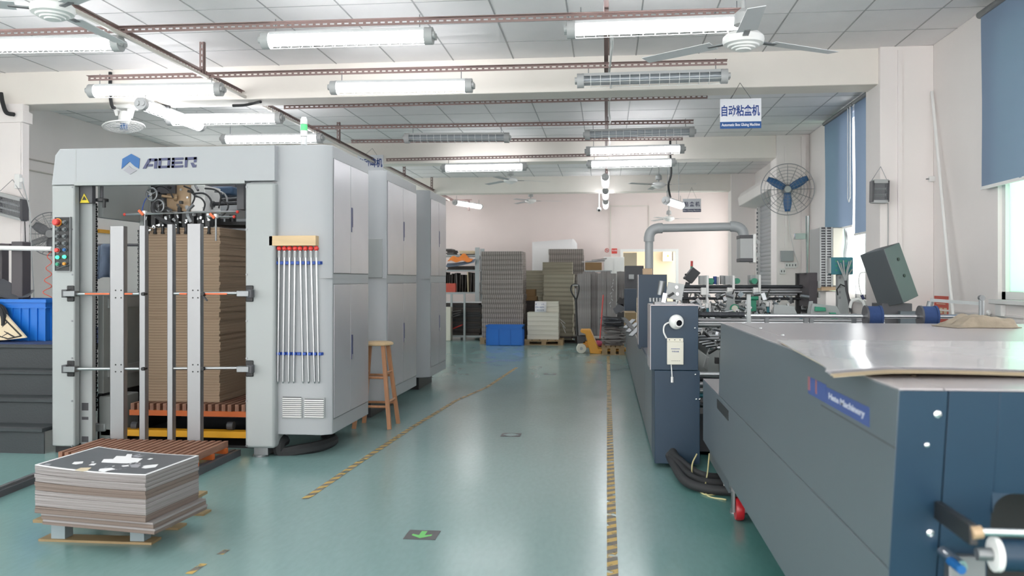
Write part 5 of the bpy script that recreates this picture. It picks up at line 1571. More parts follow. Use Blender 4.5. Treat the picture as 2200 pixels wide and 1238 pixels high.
MB().bar(PY(1425, 650, yc + 0.05), PY(1429, 630, yc + 0.05), 0.02, 0.03).build('head_bracket', 'steel', GL)
MB().bar(PY(1436, 637, yc + 0.04), PY(1447, 630, yc + 0.02), 0.012, 0.016).build('black_lever', 'black_plastic', GL)
p = PY(1435, 652, yc + 0.15)
MB().box(p.x - 0.10, p.x + 0.06, yc + 0.08, yc + 0.3, 1.172, 1.19).build('head_base', 'dull_steel', GL)
# tall boxes behind along the line
def gbox(px0, py0, px1, py1, Y, dep, name, m_, bevel=0.003):
    p, q = PY(px0, py1, Y), PY(px1, py0, Y)
    return bx(p.x, q.x, Y, Y + dep, p.z, q.z).build(name, m_, GL, bevel=bevel)
gbox(1372, 590, 1433, 750, 8.75, 0.34, 'tall_cabinet', 'navy_steel')
x_l = PY(1372, 600, 8.75).x
bx(x_l - 0.004, x_l, 8.752, 9.08, 0.70, 1.405).build('tall_cabinet_side', 'hood_top_steel', GL)
gbox(1342, 621, 1368, 672, 13.0, 0.4, 'rear_cabinet', 'navy_steel')
gbox(1343, 571, 1383, 640, 14.6, 0.5, 'rear_hopper', 'dark_grey')
gbox(1351, 590, 1362, 600, 14.57, 0.03, 'hopper_label', 'grey_plastic')
gbox(1343, 672, 1367, 705, 12.2, 0.7, 'feed_table', 'plywood')
for k in range(6):
    p = PY(1349 + 3.2 * k, 692 + 4 * k, 11.2 - 0.25 * k)
    m = MB().obox((0, 0, 0), (0.05, 0.3, 0.012)); m.xform(Matrix.Translation(p) @ Matrix.Rotation(0.35, 4, 'X') @ Matrix.Rotation(0.4 * (-1) ** k, 4, 'Z')); m.build('feed_finger', 'dull_steel' if k % 2 else 'black_plastic', GL)
# swivel pipe arm with the touch panel
YP = 8.9; rP = 0.042
pb, pt_ = PY(1394.5, 592, YP), PY(1394.5, 512, YP)
zt = PY(1480, 490, YP).z; xr_ = PY(1598, 488, YP).x
MB().cyl((pb.x, YP, 1.38), (pb.x, YP, zt - 0.07), rP, 20).build('pipe_riser', 'pvc_grey', GL)
MB().cyl((pb.x + 0.07, YP, zt), (xr_ - 0.07, YP, zt + 0.012), rP, 20).build('pipe_boom', 'pvc_grey', GL)
def elbow(c, d0, d1, r=0.052):
    """short quarter bend from direction d0 to d1 around corner c"""
    pts = []
    for i in range(9):
        t = i / 8
        pts.append(c + d0 * 0.11 * (1 - t) ** 2 + d1 * 0.11 * t ** 2)
    return MB().tube(pts, r, 20)
elbow(Vector((pb.x, YP, zt)), Vector((0, 0, -1)), Vector((1, 0, 0))).build('pipe_elbow', 'pvc_grey', GL)
elbow(Vector((xr_, YP, zt + 0.012)), Vector((-1, 0, 0)), Vector((0, 0, -1))).build('pipe_elbow', 'pvc_grey', GL)
for (cA, cB) in (((pb.x, YP, zt - 0.135), (pb.x, YP, zt - 0.085)), ((pb.x + 0.085, YP, zt), (pb.x + 0.135, YP, zt)), ((xr_ - 0.135, YP, zt + 0.012), (xr_ - 0.085, YP, zt + 0.012))):
    MB().cyl(cA, cB, 0.053, 22).build('pipe_collar', 'pvc_grey', GL)
MB().cyl((xr_, YP, zt - 0.06), (xr_, YP, zt - 0.16), rP * 0.9, 20).build('pipe_drop', 'pvc_grey', GL)
gbox(1381, 577, 1402, 592, 8.84, 0.12, 'pipe_mount', 'tan_plate')
pn0, pn1 = PY(1587, 563, YP - 0.02), PY(1614, 506, YP - 0.02)
bx(pn0.x, pn1.x, YP - 0.12, YP + 0.10, pn0.z + 0.03, pn1.z - 0.03).build('panel_housing', 'grey_plastic', GL, bevel=0.004)
bx(pn0.x - 0.004, pn1.x + 0.01, YP - 0.125, YP + 0.105, pn1.z - 0.035, pn1.z).build('panel_frame', 'dark_grey', GL, bevel=0.004)
bx(pn0.x - 0.004, pn1.x + 0.01, YP - 0.125, YP + 0.105, pn0.z, pn0.z + 0.035).build('panel_frame', 'dark_grey', GL, bevel=0.004)
bx(pn1.x, pn1.x + 0.03, YP - 0.13, YP + 0.11, pn0.z - 0.01, pn1.z + 0.01).build('panel_face', 'white_plastic', GL, bevel=0.006)
for zz in (pn0.z + 0.07, pn1.z - 0.07):
    bx(pn1.x + 0.03, pn1.x + 0.07, YP - 0.10, YP - 0.07, zz - 0.02, zz + 0.02).build('handle_mount', 'grey_plastic', GL)
MB().cyl((pn1.x + 0.06, YP - 0.085, pn0.z + 0.05), (pn1.x + 0.06, YP - 0.085, pn1.z - 0.05), 0.012, 10).build('panel_handle', 'grey_plastic', GL)

# cross frame over the rear carriers
YC = 9.05
def xrod(px0, px1, py, Y, r, m_, name, dy=0.0):
    p, q = PY(px0, py, Y), PY(px1, py - dy, Y)
    return MB().cyl((p.x, Y, p.z), (q.x, Y, p.z), r, 14).build(name, m_, GL)
xl_ = GX + 0.1
xrod(1455, 1730, 616, YC, 0.017, 'dark_screw', 'lead_screw'); xrod(1455, 1730, 641.5, YC + 0.05, 0.014, 'dark_screw', 'lead_screw')
p, q = PY(1455, 634, YC + 0.1), PY(1730, 618, YC + 0.1)
bx(p.x, q.x, YC + 0.1, YC + 0.14, p.z + 0.02, q.z + 0.0).build('cross_beam', 'aluminium', GL)
xrod(1455, 1730, 627, YC + 0.02, 0.018, 'steel', 'slide_bar')
xrod(1640, 1712, 633, YC - 0.02, 0.012, 'aluminium', 'air_rail')
for i, (px_, py0) in enumerate(((1520, 592), (1576, 592), (1632, 591))):
    p, q = PY(px_ - 2.2, 652, YC - 0.05), PY(px_ + 2.6, py0, YC - 0.05)
    bx(p.x, q.x, YC - 0.06, YC + 0.32, p.z, q.z).build('carrier_plate', 'white_plastic', GL, bevel=0.002)
    a, b = PY(px_ - 16 - 2 * i, 612, YC + 0.12), PY(px_ - 2, py0 + 0.5, YC + 0.12)
    bx(a.x, b.x, YC + 0.12, YC + 0.3, a.z, b.z).build('motor_box', 'grey_plastic', GL, bevel=0.003)
    c_ = PY(px_ + 7 if i < 2 else px_ - 12, 604, YC)
    MB().cyl(c_ + Vector((0, -0.03, 0)), c_ + Vector((0, 0.12, 0)), 0.03, 14).build('gear_motor', 'green_paint', GL, label='green motor')
    a, b = PY(px_ - 14, 634, YC - 0.02), PY(px_ - 2, 618, YC - 0.02)
    bx(a.x, b.x, YC - 0.03, YC + 0.1, a.z, b.z).build('slide_block', 'white_plastic', GL, bevel=0.004)
for (px_, w_, h0, h1, m_) in ((1537, 6, 594, 611, 'blue_magnet'), (1542, 6, 595, 612, 'dull_steel'), (1552, 7, 592, 611, 'grey_plastic'), (1528, 8, 598, 612, 'green_paint')):
    a, b = PY(px_ - w_ / 2, h1, YC + 0.25), PY(px_ + w_ / 2, h0, YC + 0.25)
    bx(a.x, b.x, YC + 0.25, YC + 0.33, a.z, b.z).build('carriage_fitting', m_, GL)
# the big grey carrier foot with the green pulley
ca = [PY(*q, YC - 0.12) for q in ((1559, 628), (1573, 626), (1576, 655), (1592, 668), (1594, 676), (1545, 676), (1560, 660))]
MB().prism([(q.x, q.z) for q in ca], 'xz', YC - 0.14, YC - 0.10).build('carrier_foot', 'machine_white', GL, bevel=0.002)
c_ = PY(1578, 663, YC - 0.16)
MB().cyl(c_, c_ + Vector((0, 0.03, 0)), 0.044, 22).build('belt_pulley_rim', 'green_paint', GL)
MB().cyl(c_ + Vector((0.003, -0.004, 0)), c_ + Vector((0.003, 0.0, 0)), 0.032, 22).build('belt_pulley', 'cream_plastic', GL)
gbox(1611, 640, 1625, 669, YC - 0.15, 0.08, 'green_bracket', 'green_paint')
xrod(1608, 1629, 641, YC - 0.16, 0.02, 'green_paint', 'green_hub')
for (px_, py_) in ((1518, 654), (1648, 651)):
    gbox(px_ - 9, py_ - 3, px_ + 9, py_ - 1, YC - 0.25, 0.03, 'clamp_bar', 'white_plastic')
    gbox(px_ - 2, py_ - 1, px_ + 5, py_ + 8, YC - 0.25, 0.04, 'clamp_block', 'white_plastic')
    gbox(px_ + 6, py_ - 1, px_ + 9, py_ + 20, YC - 0.25, 0.03, 'clamp_post', 'white_plastic')
    gbox(px_, py_ + 8, px_ + 5, py_ + 21, YC - 0.22, 0.03, 'clamp_foot', 'teal_box')
# end cabinet of the cross frame
gbox(1738, 586, 1756, 660, 8.75, 0.5, 'end_cabinet', 'taupe_post')
e0, e1 = PY(1713, 664, 9.15), PY(1740, 587, 9.15)
bx(e0.x, e1.x, 9.2, 9.25, e0.z - 0.2, e1.z).build('end_cabinet_back', 'black_plastic', GL)
bx(e0.x, e1.x, 8.85, 9.25, e1.z - 0.01, e1.z).build('end_cabinet_top', 'dark_grey', GL)
for k in range(5):
    MB().tube([PY(1722 + k * 2.5, 625, 9.15), PY(1721 + k * 3, 640, 9.12), PY(1723 + k * 2, 665, 9.1)], 0.006, 6).build('air_line', 'dull_steel', GL)
gbox(1757, 604, 1763, 619, 8.9, 0.05, 'junction_box', 'white_plastic')
gbox(1758, 628, 1762, 640, 8.9, 0.05, 'junction_box', 'white_plastic')
# tilted plates on the right-hand carriers
def tilted(poly, Y, dep, m_, name):
    MB().prism([(PY(*q, Y).x, PY(*q, Y).z) for q in poly], 'xz', Y, Y + dep).build(name, m_, GL, bevel=0.003)
tilted([(1664, 654), (1705, 658), (1722, 694), (1660, 694)], 7.4, 0.04, 'machine_white', 'folding_plate')
tilted([(1740, 648), (1747, 647), (1742, 694), (1732, 694)], 7.5, 0.04, 'machine_white', 'folding_plate')
tilted([(1746, 652), (1798, 658), (1816, 694), (1738, 694)], 7.45, 0.04, 'machine_white', 'folding_plate')
tilted([(1752, 659), (1774, 661), (1775, 669), (1751, 669)], 7.42, 0.04, 'green_paint', 'green_cam')
tilted([(1783, 672), (1796, 672), (1803, 694), (1790, 694)], 7.40, 0.04, 'green_paint', 'green_guard')
tilted([(1715, 675), (1721, 675), (1728, 694), (1722, 694)], 7.38, 0.04, 'teal_box', 'teal_guard')
# low rails near the delivery end
YL = 6.75
xrod(1500, 1600, 676, YL - 0.35, 0.02, 'dark_screw', 'lead_screw')
for k, (py_, r, m_) in enumerate(((688, 0.014, 'aluminium'), (693, 0.014, 'steel'), (698, 0.02, 'dull_steel'))):
    xrod(1500, 1900, py_, YL - 0.25, r, m_, 'slide_bar')
for (py_, r, m_, Y) in ((805, 0.022, 'steel', 6.5), (813, 0.03, 'dark_screw', 6.62), (826, 0.02, 'aluminium', 6.45), (840, 0.022, 'steel', 6.5), (850, 0.016, 'teal_box', 6.5), (870, 0.02, 'dark_screw', 6.5)):
    p = PY(1500, py_, Y); MB().cyl((0.664, Y, p.z), (2.16, Y, p.z), r, 14).build('cross_roller', m_, GL)
pl_ = PY(1607, 660, 5.6)
# roller carriers between the frames: rows of small rollers, levers and belt pulleys
rg = random.Random(21)
lanes = [0.80, 0.98, 1.2, 1.42, 1.66, 1.9]
for xi, xl0 in enumerate(lanes):
    m = MB(); m2 = MB(); m3 = MB()
    m.box(xl0 - 0.006, xl0 + 0.006, 6.9, 14.8, 0.5, 0.74)
    for k in range(60):
        y = 6.9 + k * 0.13
        zt_ = 0.80 + 0.1 * rg.random()
        m2.cyl((xl0 + 0.006, y, zt_), (xl0 + 0.10, y, zt_), 0.016, 8)
        if k % 2 == 0:
            m2.obox((xl0 + rg.uniform(-0.05, 0.1), y, zt_ + rg.uniform(0.03, 0.12)), (0.02, 0.05, rg.uniform(0.04, 0.12)), Matrix.Rotation(rg.uniform(-0.6, 0.6), 3, 'X') @ Matrix.Rotation(rg.uniform(-0.5, 0.5), 3, 'Y'))
            m2.obox((xl0 + rg.uniform(-0.06, 0.06), y + 0.05, zt_ + rg.uniform(-0.02, 0.08)), (rg.uniform(0.04, 0.10), 0.02, 0.015), Matrix.Rotation(rg.uniform(-0.4, 0.4), 3, 'Y'))
        if k % 3 == 0:
            c0 = Vector((xl0 + rg.uniform(-0.05, 0.08), y, zt_ + 0.04)); m3.bar(c0, c0 + Vector((rg.uniform(-0.07, 0.07), rg.uniform(-0.05, 0.05), 0.06)), 0.014, 0.014)
    m.build('carrier_rail', 'machine_grey', GL); m2.build('roller_set', 'steel', GL, kind='stuff'); m3.build('lever_set', 'black_plastic', GL, kind='stuff')
for xi, xl0 in enumerate((0.95, 1.15, 1.35, 1.55, 1.75, 1.95)):
    m2 = MB(); m3 = MB(); m4 = MB()
    for k in range(42):
        y = 8.0 + k * 0.11 + rg.uniform(-0.03, 0.03)
        c0 = Vector((xl0 + rg.uniform(-0.09, 0.09), y, rg.uniform(0.92, 1.22)))
        q = rg.random()
        R_ = Matrix.Rotation(rg.uniform(-0.8, 0.8), 3, 'Y') @ Matrix.Rotation(rg.uniform(-0.5, 0.5), 3, 'X')
        if q < 0.45: m2.obox(c0, (rg.uniform(0.012, 0.05), 0.03, rg.uniform(0.02, 0.08)), R_)
        elif q < 0.7: m2.cyl(c0, c0 + Vector((rg.uniform(0.03, 0.08), 0, rg.uniform(-0.03, 0.03))), rg.uniform(0.008, 0.02), 8)
        elif q < 0.87: m3.bar(c0, c0 + Vector((rg.uniform(-0.06, 0.06), 0, rg.uniform(0.03, 0.08))), 0.012, 0.012)
        else: m4.obox(c0, (0.03, 0.03, 0.05), R_)
    m2.build('carriage_set', 'steel', GL, kind='stuff'); m3.build('lever_set', 'black_plastic', GL, kind='stuff'); m4.build('white_fitting_set', 'white_plastic', GL, kind='stuff')
    bx(xl0 - 0.006, xl0 + 0.006, 8.0, 12.6, 0.74, 0.96).build('carrier_web', 'machine_grey', GL)
# angled guide bars seen in the gap beside the cabinet
for k, (x0, y0, x1, y1) in enumerate(((1503, 737, 1530, 732), (1510, 741, 1536, 737), (1518, 746, 1541, 743), (1500, 724, 1545, 722), (1502, 730, 1545, 727), (1535, 708, 1552, 712))):
    MB().cyl(PY(x0, y0, 6.9 - 0.05 * k), PY(x1, y1, 6.85 - 0.05 * k), 0.012, 10).build('guide_bar', 'steel', GL)
for (x0, y0, x1, y1) in ((1522, 760, 1541, 748), (1514, 716, 1534, 734), (1520, 724, 1532, 730), (1541, 738, 1543, 732)):
    MB().cyl(PY(x0, y0, 6.7), PY(x1, y1, 6.7), 0.010, 8).build('black_lever', 'black_plastic', GL)
tilted([(1511, 790), (1524, 748), (1545, 745), (1545, 815), (1530, 806)], 7.0, 0.05, 'machine_grey', 'belt_guard')
bx(PY(1537, 760, 6.8).x, PY(1545, 760, 6.8).x, 6.8, 6.86, PY(1537, 782, 6.8).z, PY(1537, 769, 6.8).z).build('brush', 'black_plastic', GL)

# press rod with two blue rollers and its brackets over the conveyor tail
YR = 5.55
PR = thing('press_roller_rod', 'polished rod with two blue felt rollers above the far end of the conveyor', 'roller', (1.6, YR, ZS))
ra, rb_ = PY(1600, 677, YR), PY(2104, 673, YR)
zr = 1.125
MB().cyl((ra.x, YR, zr), (rb_.x, YR, zr), 0.014, 16).build('rod', 'chrome', PR)
for (px0, px1) in ((1859, 1891), (1976, 2010)):
    x0, x1 = PY(px0 + 3, 677, YR).x, PY(px1 - 3, 677, YR).x
    MB().cyl((x0, YR, zr), (x1, YR, zr), 0.064, 28).build('felt_roller', 'felt_blue', PR)
    for (xx, s) in ((x0, -1), (x1, 1)):
        MB().lathe([(0.03, 0), (0.068, 0), (0.068, 0.012), (0.03, 0.014)], (xx - (0.012 if s < 0 else 0.0), YR, zr), (1, 0, 0), 28).build('roller_flange', 'dark_grey' if s < 0 else 'felt_blue', PR)
x_b = PY(1607, 660, YR).x
bx(x_b - 0.012, x_b + 0.012, YR - 0.04, YR - 0.015, ZS + 0.004, PY(1607, 633, YR).z).build('post', 'machine_white', PR, bevel=0.003)
x_c = PY(2106, 660, YR).x
bx(x_c - 0.018, x_c + 0.012, YR - 0.035, YR - 0.015, ZS + 0.004, PY(2106, 640, YR).z).build('post', 'dull_steel', PR, bevel=0.008)
MB().cyl((x_c - 0.003, YR - 0.04, PY(2106, 640, YR).z), (x_c - 0.003, YR - 0.01, PY(2106, 640, YR).z), 0.017, 16).build('post_eye', 'dull_steel', PR)
for px_ in (1648, 1732, 1744, 1836):
    xx = PY(px_, 690, YR + 0.2).x
    bx(xx - 0.012, xx + 0.012, YR + 0.2, YR + 0.23, ZS + 0.004, PY(px_, 678 if px_ < 1700 else 674, YR + 0.2).z).build('bracket', 'dull_steel', PR)

# tilted console
YK = 6.85
KC = thing('tilted_console', 'dark grey control console tilted back, seen from its rear, before the right pillar', 'console', (PY(1920, 690, YK).x, YK, ZS))
cc = PY(1910, 592, YK)
Rk = Matrix.Rotation(math.radians(-19), 4, 'Y') @ Matrix.Rotation(math.radians(38), 4, 'Z')
m = MB().obox((0, 0, 0), (0.205, 0.215, 0.43)); m.xform(Matrix.Translation(cc) @ Rk)
m.build('console_box', 'console_grey', KC, bevel=0.004)
for dz in (0.10, -0.03):
    c0 = cc + Rk.to_3x3() @ Vector((0.104, -0.02, dz)) 
    n_ = Rk.to_3x3() @ Vector((1, 0, 0)); 
    c1 = cc + Rk.to_3x3() @ Vector((0.02, -0.1085, dz)); n1 = Rk.to_3x3() @ Vector((0, -1, 0))
    MB().cyl(c1, c1 + n1 * 0.004, 0.013, 12).build('cable_hole', 'black_plastic', KC)
k0, k1 = PY(1890, 700, YK), PY(1955, 652, YK)
bx(k0.x, k1.x, YK - 0.05, YK + 0.2, 0.75, k1.z).build('console_base', 'dark_grey', KC, bevel=0.004)
bx(PY(1925, 600, YK).x, k1.x + 0.08, YK - 0.1, YK - 0.02, 0.75, PY(1920, 668, YK).z).build('console_bracket', 'navy_reflect_steel', KC)
bx(2.0, 2.3, YK - 0.1, YK + 0.25, 0.0, 0.75).build('console_stand', 'navy_reflect_steel', KC)

# camera dome and its supply box on the cabinet
p = PY(1453, 692, yc - 0.04)
SC = thing('dome_camera', 'white dome camera mounted on the dark front cabinet', 'camera', p)
MB().sphere(p, 0.053, 24, 14).build('dome', 'white_plastic', SC)
d_ = Vector((0.30, -0.95, -0.1)).normalized()
MB().lathe([(0.034, 0.044), (0.030, 0.053), (0.024, 0.054)], p, d_, 22).build('lens_ring', 'white_plastic', SC)
MB().lathe([(0.023, 0.045), (0.021, 0.0555), (0.001, 0.056)], p, d_, 20).build('lens', 'lens_dark', SC)
MB().cyl(p + Vector((0, 0.03, 0)), (p.x, yc - 0.003, p.z), 0.03, 16).build('mount', 'white_plastic', SC)
b0, b1 = PY(1433, 783, yc - 0.012), PY(1468, 727, yc - 0.012)
SB = thing('supply_box', 'cream supply box with blue lettering below the white camera', 'power supply', (b0.x, yc - 0.02, b0.z))
bx(b0.x, b1.x, yc - 0.03, yc - 0.004, b0.z, b1.z - 0.025).build('box_body', 'cream_plastic', SB, bevel=0.003)
bx(b0.x, b1.x, yc - 0.01, yc - 0.004, b1.z - 0.025, b1.z).build('mounting_flange', 'cream_plastic', SB, bevel=0.002)
for fx in (0.15, 0.48, 0.8):
    xx = b0.x + (b1.x - b0.x) * fx; MB().cyl((xx, yc - 0.012, b1.z - 0.012), (xx, yc - 0.009, b1.z - 0.012), 0.004, 8).build('key_hole', 'dark_grey', SB)
text('lettering', '专用设备', 0.03, 'ink_blue', SB, ((b0.x + b1.x) / 2, yc - 0.0305, b0.z + (b1.z - b0.z) * 0.50), ROT_FRONT, width=0.052, height=0.011)
m = MB()
for k in range(7):
    x0 = b0.x + 0.028 + k * 0.009; m.box(x0, x0 + 0.006, yc - 0.0312, yc - 0.0302, b0.z + 0.110, b0.z + 0.115)
m.build('small_print', 'ink_blue', SB)
m = MB()
for k in range(5):
    x0 = b0.x + 0.03 + k * 0.013; m.box(x0, x0 + 0.009, yc - 0.0312, yc - 0.0302, b0.z + 0.026, b0.z + 0.028)
m.build('small_print', 'dark_grey', SB)
q = PY(1437, 692, yc - 0.03)
cable([PY(1439, 692, yc - 0.02), PY(1428, 699, yc - 0.02), PY(1426, 713, yc - 0.02), PY(1432, 727, yc - 0.02)], 0.006, 'white_plastic', 'white lead looping from the dome camera to the supply box')
m = cable([PY(1442, 783, yc - 0.02), PY(1443, 795, yc - 0.02), PY(1444, 812, yc - 0.02)], 0.004, 'white_plastic', None)
m.cyl(PY(1444, 810, yc - 0.02), PY(1444, 822, yc - 0.02), 0.009, 8); tag(m.build('lead_end', 'white_plastic'), 'white plug lead dangling below the supply box', 'cable')

# hoses and cords on the floor in front of the cabinet
for k, (dx, dy, nm) in enumerate(((0, 0, 'lowest'), (0.045, 0.03, 'middle'), (0.08, 0.08, 'uppermost'))):
    s_ = PY(1437 + 4 * k, 978 - 4 * k, yc + 0.0)
    pts = [s_ + Vector((0, 0.02, 0)), s_ + Vector((0.02, -0.07, -0.03)), PZ(1470 + 12 * k, 1032 - 8 * k, 0.05) , PZ(1515 + 8 * k, 1050 - 12 * k, 0.035), PZ(1575, 1056 - 16 * k, 0.035)]
    cable(pts, 0.03, 'black_rubber', 'black ribbed hose from the dark front cabinet to the conveyor, %s of three' % nm, 'ribbed_hose', 'hose', 12)
cable([PZ(1497, 976, 0.16), PZ(1487, 1000, 0.10), PZ(1490, 1035, 0.006), PZ(1512, 1062, 0.006), PZ(1545, 1060, 0.006), PZ(1560, 1045, 0.02)], 0.005, 'cord_yellow', 'thin yellowish cord looped on the floor by the ribbed hoses', 'cord', 'cord')
cable([PZ(1524, 975, 0.18), PZ(1521, 1010, 0.09), PZ(1517, 1062, 0.006), PZ(1560, 1074, 0.006)], 0.005, 'cord_yellow', 'thin yellowish cord hanging straight down beside the ribbed hoses', 'cord', 'cord')
cable([PY(1553, 1018, 5.6), PY(1556, 1040, 5.55), PY(1560, 1058, 5.5)], 0.006, 'white_plastic', 'white cable tie on the ribbed hoses', 'cable_tie', 'cable tie')
# ================================================================== BACK OF THE HALL
def pallet(x0, x1, y0, y1, h, label, m_='pallet_wood', group='wooden pallets at the back'):
    t_ = thing('wooden_pallet', label, 'pallet', ((x0 + x1) / 2, (y0 + y1) / 2, 0), group)
    n = 5
    for k in range(n):
        w_ = (x1 - x0) / n
        bx(x0 + k * w_ + 0.01, x0 + (k + 1) * w_ - 0.01, y0, y1, h - 0.02, h).build('deck_board', m_, t_)
    for yy in (y0 + 0.05, (y0 + y1) / 2, y1 - 0.05):
        bx(x0, x1, yy - 0.05, yy + 0.05, h - 0.04, h - 0.02).build('stringer_board', m_, t_)
        bx(x0, x1, yy - 0.05, yy + 0.05, 0, 0.015).build('bottom_board', m_, t_)
        for xx in (x0 + 0.06, (x0 + x1) / 2, x1 - 0.06):
            bx(xx - 0.05, xx + 0.05, yy - 0.045, yy + 0.045, 0.015, h - 0.04).build('block', m_, t_)
    return t_
def span(px0, px1, Y): return PY(px0, 600, Y).x, PY(px1, 600, Y).x

# grey carton pile behind the blue crate
x0, x1 = span(1036, 1124, 18.05)
pallet(x0 - 0.05, x1 + 0.05, 18.0, 18.9, 0.13, 'wooden pallet under the tall grey carton pile')
zt_ = PY(1080, 540, 18.05).z
pile('carton_pile', 'tall pile of grey folded cartons behind the blue crate', 'carton stack', x0, x1, 18.05, 18.85, 0.131, 18, (zt_ - 0.131) / 18, 'carton_grey', 0.008, 4, lean=-0.001)
x0, x1 = span(1100, 1124.5, 19.0)
pile('carton_pile', 'dark narrow carton pile just behind the tall grey carton pile', 'carton stack', x0, x1, 19.0, 19.6, 0.0, 12, 0.15, 'carton_grey', 0.006, 8)
# blue crate
x0, x1 = span(1045, 1122, 17.6)
crate('plastic_crate', 'blue plastic crate on the floor before the grey carton pile', x0, x1, 17.6, 17.98, 0.0, PY(1080, 699, 17.6).z, ribs=3)

# cream paper pile on a pallet
x0, x1 = span(1133, 1200, 17.85)
pallet(x0 - 0.06, x1 + 0.10, 17.8, 18.4, 0.115, 'wooden pallet under the cream paper pile')
zt_ = PY(1165, 671, 17.85).z
pile('paper_pile', 'block of cream paper on a pallet in front of the greyboard piles', 'paper stack', x0, x1, 17.85, 18.35, 0.116, 6, (zt_ - 0.116) / 6, 'cream_edge', 0.003, 5)
xx0, xx1 = span(1151, 1200, 17.95)
z2 = PY(1165, 648, 17.95).z
pile('paper_pile', 'smaller block of cream paper on top of the cream pile', 'paper stack', xx0, xx1, 17.92, 18.3, zt_ + 0.001, 2, (z2 - zt_) / 2, 'cream_edge', 0.003, 6)
t_ = thing('paper_notice', 'handwritten white notice leaning on the small cream paper block', 'notice', PY(1162, 672, 17.85))
a, b = PY(1149, 671, 17.86), PY(1174, 648, 17.90)
m = MB(); m.add([(a.x, 17.85, zt_ + 0.001), (b.x, 17.85, zt_ + 0.001), (b.x, 17.905, b.z), (a.x, 17.905, b.z)], [(0, 1, 2, 3)]); o = m.build('sheet', 'paper_white', t_)
so = o.modifiers.new('solid', 'SOLIDIFY'); so.thickness = 0.003
hn = random.Random(3); m = MB()
for r in range(3):
    for k in range(6):
        if hn.random() < 0.3 and r != 1: continue
        u = 0.1 + 0.13 * k; v = 0.2 + 0.27 * r
        p = Vector((a.x + (b.x - a.x) * u, 17.85 + 0.055 * v - 0.003, zt_ + (b.z - zt_) * v))
        m.obox(p, (0.012, 0.002, hn.uniform(0.01, 0.03)), Matrix.Rotation(hn.uniform(-0.6, 0.6), 3, 'Y'))
m.build('handwriting', 'ink_blue', t_)
# loose sheets sticking out at the side
for k in range(3):
    p = PY(1208 + 2 * k, 690 + 9 * k, 17.95)
    m = MB().obox((0, 0, 0), (0.16, 0.1, 0.003)); m.xform(Matrix.Translation(p) @ Matrix.Rotation(0.7 + 0.25 * k, 4, 'Y'))
    tag(m.build('loose_sheet', 'paper_white'), ['topmost', 'middle', 'lowest'][k] + ' loose white sheet sticking out beside the cream pile', 'sheet', 'loose sheets')

# greyboard piles
x0, x1 = span(1167, 1231, 18.5)
pallet(x0 - 0.05, x1 + 0.15, 18.45, 19.2, 0.14, 'dark wooden pallet under the greyboard pile', 'dark_board')
zt_ = PY(1200, 589, 18.5).z
pile('greyboard_pile', 'greyboard pile directly behind the cream paper block', 'board stack', x0, x1, 18.5, 19.1, 0.141, 14, (zt_ - 0.141) / 14, 'greyboard', 0.012, 7, lean=0.001)
x0, x1 = span(1165, 1229, 19.3)
zt_ = PY(1200, 563, 19.3).z
pile('greyboard_pile', 'taller greyboard pile behind the first one', 'board stack', x0, x1, 19.3, 19.7, 0.0, 12, zt_ / 12, 'greyboard', 0.010, 9)
x0, x1 = span(1179, 1253, 19.95)
zt_ = PY(1210, 535, 19.95).z
pile('carton_pile', 'tallest grey carton pile, rising behind the greyboard piles', 'carton stack', x0, x1, 19.95, 20.6, 0.0, 16, zt_ / 16, 'carton_grey', 0.008, 10)
x0, x1 = span(1122, 1166, 20.2)
zt_ = PY(1140, 581, 20.2).z
pile('greyboard_pile', 'beige board pile between the carton pile and the greyboard piles', 'board stack', x0, x1, 20.2, 20.8, 0.0, 12, zt_ / 12, 'greyboard', 0.008, 12)
# kraft parcels in the gap
for k, (px0, px1, py0, py1, mm, nm) in enumerate(((1129, 1150, 622, 637, 'kraft', 'light brown parcel'), (1126, 1153, 637, 646, 'kraft', 'brown flattened carton'), (1127, 1155, 646, 655, 'dark_board', 'dark brown flattened carton'), (1127, 1150, 655, 690, 'dark_board', 'dark brown carton'))):
    p, q = PY(px0, py1, 19.2), PY(px1, py0, 19.2)
    o = bx(p.x, q.x, 19.2 - 0.02 * k, 19.55, p.z, q.z).build('parcel', mm, None, bevel=0.006)
    tag(o, nm + ' stacked in the gap beside the cream pile', 'box', 'parcels in the gap')
p, q = PY(1127, 728, 19.15), PY(1150, 690, 19.15)
tag(bx(p.x, q.x, 19.15, 19.55, 0.0, q.z).build('parcel', 'dark_board'), 'lowest dark carton standing on the floor in the gap beside the cream pile', 'box', 'parcels in the gap')

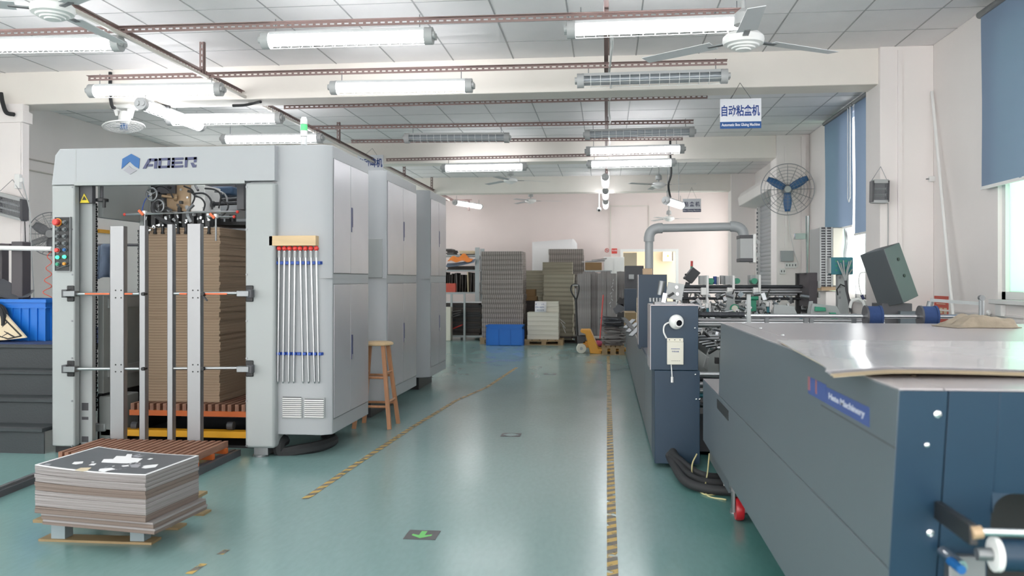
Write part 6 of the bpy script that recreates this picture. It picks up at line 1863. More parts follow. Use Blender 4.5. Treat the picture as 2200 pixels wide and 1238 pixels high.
# upright carton flats
flats = [(1240, 1270, 588, 17.75), (1270, 1284, 585, 17.9), (1283, 1303, 587, 17.78), (1303, 1325, 587, 17.74), (1325, 1345, 583, 18.2), (1252, 1278, 583, 18.25), (1290, 1312, 582, 18.3)]
NM = ['leftmost and widest of the front row', 'narrow and set back, second of the front row', 'third of the front row', 'with white scribble, right of the front row', 'rightmost of the back row', 'left of the back row', 'middle of the back row']
for k, (a, b, t, Y) in enumerate(flats):
    p, q = PY(a + 0.5, 735, Y), PY(b - 0.5, t, Y)
    t_ = thing('carton_bundle', 'upright bundle of grey carton flats, ' + NM[k], 'carton bundle', ((p.x + q.x) / 2, Y, 0), 'upright carton flats')
    n = max(3, int((q.x - p.x) / 0.045)); w_ = (q.x - p.x) / n
    for j in range(n):
        bx(p.x + j * w_ + 0.001, p.x + (j + 1) * w_ - 0.001, Y + RNG.uniform(0, 0.008), Y + 0.35, 0.0, q.z + RNG.uniform(-0.008, 0.0)).build('carton_flat', 'grey_carton_side', t_)
    if k == 3:
        m = MB(); sc = random.Random(9)
        for i in range(9):
            y_ = 600 + i * 7; x_ = 1318 - i * 0.8
            m.cyl(PY(x_, y_, Y - 0.003), PY(x_ + sc.uniform(-4, 4), y_ + 4, Y - 0.003), 0.004, 5)
        m.build('scribble', 'paper_white', t_)
# kraft box and sheets on top behind
p, q = PY(1257, 581, 19.8), PY(1293, 564, 19.8)
tag(bx(p.x, q.x, 19.8, 20.2, p.z, q.z).build('kraft_box', 'kraft', None, bevel=0.01), 'brown wrapped box on the shelf behind the upright carton flats', 'box')
p0 = PY(1262, 560, 19.9)
t_ = thing('board_offcuts', 'grey and white board offcuts on top of the brown wrapped box', 'offcuts', (p0.x, 19.9, q.z))
for k in range(4):
    m = MB().obox((0, 0, 0), (0.5 - 0.05 * k, 0.3, 0.012)); m.xform(Matrix.Translation((p0.x + 0.12 + 0.05 * k, 20.0, q.z + 0.012 + 0.02 * k)) @ Matrix.Rotation(-0.04 * k, 4, 'Y')); m.build('offcut', ['paper_white', 'dark_grey', 'paper_white', 'stack_plate'][k], t_)
# rack carrying them
x0, x1 = span(1250, 1296, 19.8)
t_ = thing('low_rack', 'grey steel rack behind the upright carton flats', 'rack', ((x0 + x1) / 2, 20.0, 0))
bx(x0 + 0.06, x1 + 0.2, 19.75, 20.3, p.z - 0.03, p.z - 0.001).build('rack_shelf', 'shelf_steel', t_)
for xx in (x0 + 0.08, x1 + 0.16):
    for yy in (19.78, 20.26): bx(xx - 0.02, xx + 0.02, yy - 0.02, yy + 0.02, 0, p.z - 0.03).build('rack_leg', 'shelf_steel', t_)
p, q = PY(1297, 735, 20.6), PY(1341, 552, 20.6)
t_ = thing('white_cupboard', 'plain white cupboard against the back wall under the no-smoking sign', 'cupboard', ((p.x + q.x) / 2, 20.8, 0))
bx(p.x, q.x, 20.62, 21.05, 0, q.z).build('body', 'white_plastic', t_, bevel=0.004)
bx(p.x + 0.01, (p.x + q.x) / 2 - 0.002, 20.605, 20.62, 0.06, q.z - 0.02).build('door', 'white_plastic', t_); bx((p.x + q.x) / 2 + 0.002, q.x - 0.01, 20.605, 20.62, 0.06, q.z - 0.02).build('door', 'white_plastic', t_)
# foam sheet bent behind the piles
fa_, fb_ = PY(1142, 580, 20.9), PY(1240, 513, 20.9)
m = MB()
def P(u, v):
    x = fa_.x + (fb_.x - fa_.x) * u
    zt = fb_.z - 0.07 * (1 - u) - (0.12 * max(0, u - 0.93) / 0.07)
    return Vector((x, 20.85 + 0.18 * (1 - u) ** 2 + 0.05 * v, 0.0 + zt * v))
m.grid(P, 24, 8)
o = m.build('foam_sheet', 'foam_sheet'); so = o.modifiers.new('solid', 'SOLIDIFY'); so.thickness = 0.02
tag(o, 'large pale foam sheet standing behind the board piles', 'foam sheet')

# ---- pallet jack
YJ = 15.9
J = thing('pallet_jack', 'orange pallet jack with black handle parked at the end of the aisle', 'pallet jack', PY(1265, 760, YJ))
def jp(px_, py_, dy=0): return PY(px_, py_, YJ + dy)
bd = [jp(*q) for q in ((1247, 709), (1268, 709), (1287, 752), (1292, 753), (1292, 761), (1268, 759), (1258, 718), (1248, 714))]
zoff = 0
MB().prism([(q.x, q.z) for q in bd], 'xz', YJ - 0.06, YJ + 0.42).build('body_frame', 'jack_orange', J, bevel=0.01)
for dy in (-0.08, 0.30):
    a = jp(1286, 756); bx(a.x, PY(1348, 756, YJ).x, YJ + dy, YJ + dy + 0.16, 0.045, 0.085).build('fork', 'jack_orange', J, bevel=0.006)
for dy in (0.0, 0.26):
    c = PZ(1248, 759, 0); cx = jp(1249, 748).x
    MB().lathe([(0.03, -0.03), (0.085, -0.03), (0.092, -0.02), (0.092, 0.02), (0.085, 0.03), (0.03, 0.03)], (cx, YJ + dy, 0.092), (0.15, -1, 0), 24).build('steer_wheel', 'cream_plastic', J)
    MB().cyl((cx, YJ + dy - 0.034, 0.092), (cx, YJ + dy - 0.03, 0.092), 0.03, 14).build('wheel_hub', 'grey_plastic', J)
a, b = jp(1241, 718), jp(1258, 728)
bx(a.x, b.x, YJ + 0.05, YJ + 0.25, jp(0, 729).z, jp(0, 713).z).build('pump', 'black_plastic', J, bevel=0.01)
MB().box(jp(1252, 730).x, jp(1266, 730).x, YJ + 0.05, YJ + 0.25, 0.10, 0.22).build('linkage', 'jack_orange', J, bevel=0.01)
MB().cyl(jp(1241, 722, 0.15), jp(1237.5, 640, 0.12), 0.018, 12).build('handle_shaft', 'black_plastic', J)
gr = cable([jp(1238, 645, 0.12), jp(1228, 628, 0.12), jp(1227, 617, 0.12), jp(1231, 612, 0.12), jp(1241, 612, 0.12), jp(1244, 617, 0.12), jp(1243, 628, 0.12), jp(1238, 645, 0.12)], 0.014, 'black_plastic', None)
gr.build('handle_loop', 'black_plastic', J)
MB().cyl(jp(1230, 613, 0.12), jp(1242, 613, 0.12), 0.016, 10).build('handle_grip', 'grey_plastic', J)
MB().cyl(jp(1237, 640, 0.12), jp(1236, 620, 0.12), 0.008, 8).build('release_lever', 'steel', J)

# waste pallet with offcuts beside the gluer
x0, x1 = PY(1292, 760, YJ).x, 0.33
pallet(x0, x1, 15.62, 16.35, 0.155, 'wooden pallet loaded with grey offcuts beside the gluing machine')
ofc = random.Random(17)
t_ = thing('offcut_heap', 'heap of grey and black board offcuts on the pallet beside the gluing machine', 'offcuts', ((x0 + x1) / 2, 16.0, 0.156))
z = 0.158
for k in range(26):
    wd = ofc.uniform(0.26, 0.40)
    hh = ofc.uniform(0.012, 0.022)
    rx = ofc.uniform(-0.08, 0.08) if k > 3 else 0
    m = MB().obox((0, 0, 0), (wd, ofc.uniform(0.25, 0.45), hh)); 
    m.xform(Matrix.Translation(((x0 + x1) / 2 + ofc.uniform(-0.03, 0.05), 16.0 + ofc.uniform(-0.06, 0.06), z + hh / 2 + 0.002)) @ Matrix.Rotation(rx, 4, 'Y') @ Matrix.Rotation(ofc.uniform(-0.35, 0.35), 4, 'Z'))
    m.build('offcut', 'waste_paper' if k < 17 else ofc.choice(['print_dark', 'black_plastic', 'waste_paper']), t_); z += hh + 0.003
for k, (px_, py_, ry) in enumerate(((1338, 650, 0.5), (1330, 664, -0.5), (1338, 680, 0.2), (1334, 690, -0.1))):
    p = PY(px_, py_, 16.2); m = MB()
    m.obox((0, 0, 0), (0.20, 0.02, 0.12)); m.obox((0.02, 0.02, 0.05), (0.1, 0.02, 0.06))
    m.xform(Matrix.Translation(p) @ Matrix.Rotation(ry, 4, 'Y'))
    o = m.build('stripped_offcut', 'print_dark' if k % 2 else 'black_plastic', None)
    tag(o, ['topmost', 'second highest', 'third highest', 'lowest'][k] + ' black stripped offcut frame propped above the offcut heap', 'offcut', 'stripped offcut frames')
tag(MB().cyl(PY(1296, 634, 15.75), PY(1289, 728, 15.6), 0.011, 10).build('broom_stick', 'red_plastic'), 'thin red broom stick leaning by the offcut pallet', 'stick')
tag(MB().sphere(PY(1285, 738, 16.3), 0.085, 14, 8, 1.0, 0.8, 0.7).build('pink_bundle', 'pink_cloth'), 'pink cloth bundle behind the pallet jack', 'cloth')
p = PZ(1283, 730, 0)
t_ = thing('grey_tray', 'pale tray edge behind the pallet jack', 'tray', (PY(1284, 725, 16.6).x, 16.6, 0.2))
a, b = PY(1274, 727, 16.7), PY(1296, 724, 16.7)
bx(a.x, b.x, 16.6, 16.9, a.z, b.z).build('tray_top', 'grey_plastic', t_); bx(a.x + 0.03, b.x - 0.03, 16.65, 16.85, 0, a.z).build('tray_foot', 'dark_grey', t_)

# ---- shelf rack at the left of the back wall
YS = 19.75
x0, x1 = PY(915, 600, YS).x, PY(1031, 600, YS).x
RK = thing('shelf_rack', 'tall grey steel shelf rack at the back wall, loaded with dark boards', 'rack', ((x0 + x1) / 2, YS + 0.4, 0))
zs = [PY(1000, 548, YS).z, PY(1000, 580, YS).z, PY(1000, 628, YS).z, 0.42]
for zz in zs:
    bx(x0 + 0.04, x1 - 0.06, YS + 0.02, YS + 0.78, zz - 0.03, zz).build('shelf_board', 'shelf_steel', RK)
for xx in (x0 + 0.05, x1 - 0.06):
    for yy in (YS, YS + 0.8):
        bx(xx - 0.05, xx + 0.05, yy - 0.02, yy + 0.02, 0, PY(1020, 532, YS).z).build('upright', 'shelf_steel', RK)
    for zz in (0.5, 1.1, 1.7):
        MB().bar((xx, YS, zz), (xx, YS + 0.8, zz + 0.3), 0.02, 0.03).build('brace', 'shelf_steel', RK)
# boards standing on edge
sb = random.Random(6)
zsh = zs[2] + 0.001
NTH = ['first', 'second', 'third', 'fourth', 'fifth', 'sixth', 'seventh', 'eighth', 'ninth', 'tenth', 'eleventh', 'twelfth', 'thirteenth', 'fourteenth', 'fifteenth', 'sixteenth', 'seventeenth', 'eighteenth', 'nineteenth', 'twentieth']
NB = 0
xx = PY(955, 600, YS).x
while xx < x1 - 0.14:
    t = sb.uniform(0.018, 0.03); hh = sb.uniform(0.40, 0.48)
    lean = sb.uniform(-0.05, 0.08)
    m = MB().obox((0, 0, hh / 2), (t, 0.55, hh)); m.xform(Matrix.Translation((xx, YS + 0.36, zsh + abs(lean) * t / 2)) @ Matrix.Rotation(lean, 4, 'Y'))
    o = m.build('die_board', sb.choice(['dark_board', 'dark_board', 'dark_board', 'stack_plate', 'die_board']), None)
    NB += 1
    tag(o, NTH[NB - 1] + ' die board from the left standing on edge on the grey shelf rack', 'board', 'boards standing on the shelf')
    xx += t + 0.02 + abs(lean) * 0.5
def flat_stack(xa_, xb_, Y, dep, z0, n, hh, label, group, seed, mats):
    r = random.Random(seed); z = z0
    for k in range(n):
        h_ = hh * r.uniform(0.8, 1.0)
        dx = r.uniform(-0.03, 0.03)
        o = bx(xa_ + dx, xb_ + dx + r.uniform(-0.05, 0.02), Y + r.uniform(-0.03, 0.03), Y + dep, z, z + h_).build('flat_board', r.choice(mats), None)
        tag(o, NTH[k] + ' from the bottom, ' + label, 'board', group); z += h_ + 0.003
    return z
flat_stack(PY(957, 600, YS).x, PY(975, 600, YS).x, YS + 0.1, 0.5, zs[0] + 0.001, 5, 0.03, 'dark die board lying on top of the shelf rack, left pile', 'boards on top of the shelf', 1, ['dark_board', 'stack_plate', 'die_board'])
flat_stack(PY(984, 600, YS).x, x1 - 0.14, YS + 0.1, 0.5, zs[0] + 0.001, 4, 0.025, 'dark die board lying on top of the shelf rack, right pile', 'boards on top of the shelf', 2, ['dark_board', 'stack_plate', 'die_board'])
flat_stack(PY(958, 600, YS).x, x1 - 0.16, YS + 0.1, 0.5, zs[1] + 0.001, 3, 0.03, 'flat dark board lying on the second shelf of the rack', 'boards on the second shelf', 3, ['dark_board', 'stack_plate'])
# the lower trolley of flat boards in front
YT = 19.25
tx0, tx1 = PY(945, 600, YT).x, PY(1037, 600, YT).x
TR = thing('board_trolley', 'low grey steel trolley frame holding flat dark boards before the shelf rack', 'trolley', ((tx0 + tx1) / 2, YT, 0))
for px_ in (970, 998):
    xx = PY(px_, 600, YT - 0.1).x
    bx(xx - 0.022, xx + 0.022, YT - 0.12, YT - 0.08, 0.0, PY(0, 629, YT).z).build('post', 'shelf_steel', TR)
bx(tx0, PY(1000, 600, YT).x, YT - 0.12, YT - 0.08, PY(980, 632, YT).z, PY(980, 628, YT).z).build('top_rail', 'shelf_steel', TR)
bx(tx0, tx1, YT - 0.06, YT + 0.45, 0.06, 0.10).build('deck', 'shelf_steel', TR)
for px_ in (950, 990, 1030):
    MB().cyl((PY(px_, 600, YT).x, YT, 0.045), (PY(px_, 600, YT).x + 0.04, YT, 0.045), 0.045, 14).build('castor', 'dark_grey', TR)
z = flat_stack(tx0 + 0.05, tx1 - 0.03, YT, 0.42, 0.102, 14, 0.058, 'flat dark board in the thick pile on the low grey trolley', 'boards on the trolley', 4, ['dark_board', 'dark_board', 'black_plastic', 'stack_plate'])
tag(bx(tx0 + 0.1, tx1 - 0.02, YT - 0.03, YT + 0.4, z, z + 0.02).build('white_board', 'paper_white'), 'white board on top of the dark boards on the trolley', 'board')
p, q = PY(957, 624, YS - 0.15), PY(979, 609, YS - 0.15)
tag(bx(p.x, q.x, YS - 0.17, YS - 0.03, zsh, q.z).build('red_box', 'poster_red', None, bevel=0.004), 'faded red box at the edge of the grey shelf', 'box')
# orange cloth on blue sheet draped over the shelf front
oc = PY(990, 551, YS - 0.05)
def P(u, v):
    x = oc.x + (u - 0.5) * 0.56; 
    return Vector((x, YS - 0.20 + 0.17 * v, zs[0] - 0.15 + (0.04 + 0.17 * math.sin(math.pi * u) * (0.7 + 0.3 * math.sin(u * 11))) * v + 0.02 * math.sin(u * 13 + v * 7)))
m = MB(); m.grid(P, 24, 10, 0.006)
tag(m.build('orange_cloth', 'orange_cloth'), 'orange cloth crumpled on the shelf rack', 'cloth')
def P(u, v):
    x = oc.x - 0.32 + u * 0.66
    return Vector((x, YS - 0.23 + 0.2 * v, zs[0] - 0.27 + 0.08 * v + 0.10 * u * u))
m = MB(); m.grid(P, 12, 4, 0.008)
tag(m.build('blue_sheet', 'blue_cloth'), 'slack grey-blue sheet sagging below the orange cloth', 'sheet')
p = PY(984, 702, YT - 0.13)
m = MB().obox((0, 0, 0), (0.22, 0.14, 0.02)); m.xform(Matrix.Translation(p) @ Matrix.Rotation(-0.4, 4, 'Y'))
tag(m.build('red_folder', 'safety_red'), 'red folder wedged in the low trolley frame', 'folder')
p = PY(992, 664, YT - 0.15)
for k in range(3):
    m = MB().obox((0, 0, 0), (0.26 - 0.03 * k, 0.12, 0.02)); m.xform(Matrix.Translation((PY(983, 600, YT).x, YT - 0.2, PY(983, 668 + 5 * k, YT).z)) @ Matrix.Rotation(-0.15 - 0.08 * k, 4, 'Y'))
    tag(m.build('grey_offcut', 'stack_plate'), ['highest', 'middle', 'lowest'][k] + ' grey board offcut sticking out of the trolley front', 'offcut', 'trolley offcuts')
p, q = PY(955, 716, YT - 0.4), PY(968, 640, YT - 0.4)
tag(bx(PY(940, 0, YT - 0.4).x, q.x, YT - 0.4, YT - 0.15, 0.0, 0.75).build('white_carton', 'cream_plastic', None, bevel=0.01), 'pale carton standing on the floor just behind the last white cabinet', 'box')

# ---- back wall fittings
YW = YB - 0.002
p = PY(1304, 538, YW)
t_ = thing('no_smoking_sign', 'round no-smoking sticker on the back wall', 'sign', p)
MB().ring((p.x, YW - 0.004, p.z), (0, 1, 0), 0.045, 0.006, 24, 5).build('red_ring', 'safety_red', t_)
MB().cyl((p.x - 0.03, YW - 0.004, p.z + 0.03), (p.x + 0.03, YW - 0.004, p.z - 0.03), 0.005, 6).build('slash', 'safety_red', t_)
bx(p.x - 0.025, p.x + 0.025, YW - 0.003, YW, p.z - 0.004, p.z + 0.004).build('cigarette', 'dark_grey', t_)
a, b = PY(1314, 545, YW), PY(1326, 534, YW)
t_ = thing('red_wall_sign', 'small red sign with white characters on the back wall', 'sign', ((a.x + b.x) / 2, YW, a.z))
bx(a.x, b.x, YW - 0.006, YW, a.z, b.z).build('plate', 'safety_red', t_)
text('characters', '禁止吸烟', 0.03, 'paper_white', t_, ((a.x + b.x) / 2, YW - 0.007, (a.z + b.z) / 2 + 0.012), ROT_FRONT, width=(b.x - a.x) * 0.85, height=0.04)
# cupboard conduit lines on the back wall
p = PY(1311.5, 413, YW)
tag(bx(p.x - 0.012, p.x + 0.012, YW - 0.015, YW, PY(1311, 552, YW).z, 3.2).build('wall_conduit', 'trunking'), 'vertical white conduit down the back wall to the cupboard', 'conduit')
p, q = PY(1311, 443, YW), PY(1394, 442, YW)
tag(bx(p.x, q.x, YW - 0.012, YW, p.z - 0.01, p.z + 0.01).build('wall_conduit', 'trunking'), 'horizontal white conduit across the back wall', 'conduit')
tag(bx(q.x - 0.01, q.x + 0.01, YW - 0.012, YW, PY(1394, 530, YW).z, p.z - 0.01).build('wall_conduit', 'trunking'), 'vertical white conduit above the doorway', 'conduit')
# dome camera at the back
c = PY(1287, 450, 18.08)
t_ = thing('dome_camera', 'small white security camera hanging from the farthest beam', 'camera', c)
MB().sphere(c, 0.05, 14, 8).build('dome', 'white_plastic', t_)
MB().sphere(c + Vector((0, -0.035, -0.02)), 0.028, 10, 6).build('lens', 'lens_dark', t_)
MB().cyl(c + Vector((0, 0, 0.03)), (c.x, 18.2, 3.21), 0.012, 8).build('stem', 'white_plastic', t_)
# distribution box beyond the doorway
a, b = PY(1424, 562, 23.25), PY(1446, 539, 23.25)
t_ = thing('distribution_box', 'cream electrical box seen through the back doorway', 'electrical box', ((a.x + b.x) / 2, 23.3, a.z))
bx(a.x, b.x, 23.25, 23.4, a.z, b.z).build('case', 'cream_plastic', t_, bevel=0.006)
bx(b.x - 0.02, b.x, 23.24, 23.25, a.z + 0.02, b.z - 0.02).build('hinge_strip', 'dark_grey', t_)
MB().prism([(a.x + 0.11, a.z + 0.13), (a.x + 0.16, a.z + 0.13), (a.x + 0.135, a.z + 0.18)], 'xz', 23.245, 23.25).build('warning_mark', 'caution_yellow', t_)
# red/green signal lamp and tilted panel on the far gluer
p = PY(1486, 592, 12.2)
t_ = thing('control_pendant', 'dark tilted control panel on the far part of the gluing machine', 'control panel', (p.x, 12.2, 1.2))
m = MB().obox((0, 0, 0), (0.13, 0.25, 0.19)); m.xform(Matrix.Translation(p) @ Matrix.Rotation(math.radians(38), 4, 'Y')); m.build('panel_box', 'dark_grey', t_, bevel=0.004)
MB().bar(PY(1478, 607, 12.2), PY(1473, 625, 12.2), 0.05, 0.06).build('panel_arm', 'dark_grey', t_)
bx(p.x - 0.13, p.x - 0.05, 12.15, 12.3, 0.67, PY(0, 620, 12.2).z).build('panel_post', 'dark_grey', t_)
for k in range(2):
    q = PY(1473 - 3 * k, 590 + 8 * k, 12.15); MB().sphere(q, 0.014, 8, 6).build('knob', 'black_plastic', t_)
s = PY(1486, 574, 12.25)
t_ = thing('signal_tower', 'small red over green signal tower behind the tilted panel', 'signal light', (s.x, 12.25, s.z - 0.03))
MB().cyl((s.x, 12.25, s.z - 0.14), (s.x, 12.25, s.z + 0.02), 0.014, 10).build('stem', 'dark_grey', t_)
MB().cyl((s.x, 12.25, s.z - 0.03), (s.x, 12.25, s.z + 0.01), 0.017, 12).build('green_segment', 'green_paint', t_)
MB().cyl((s.x, 12.25, s.z + 0.01), (s.x + 0.003, 12.25, s.z + 0.085), 0.017, 12).build('red_segment', 'red_plastic', t_)

# ================================================================== WALL FITTINGS
# ---- wall fans
def wall_fan(c, axis, r, blade_m, label, wall_pt, spokes=True):
    t_ = thing('wall_fan', label, 'fan', c, 'industrial wall fans')
    axis = Vector(axis).normalized()
    m = MB(); d, a, b = m.frame(axis)
    g = MB()
    g.ring(c, axis, r, 0.006, 48, 6)
    for side, dz in ((-1, 0.05), (1, -0.09)):
        for k in range(1, 8):
            rr = r * k / 8
            g.ring(c + axis * dz * (1 - (rr / r) ** 2), axis, rr, 0.0016, 36, 4)
        for k in range(16):
            th_ = 2 * math.pi * k / 16
            e = a * math.cos(th_) + b * math.sin(th_)
            pts = [c + e * (r * f) + axis * dz * (1 - f * f) for f in (0.12, 0.35, 0.6, 0.8, 1.0)]
            g.tube(pts, 0.0022, 4)
    g.build('grille', 'wire_grey', t_)
    for k in range(3):
        th_ = math.radians(90 + 120 * k + 180)
        e = a * math.cos(th_) + b * math.sin(th_); s_ = axis.cross(e)
        def P(u, v, e=e, s_=s_):
            wd = 0.03 + 0.028 * math.sin(math.pi * min(1, 0.15 + 0.8 * u))
            return c + e * (0.05 + (r * 0.86 - 0.05) * u) + s_ * (v - 0.5) * 2 * wd + axis * (0.03 * (v - 0.5))
        q = MB(); q.grid(P, 8, 3); o = q.build('blade', blade_m, t_); so = o.modifiers.new('solid', 'SOLIDIFY'); so.thickness = 0.004
    MB().cyl(c + axis * 0.06, c - axis * 0.02, 0.045, 18).build('hub_badge', 'grey_plastic', t_)
    MB().lathe([(0.05, 0), (0.08, 0.02), (0.08, 0.13), (0.05, 0.16)], c - axis * 0.05 + axis * 0, -axis, 18).build('motor', 'wire_grey', t_)
    w_ = Vector(wall_pt)
    MB().bar(c - axis * 0.15, w_, 0.04, 0.06).build('wall_bracket', 'grey_plastic', t_)
    return t_
c = PY(1692, 407, 13.0)
wall_fan(c, (-0.12, -1, -0.05), 0.375, 'fan_blue', 'large round wall fan with three blue blades on the far right pillar', (c.x + 0.02, 13.34, c.z - 0.1))
cable([PY(1694, 462, 13.3), PY(1697, 500, 13.33), PY(1708, 545, 13.33), PY(1716, 568, 13.33), PY(1706, 577, 13.33)], 0.006, 'white_plastic', 'white flex from the blue-bladed wall fan down to its socket')
c = PY(110, 503, 9.5)
wall_fan(c, (0.3, -1, 0.0), 0.255, 'wire_grey', 'grey wall fan half hidden behind the white feeder', (XL, c.y + 0.5, c.z - 0.1))
# ---- ceiling cage fan under the beam
c = PY(266, 272, 8.62)
t_ = thing('cage_fan', 'white cage fan with blue hub hanging under the nearest beam', 'fan', c)
MB().box(c.x - 0.11, c.x + 0.11, 8.54, 8.72, 3.16, 3.2).build('base_plate', 'white_plastic', t_, bevel=0.008)
m = MB(); m.prism([(c.x - 0.10, 3.16), (c.x - 0.055, 3.16), (c.x - 0.045, c.z + 0.11), (c.x - 0.075, c.z + 0.11)], 'xz', 8.59, 8.66); m.prism([(c.x + 0.055, 3.16), (c.x + 0.10, 3.16), (c.x + 0.075, c.z + 0.09), (c.x + 0.045, c.z + 0.09)], 'xz', 8.59, 8.66); m.build('yoke', 'white_plastic', t_)
MB().lathe([(0.02, 0.17), (0.05, 0.16), (0.062, 0.10), (0.06, 0.05), (0.045, 0.03)], (c.x, 8.62, c.z), (0.1, 0, 1), 20).build('motor', 'white_plastic', t_)
g = MB(); ax = Vector((0.12, -0.10, -1)).normalized(); d, a, b = g.frame(ax); cc_ = Vector((c.x, 8.62, c.z))
R_ = 0.205
for k in range(1, 9):
    f = k / 8; g.ring(cc_ + ax * 0.06 * (1 - f * f), ax, R_ * f, 0.0022, 36, 4)
    if k > 3: g.ring(cc_ - ax * 0.055 * (1 - f * f), ax, R_ * f, 0.0022, 36, 4)
for k in range(28):
    th_ = 2 * math.pi * k / 28; e = a * math.cos(th_) + b * math.sin(th_)
    g.tube([cc_ + e * (R_ * f) + ax * 0.06 * (1 - f * f) for f in (0.1, 0.4, 0.7, 0.9, 1.0)] + [cc_ + e * (R_ * f) - ax * 0.055 * (1 - f * f) for f in (0.9, 0.7, 0.35)], 0.0022, 4)
g.ring(cc_, ax, R_, 0.008, 40, 6)
g.build('cage', 'white_plastic', t_)
MB().cyl(cc_ - ax * 0.06, cc_ + ax * 0.045, 0.04, 16).build('hub', 'logo_blue', t_)
for k in range(3):
    e = a * math.cos(k * 2.094) + b * math.sin(k * 2.094); s_ = ax.cross(e)
    def P(u, v, e=e, s_=s_): return cc_ + e * (0.035 + 0.14 * u) + s_ * (v - 0.5) * (0.06 + 0.08 * u) + ax * 0.03 * (v - 0.5)
    q = MB(); q.grid(P, 5, 3); o = q.build('blade', 'white_plastic', t_); so = o.modifiers.new('solid', 'SOLIDIFY'); so.thickness = 0.003

# ---- insect lamps
def zapper(cors, Y, hook, label, dep=0.1, flip=1):
    """cors: pixel corners tl, tr, br, bl on plane Y"""
    tl, tr, br, bl = [PY(*q, Y) for q in cors]
    c = (tl + tr + br + bl) / 4
    t_ = thing('insect_lamp', label, 'insect lamp', c, 'insect lamps')
    X = (tr - tl); Zv = (tl - bl)
    def pt(u, v, d): return bl + X * u + Zv * v + Vector((0, -d, 0))
    def slab(u0, u1, v0, v1, d0, d1, name, m_):
        vs = [pt(u, v, d) for d in (d0, d1) for (u, v) in ((u0, v0), (u1, v0), (u1, v1), (u0, v1))]
        MB().add(vs, [(0, 1, 2, 3), (7, 6, 5, 4), (0, 4, 5, 1), (1, 5, 6, 2), (2, 6, 7, 3), (3, 7, 4, 0)]).build(name, m_, t_)
    slab(0.06, 0.94, 0.84, 1.0, 0, dep, 'top_cover', 'grey_plastic'); slab(0.06, 0.94, 0.0, 0.12, 0, dep, 'bottom_tray', 'grey_plastic')
    slab(0.0, 0.09, 0.05, 0.95, 0, dep, 'end_cheek', 'dark_grey'); slab(0.91, 1.0, 0.05, 0.95, 0, dep, 'end_cheek', 'dark_grey')
    slab(0.09, 0.91, 0.12, 0.84, 0.0, 0.01, 'reflector', 'zapper_grille')
    m = MB()
    for k in range(16):
        u = 0.11 + 0.78 * k / 15
        m.cyl(pt(u, 0.12, dep * 0.9), pt(u, 0.84, dep * 0.9), 0.0025, 5)
    for k in range(9):
        v = 0.15 + 0.66 * k / 8
        m.cyl(pt(0.09, v, dep * 0.92), pt(0.91, v, dep * 0.92), 0.0022, 5)
    m.build('wire_grid', 'wire_grey', t_)
    m = MB()
    for v in (0.35, 0.62): m.cyl(pt(0.1, v, dep * 0.5), pt(0.9, v, dep * 0.5), 0.012, 10)
    m.build('lamp_tube', 'tube_off', t_)
    h = PY(*hook, Y - 0.02); m = MB()
    m.cyl(pt(0.04, 0.98, dep * 0.5), h, 0.003, 5); m.cyl(pt(0.96, 0.96, dep * 0.5), h, 0.003, 5); m.build('chain', 'wire_grey', t_)
zapper([(2, 413), (62, 428), (62, 470), (2, 462)], 8.36, (27, 386), 'insect lamp hanging on the left pillar')
a, b, c, d = [PX(*q, 2.53) for q in ((1866, 388), (1897, 388), (1897, 440), (1866, 438))]
zapper([(1868, 388), (1904, 388), (1902, 440), (1867, 438)], 8.38, (1892, 358), 'insect lamp hanging on the right pillar')
cable([PY(1905, 400, 8.39), PY(1908, 440, 8.39), PY(1908, 500, 8.39), PY(1907, 545, 8.39)], 0.005, 'grey_plastic', 'thin grey flex running down the right pillar below the insect lamp')
# switch box, plug leads on the left pillar
p = PY(46, 392, 8.37)
t_ = thing('switch_box', 'white socket box with plug on the left pillar above the insect lamp', 'socket', p)
a, b = PY(36, 406, 8.37), PY(47, 375, 8.37)
bx(a.x, b.x, 8.33, 8.375, a.z, b.z).build('box', 'white_plastic', t_, bevel=0.004)
p2_ = PY(47, 387, 8.32); MB().obox(p2_, (0.03, 0.03, 0.045)).build('plug', 'white_plastic', t_)
cable([PY(48, 390, 8.31), PY(54, 412, 8.31), PY(64, 455, 8.31), PY(66, 520, 8.32), PY(71, 600, 8.33), PY(73, 640, 8.33)], 0.006, 'grey_plastic', 'thin flex from the plug on the left pillar down behind the rail')
m = cable([PY(53, 470, 8.36), PY(54, 500, 8.36), PY(55, 540, 8.36), PY(54, 568, 8.36)], 0.005, 'black_rubber', None)
m.cyl(PY(54, 566, 8.36), PY(54, 572, 8.36), 0.035, 10, 0.03); tag(m.build('plug_lead', 'black_rubber'), 'short black lead with a plug dangling on the left pillar', 'cable')
# coiled red air hose at the left
co = []
p0_, p1_ = PY(107, 536, 7.31), PY(101, 640, 7.31)
for k in range(90):
    t = k / 89; a_ = t * 2 * math.pi * 4
    co.append(p0_.lerp(p1_, t) + Vector((0.038 * math.cos(a_) * (0.4 + 0.8 * t), 0.012 * math.sin(a_), 0)))
tag(MB().tube(co, 0.004, 6).build('coiled_air_hose', 'poster_red'), 'coiled red air hose hanging left of the white feeder', 'hose')
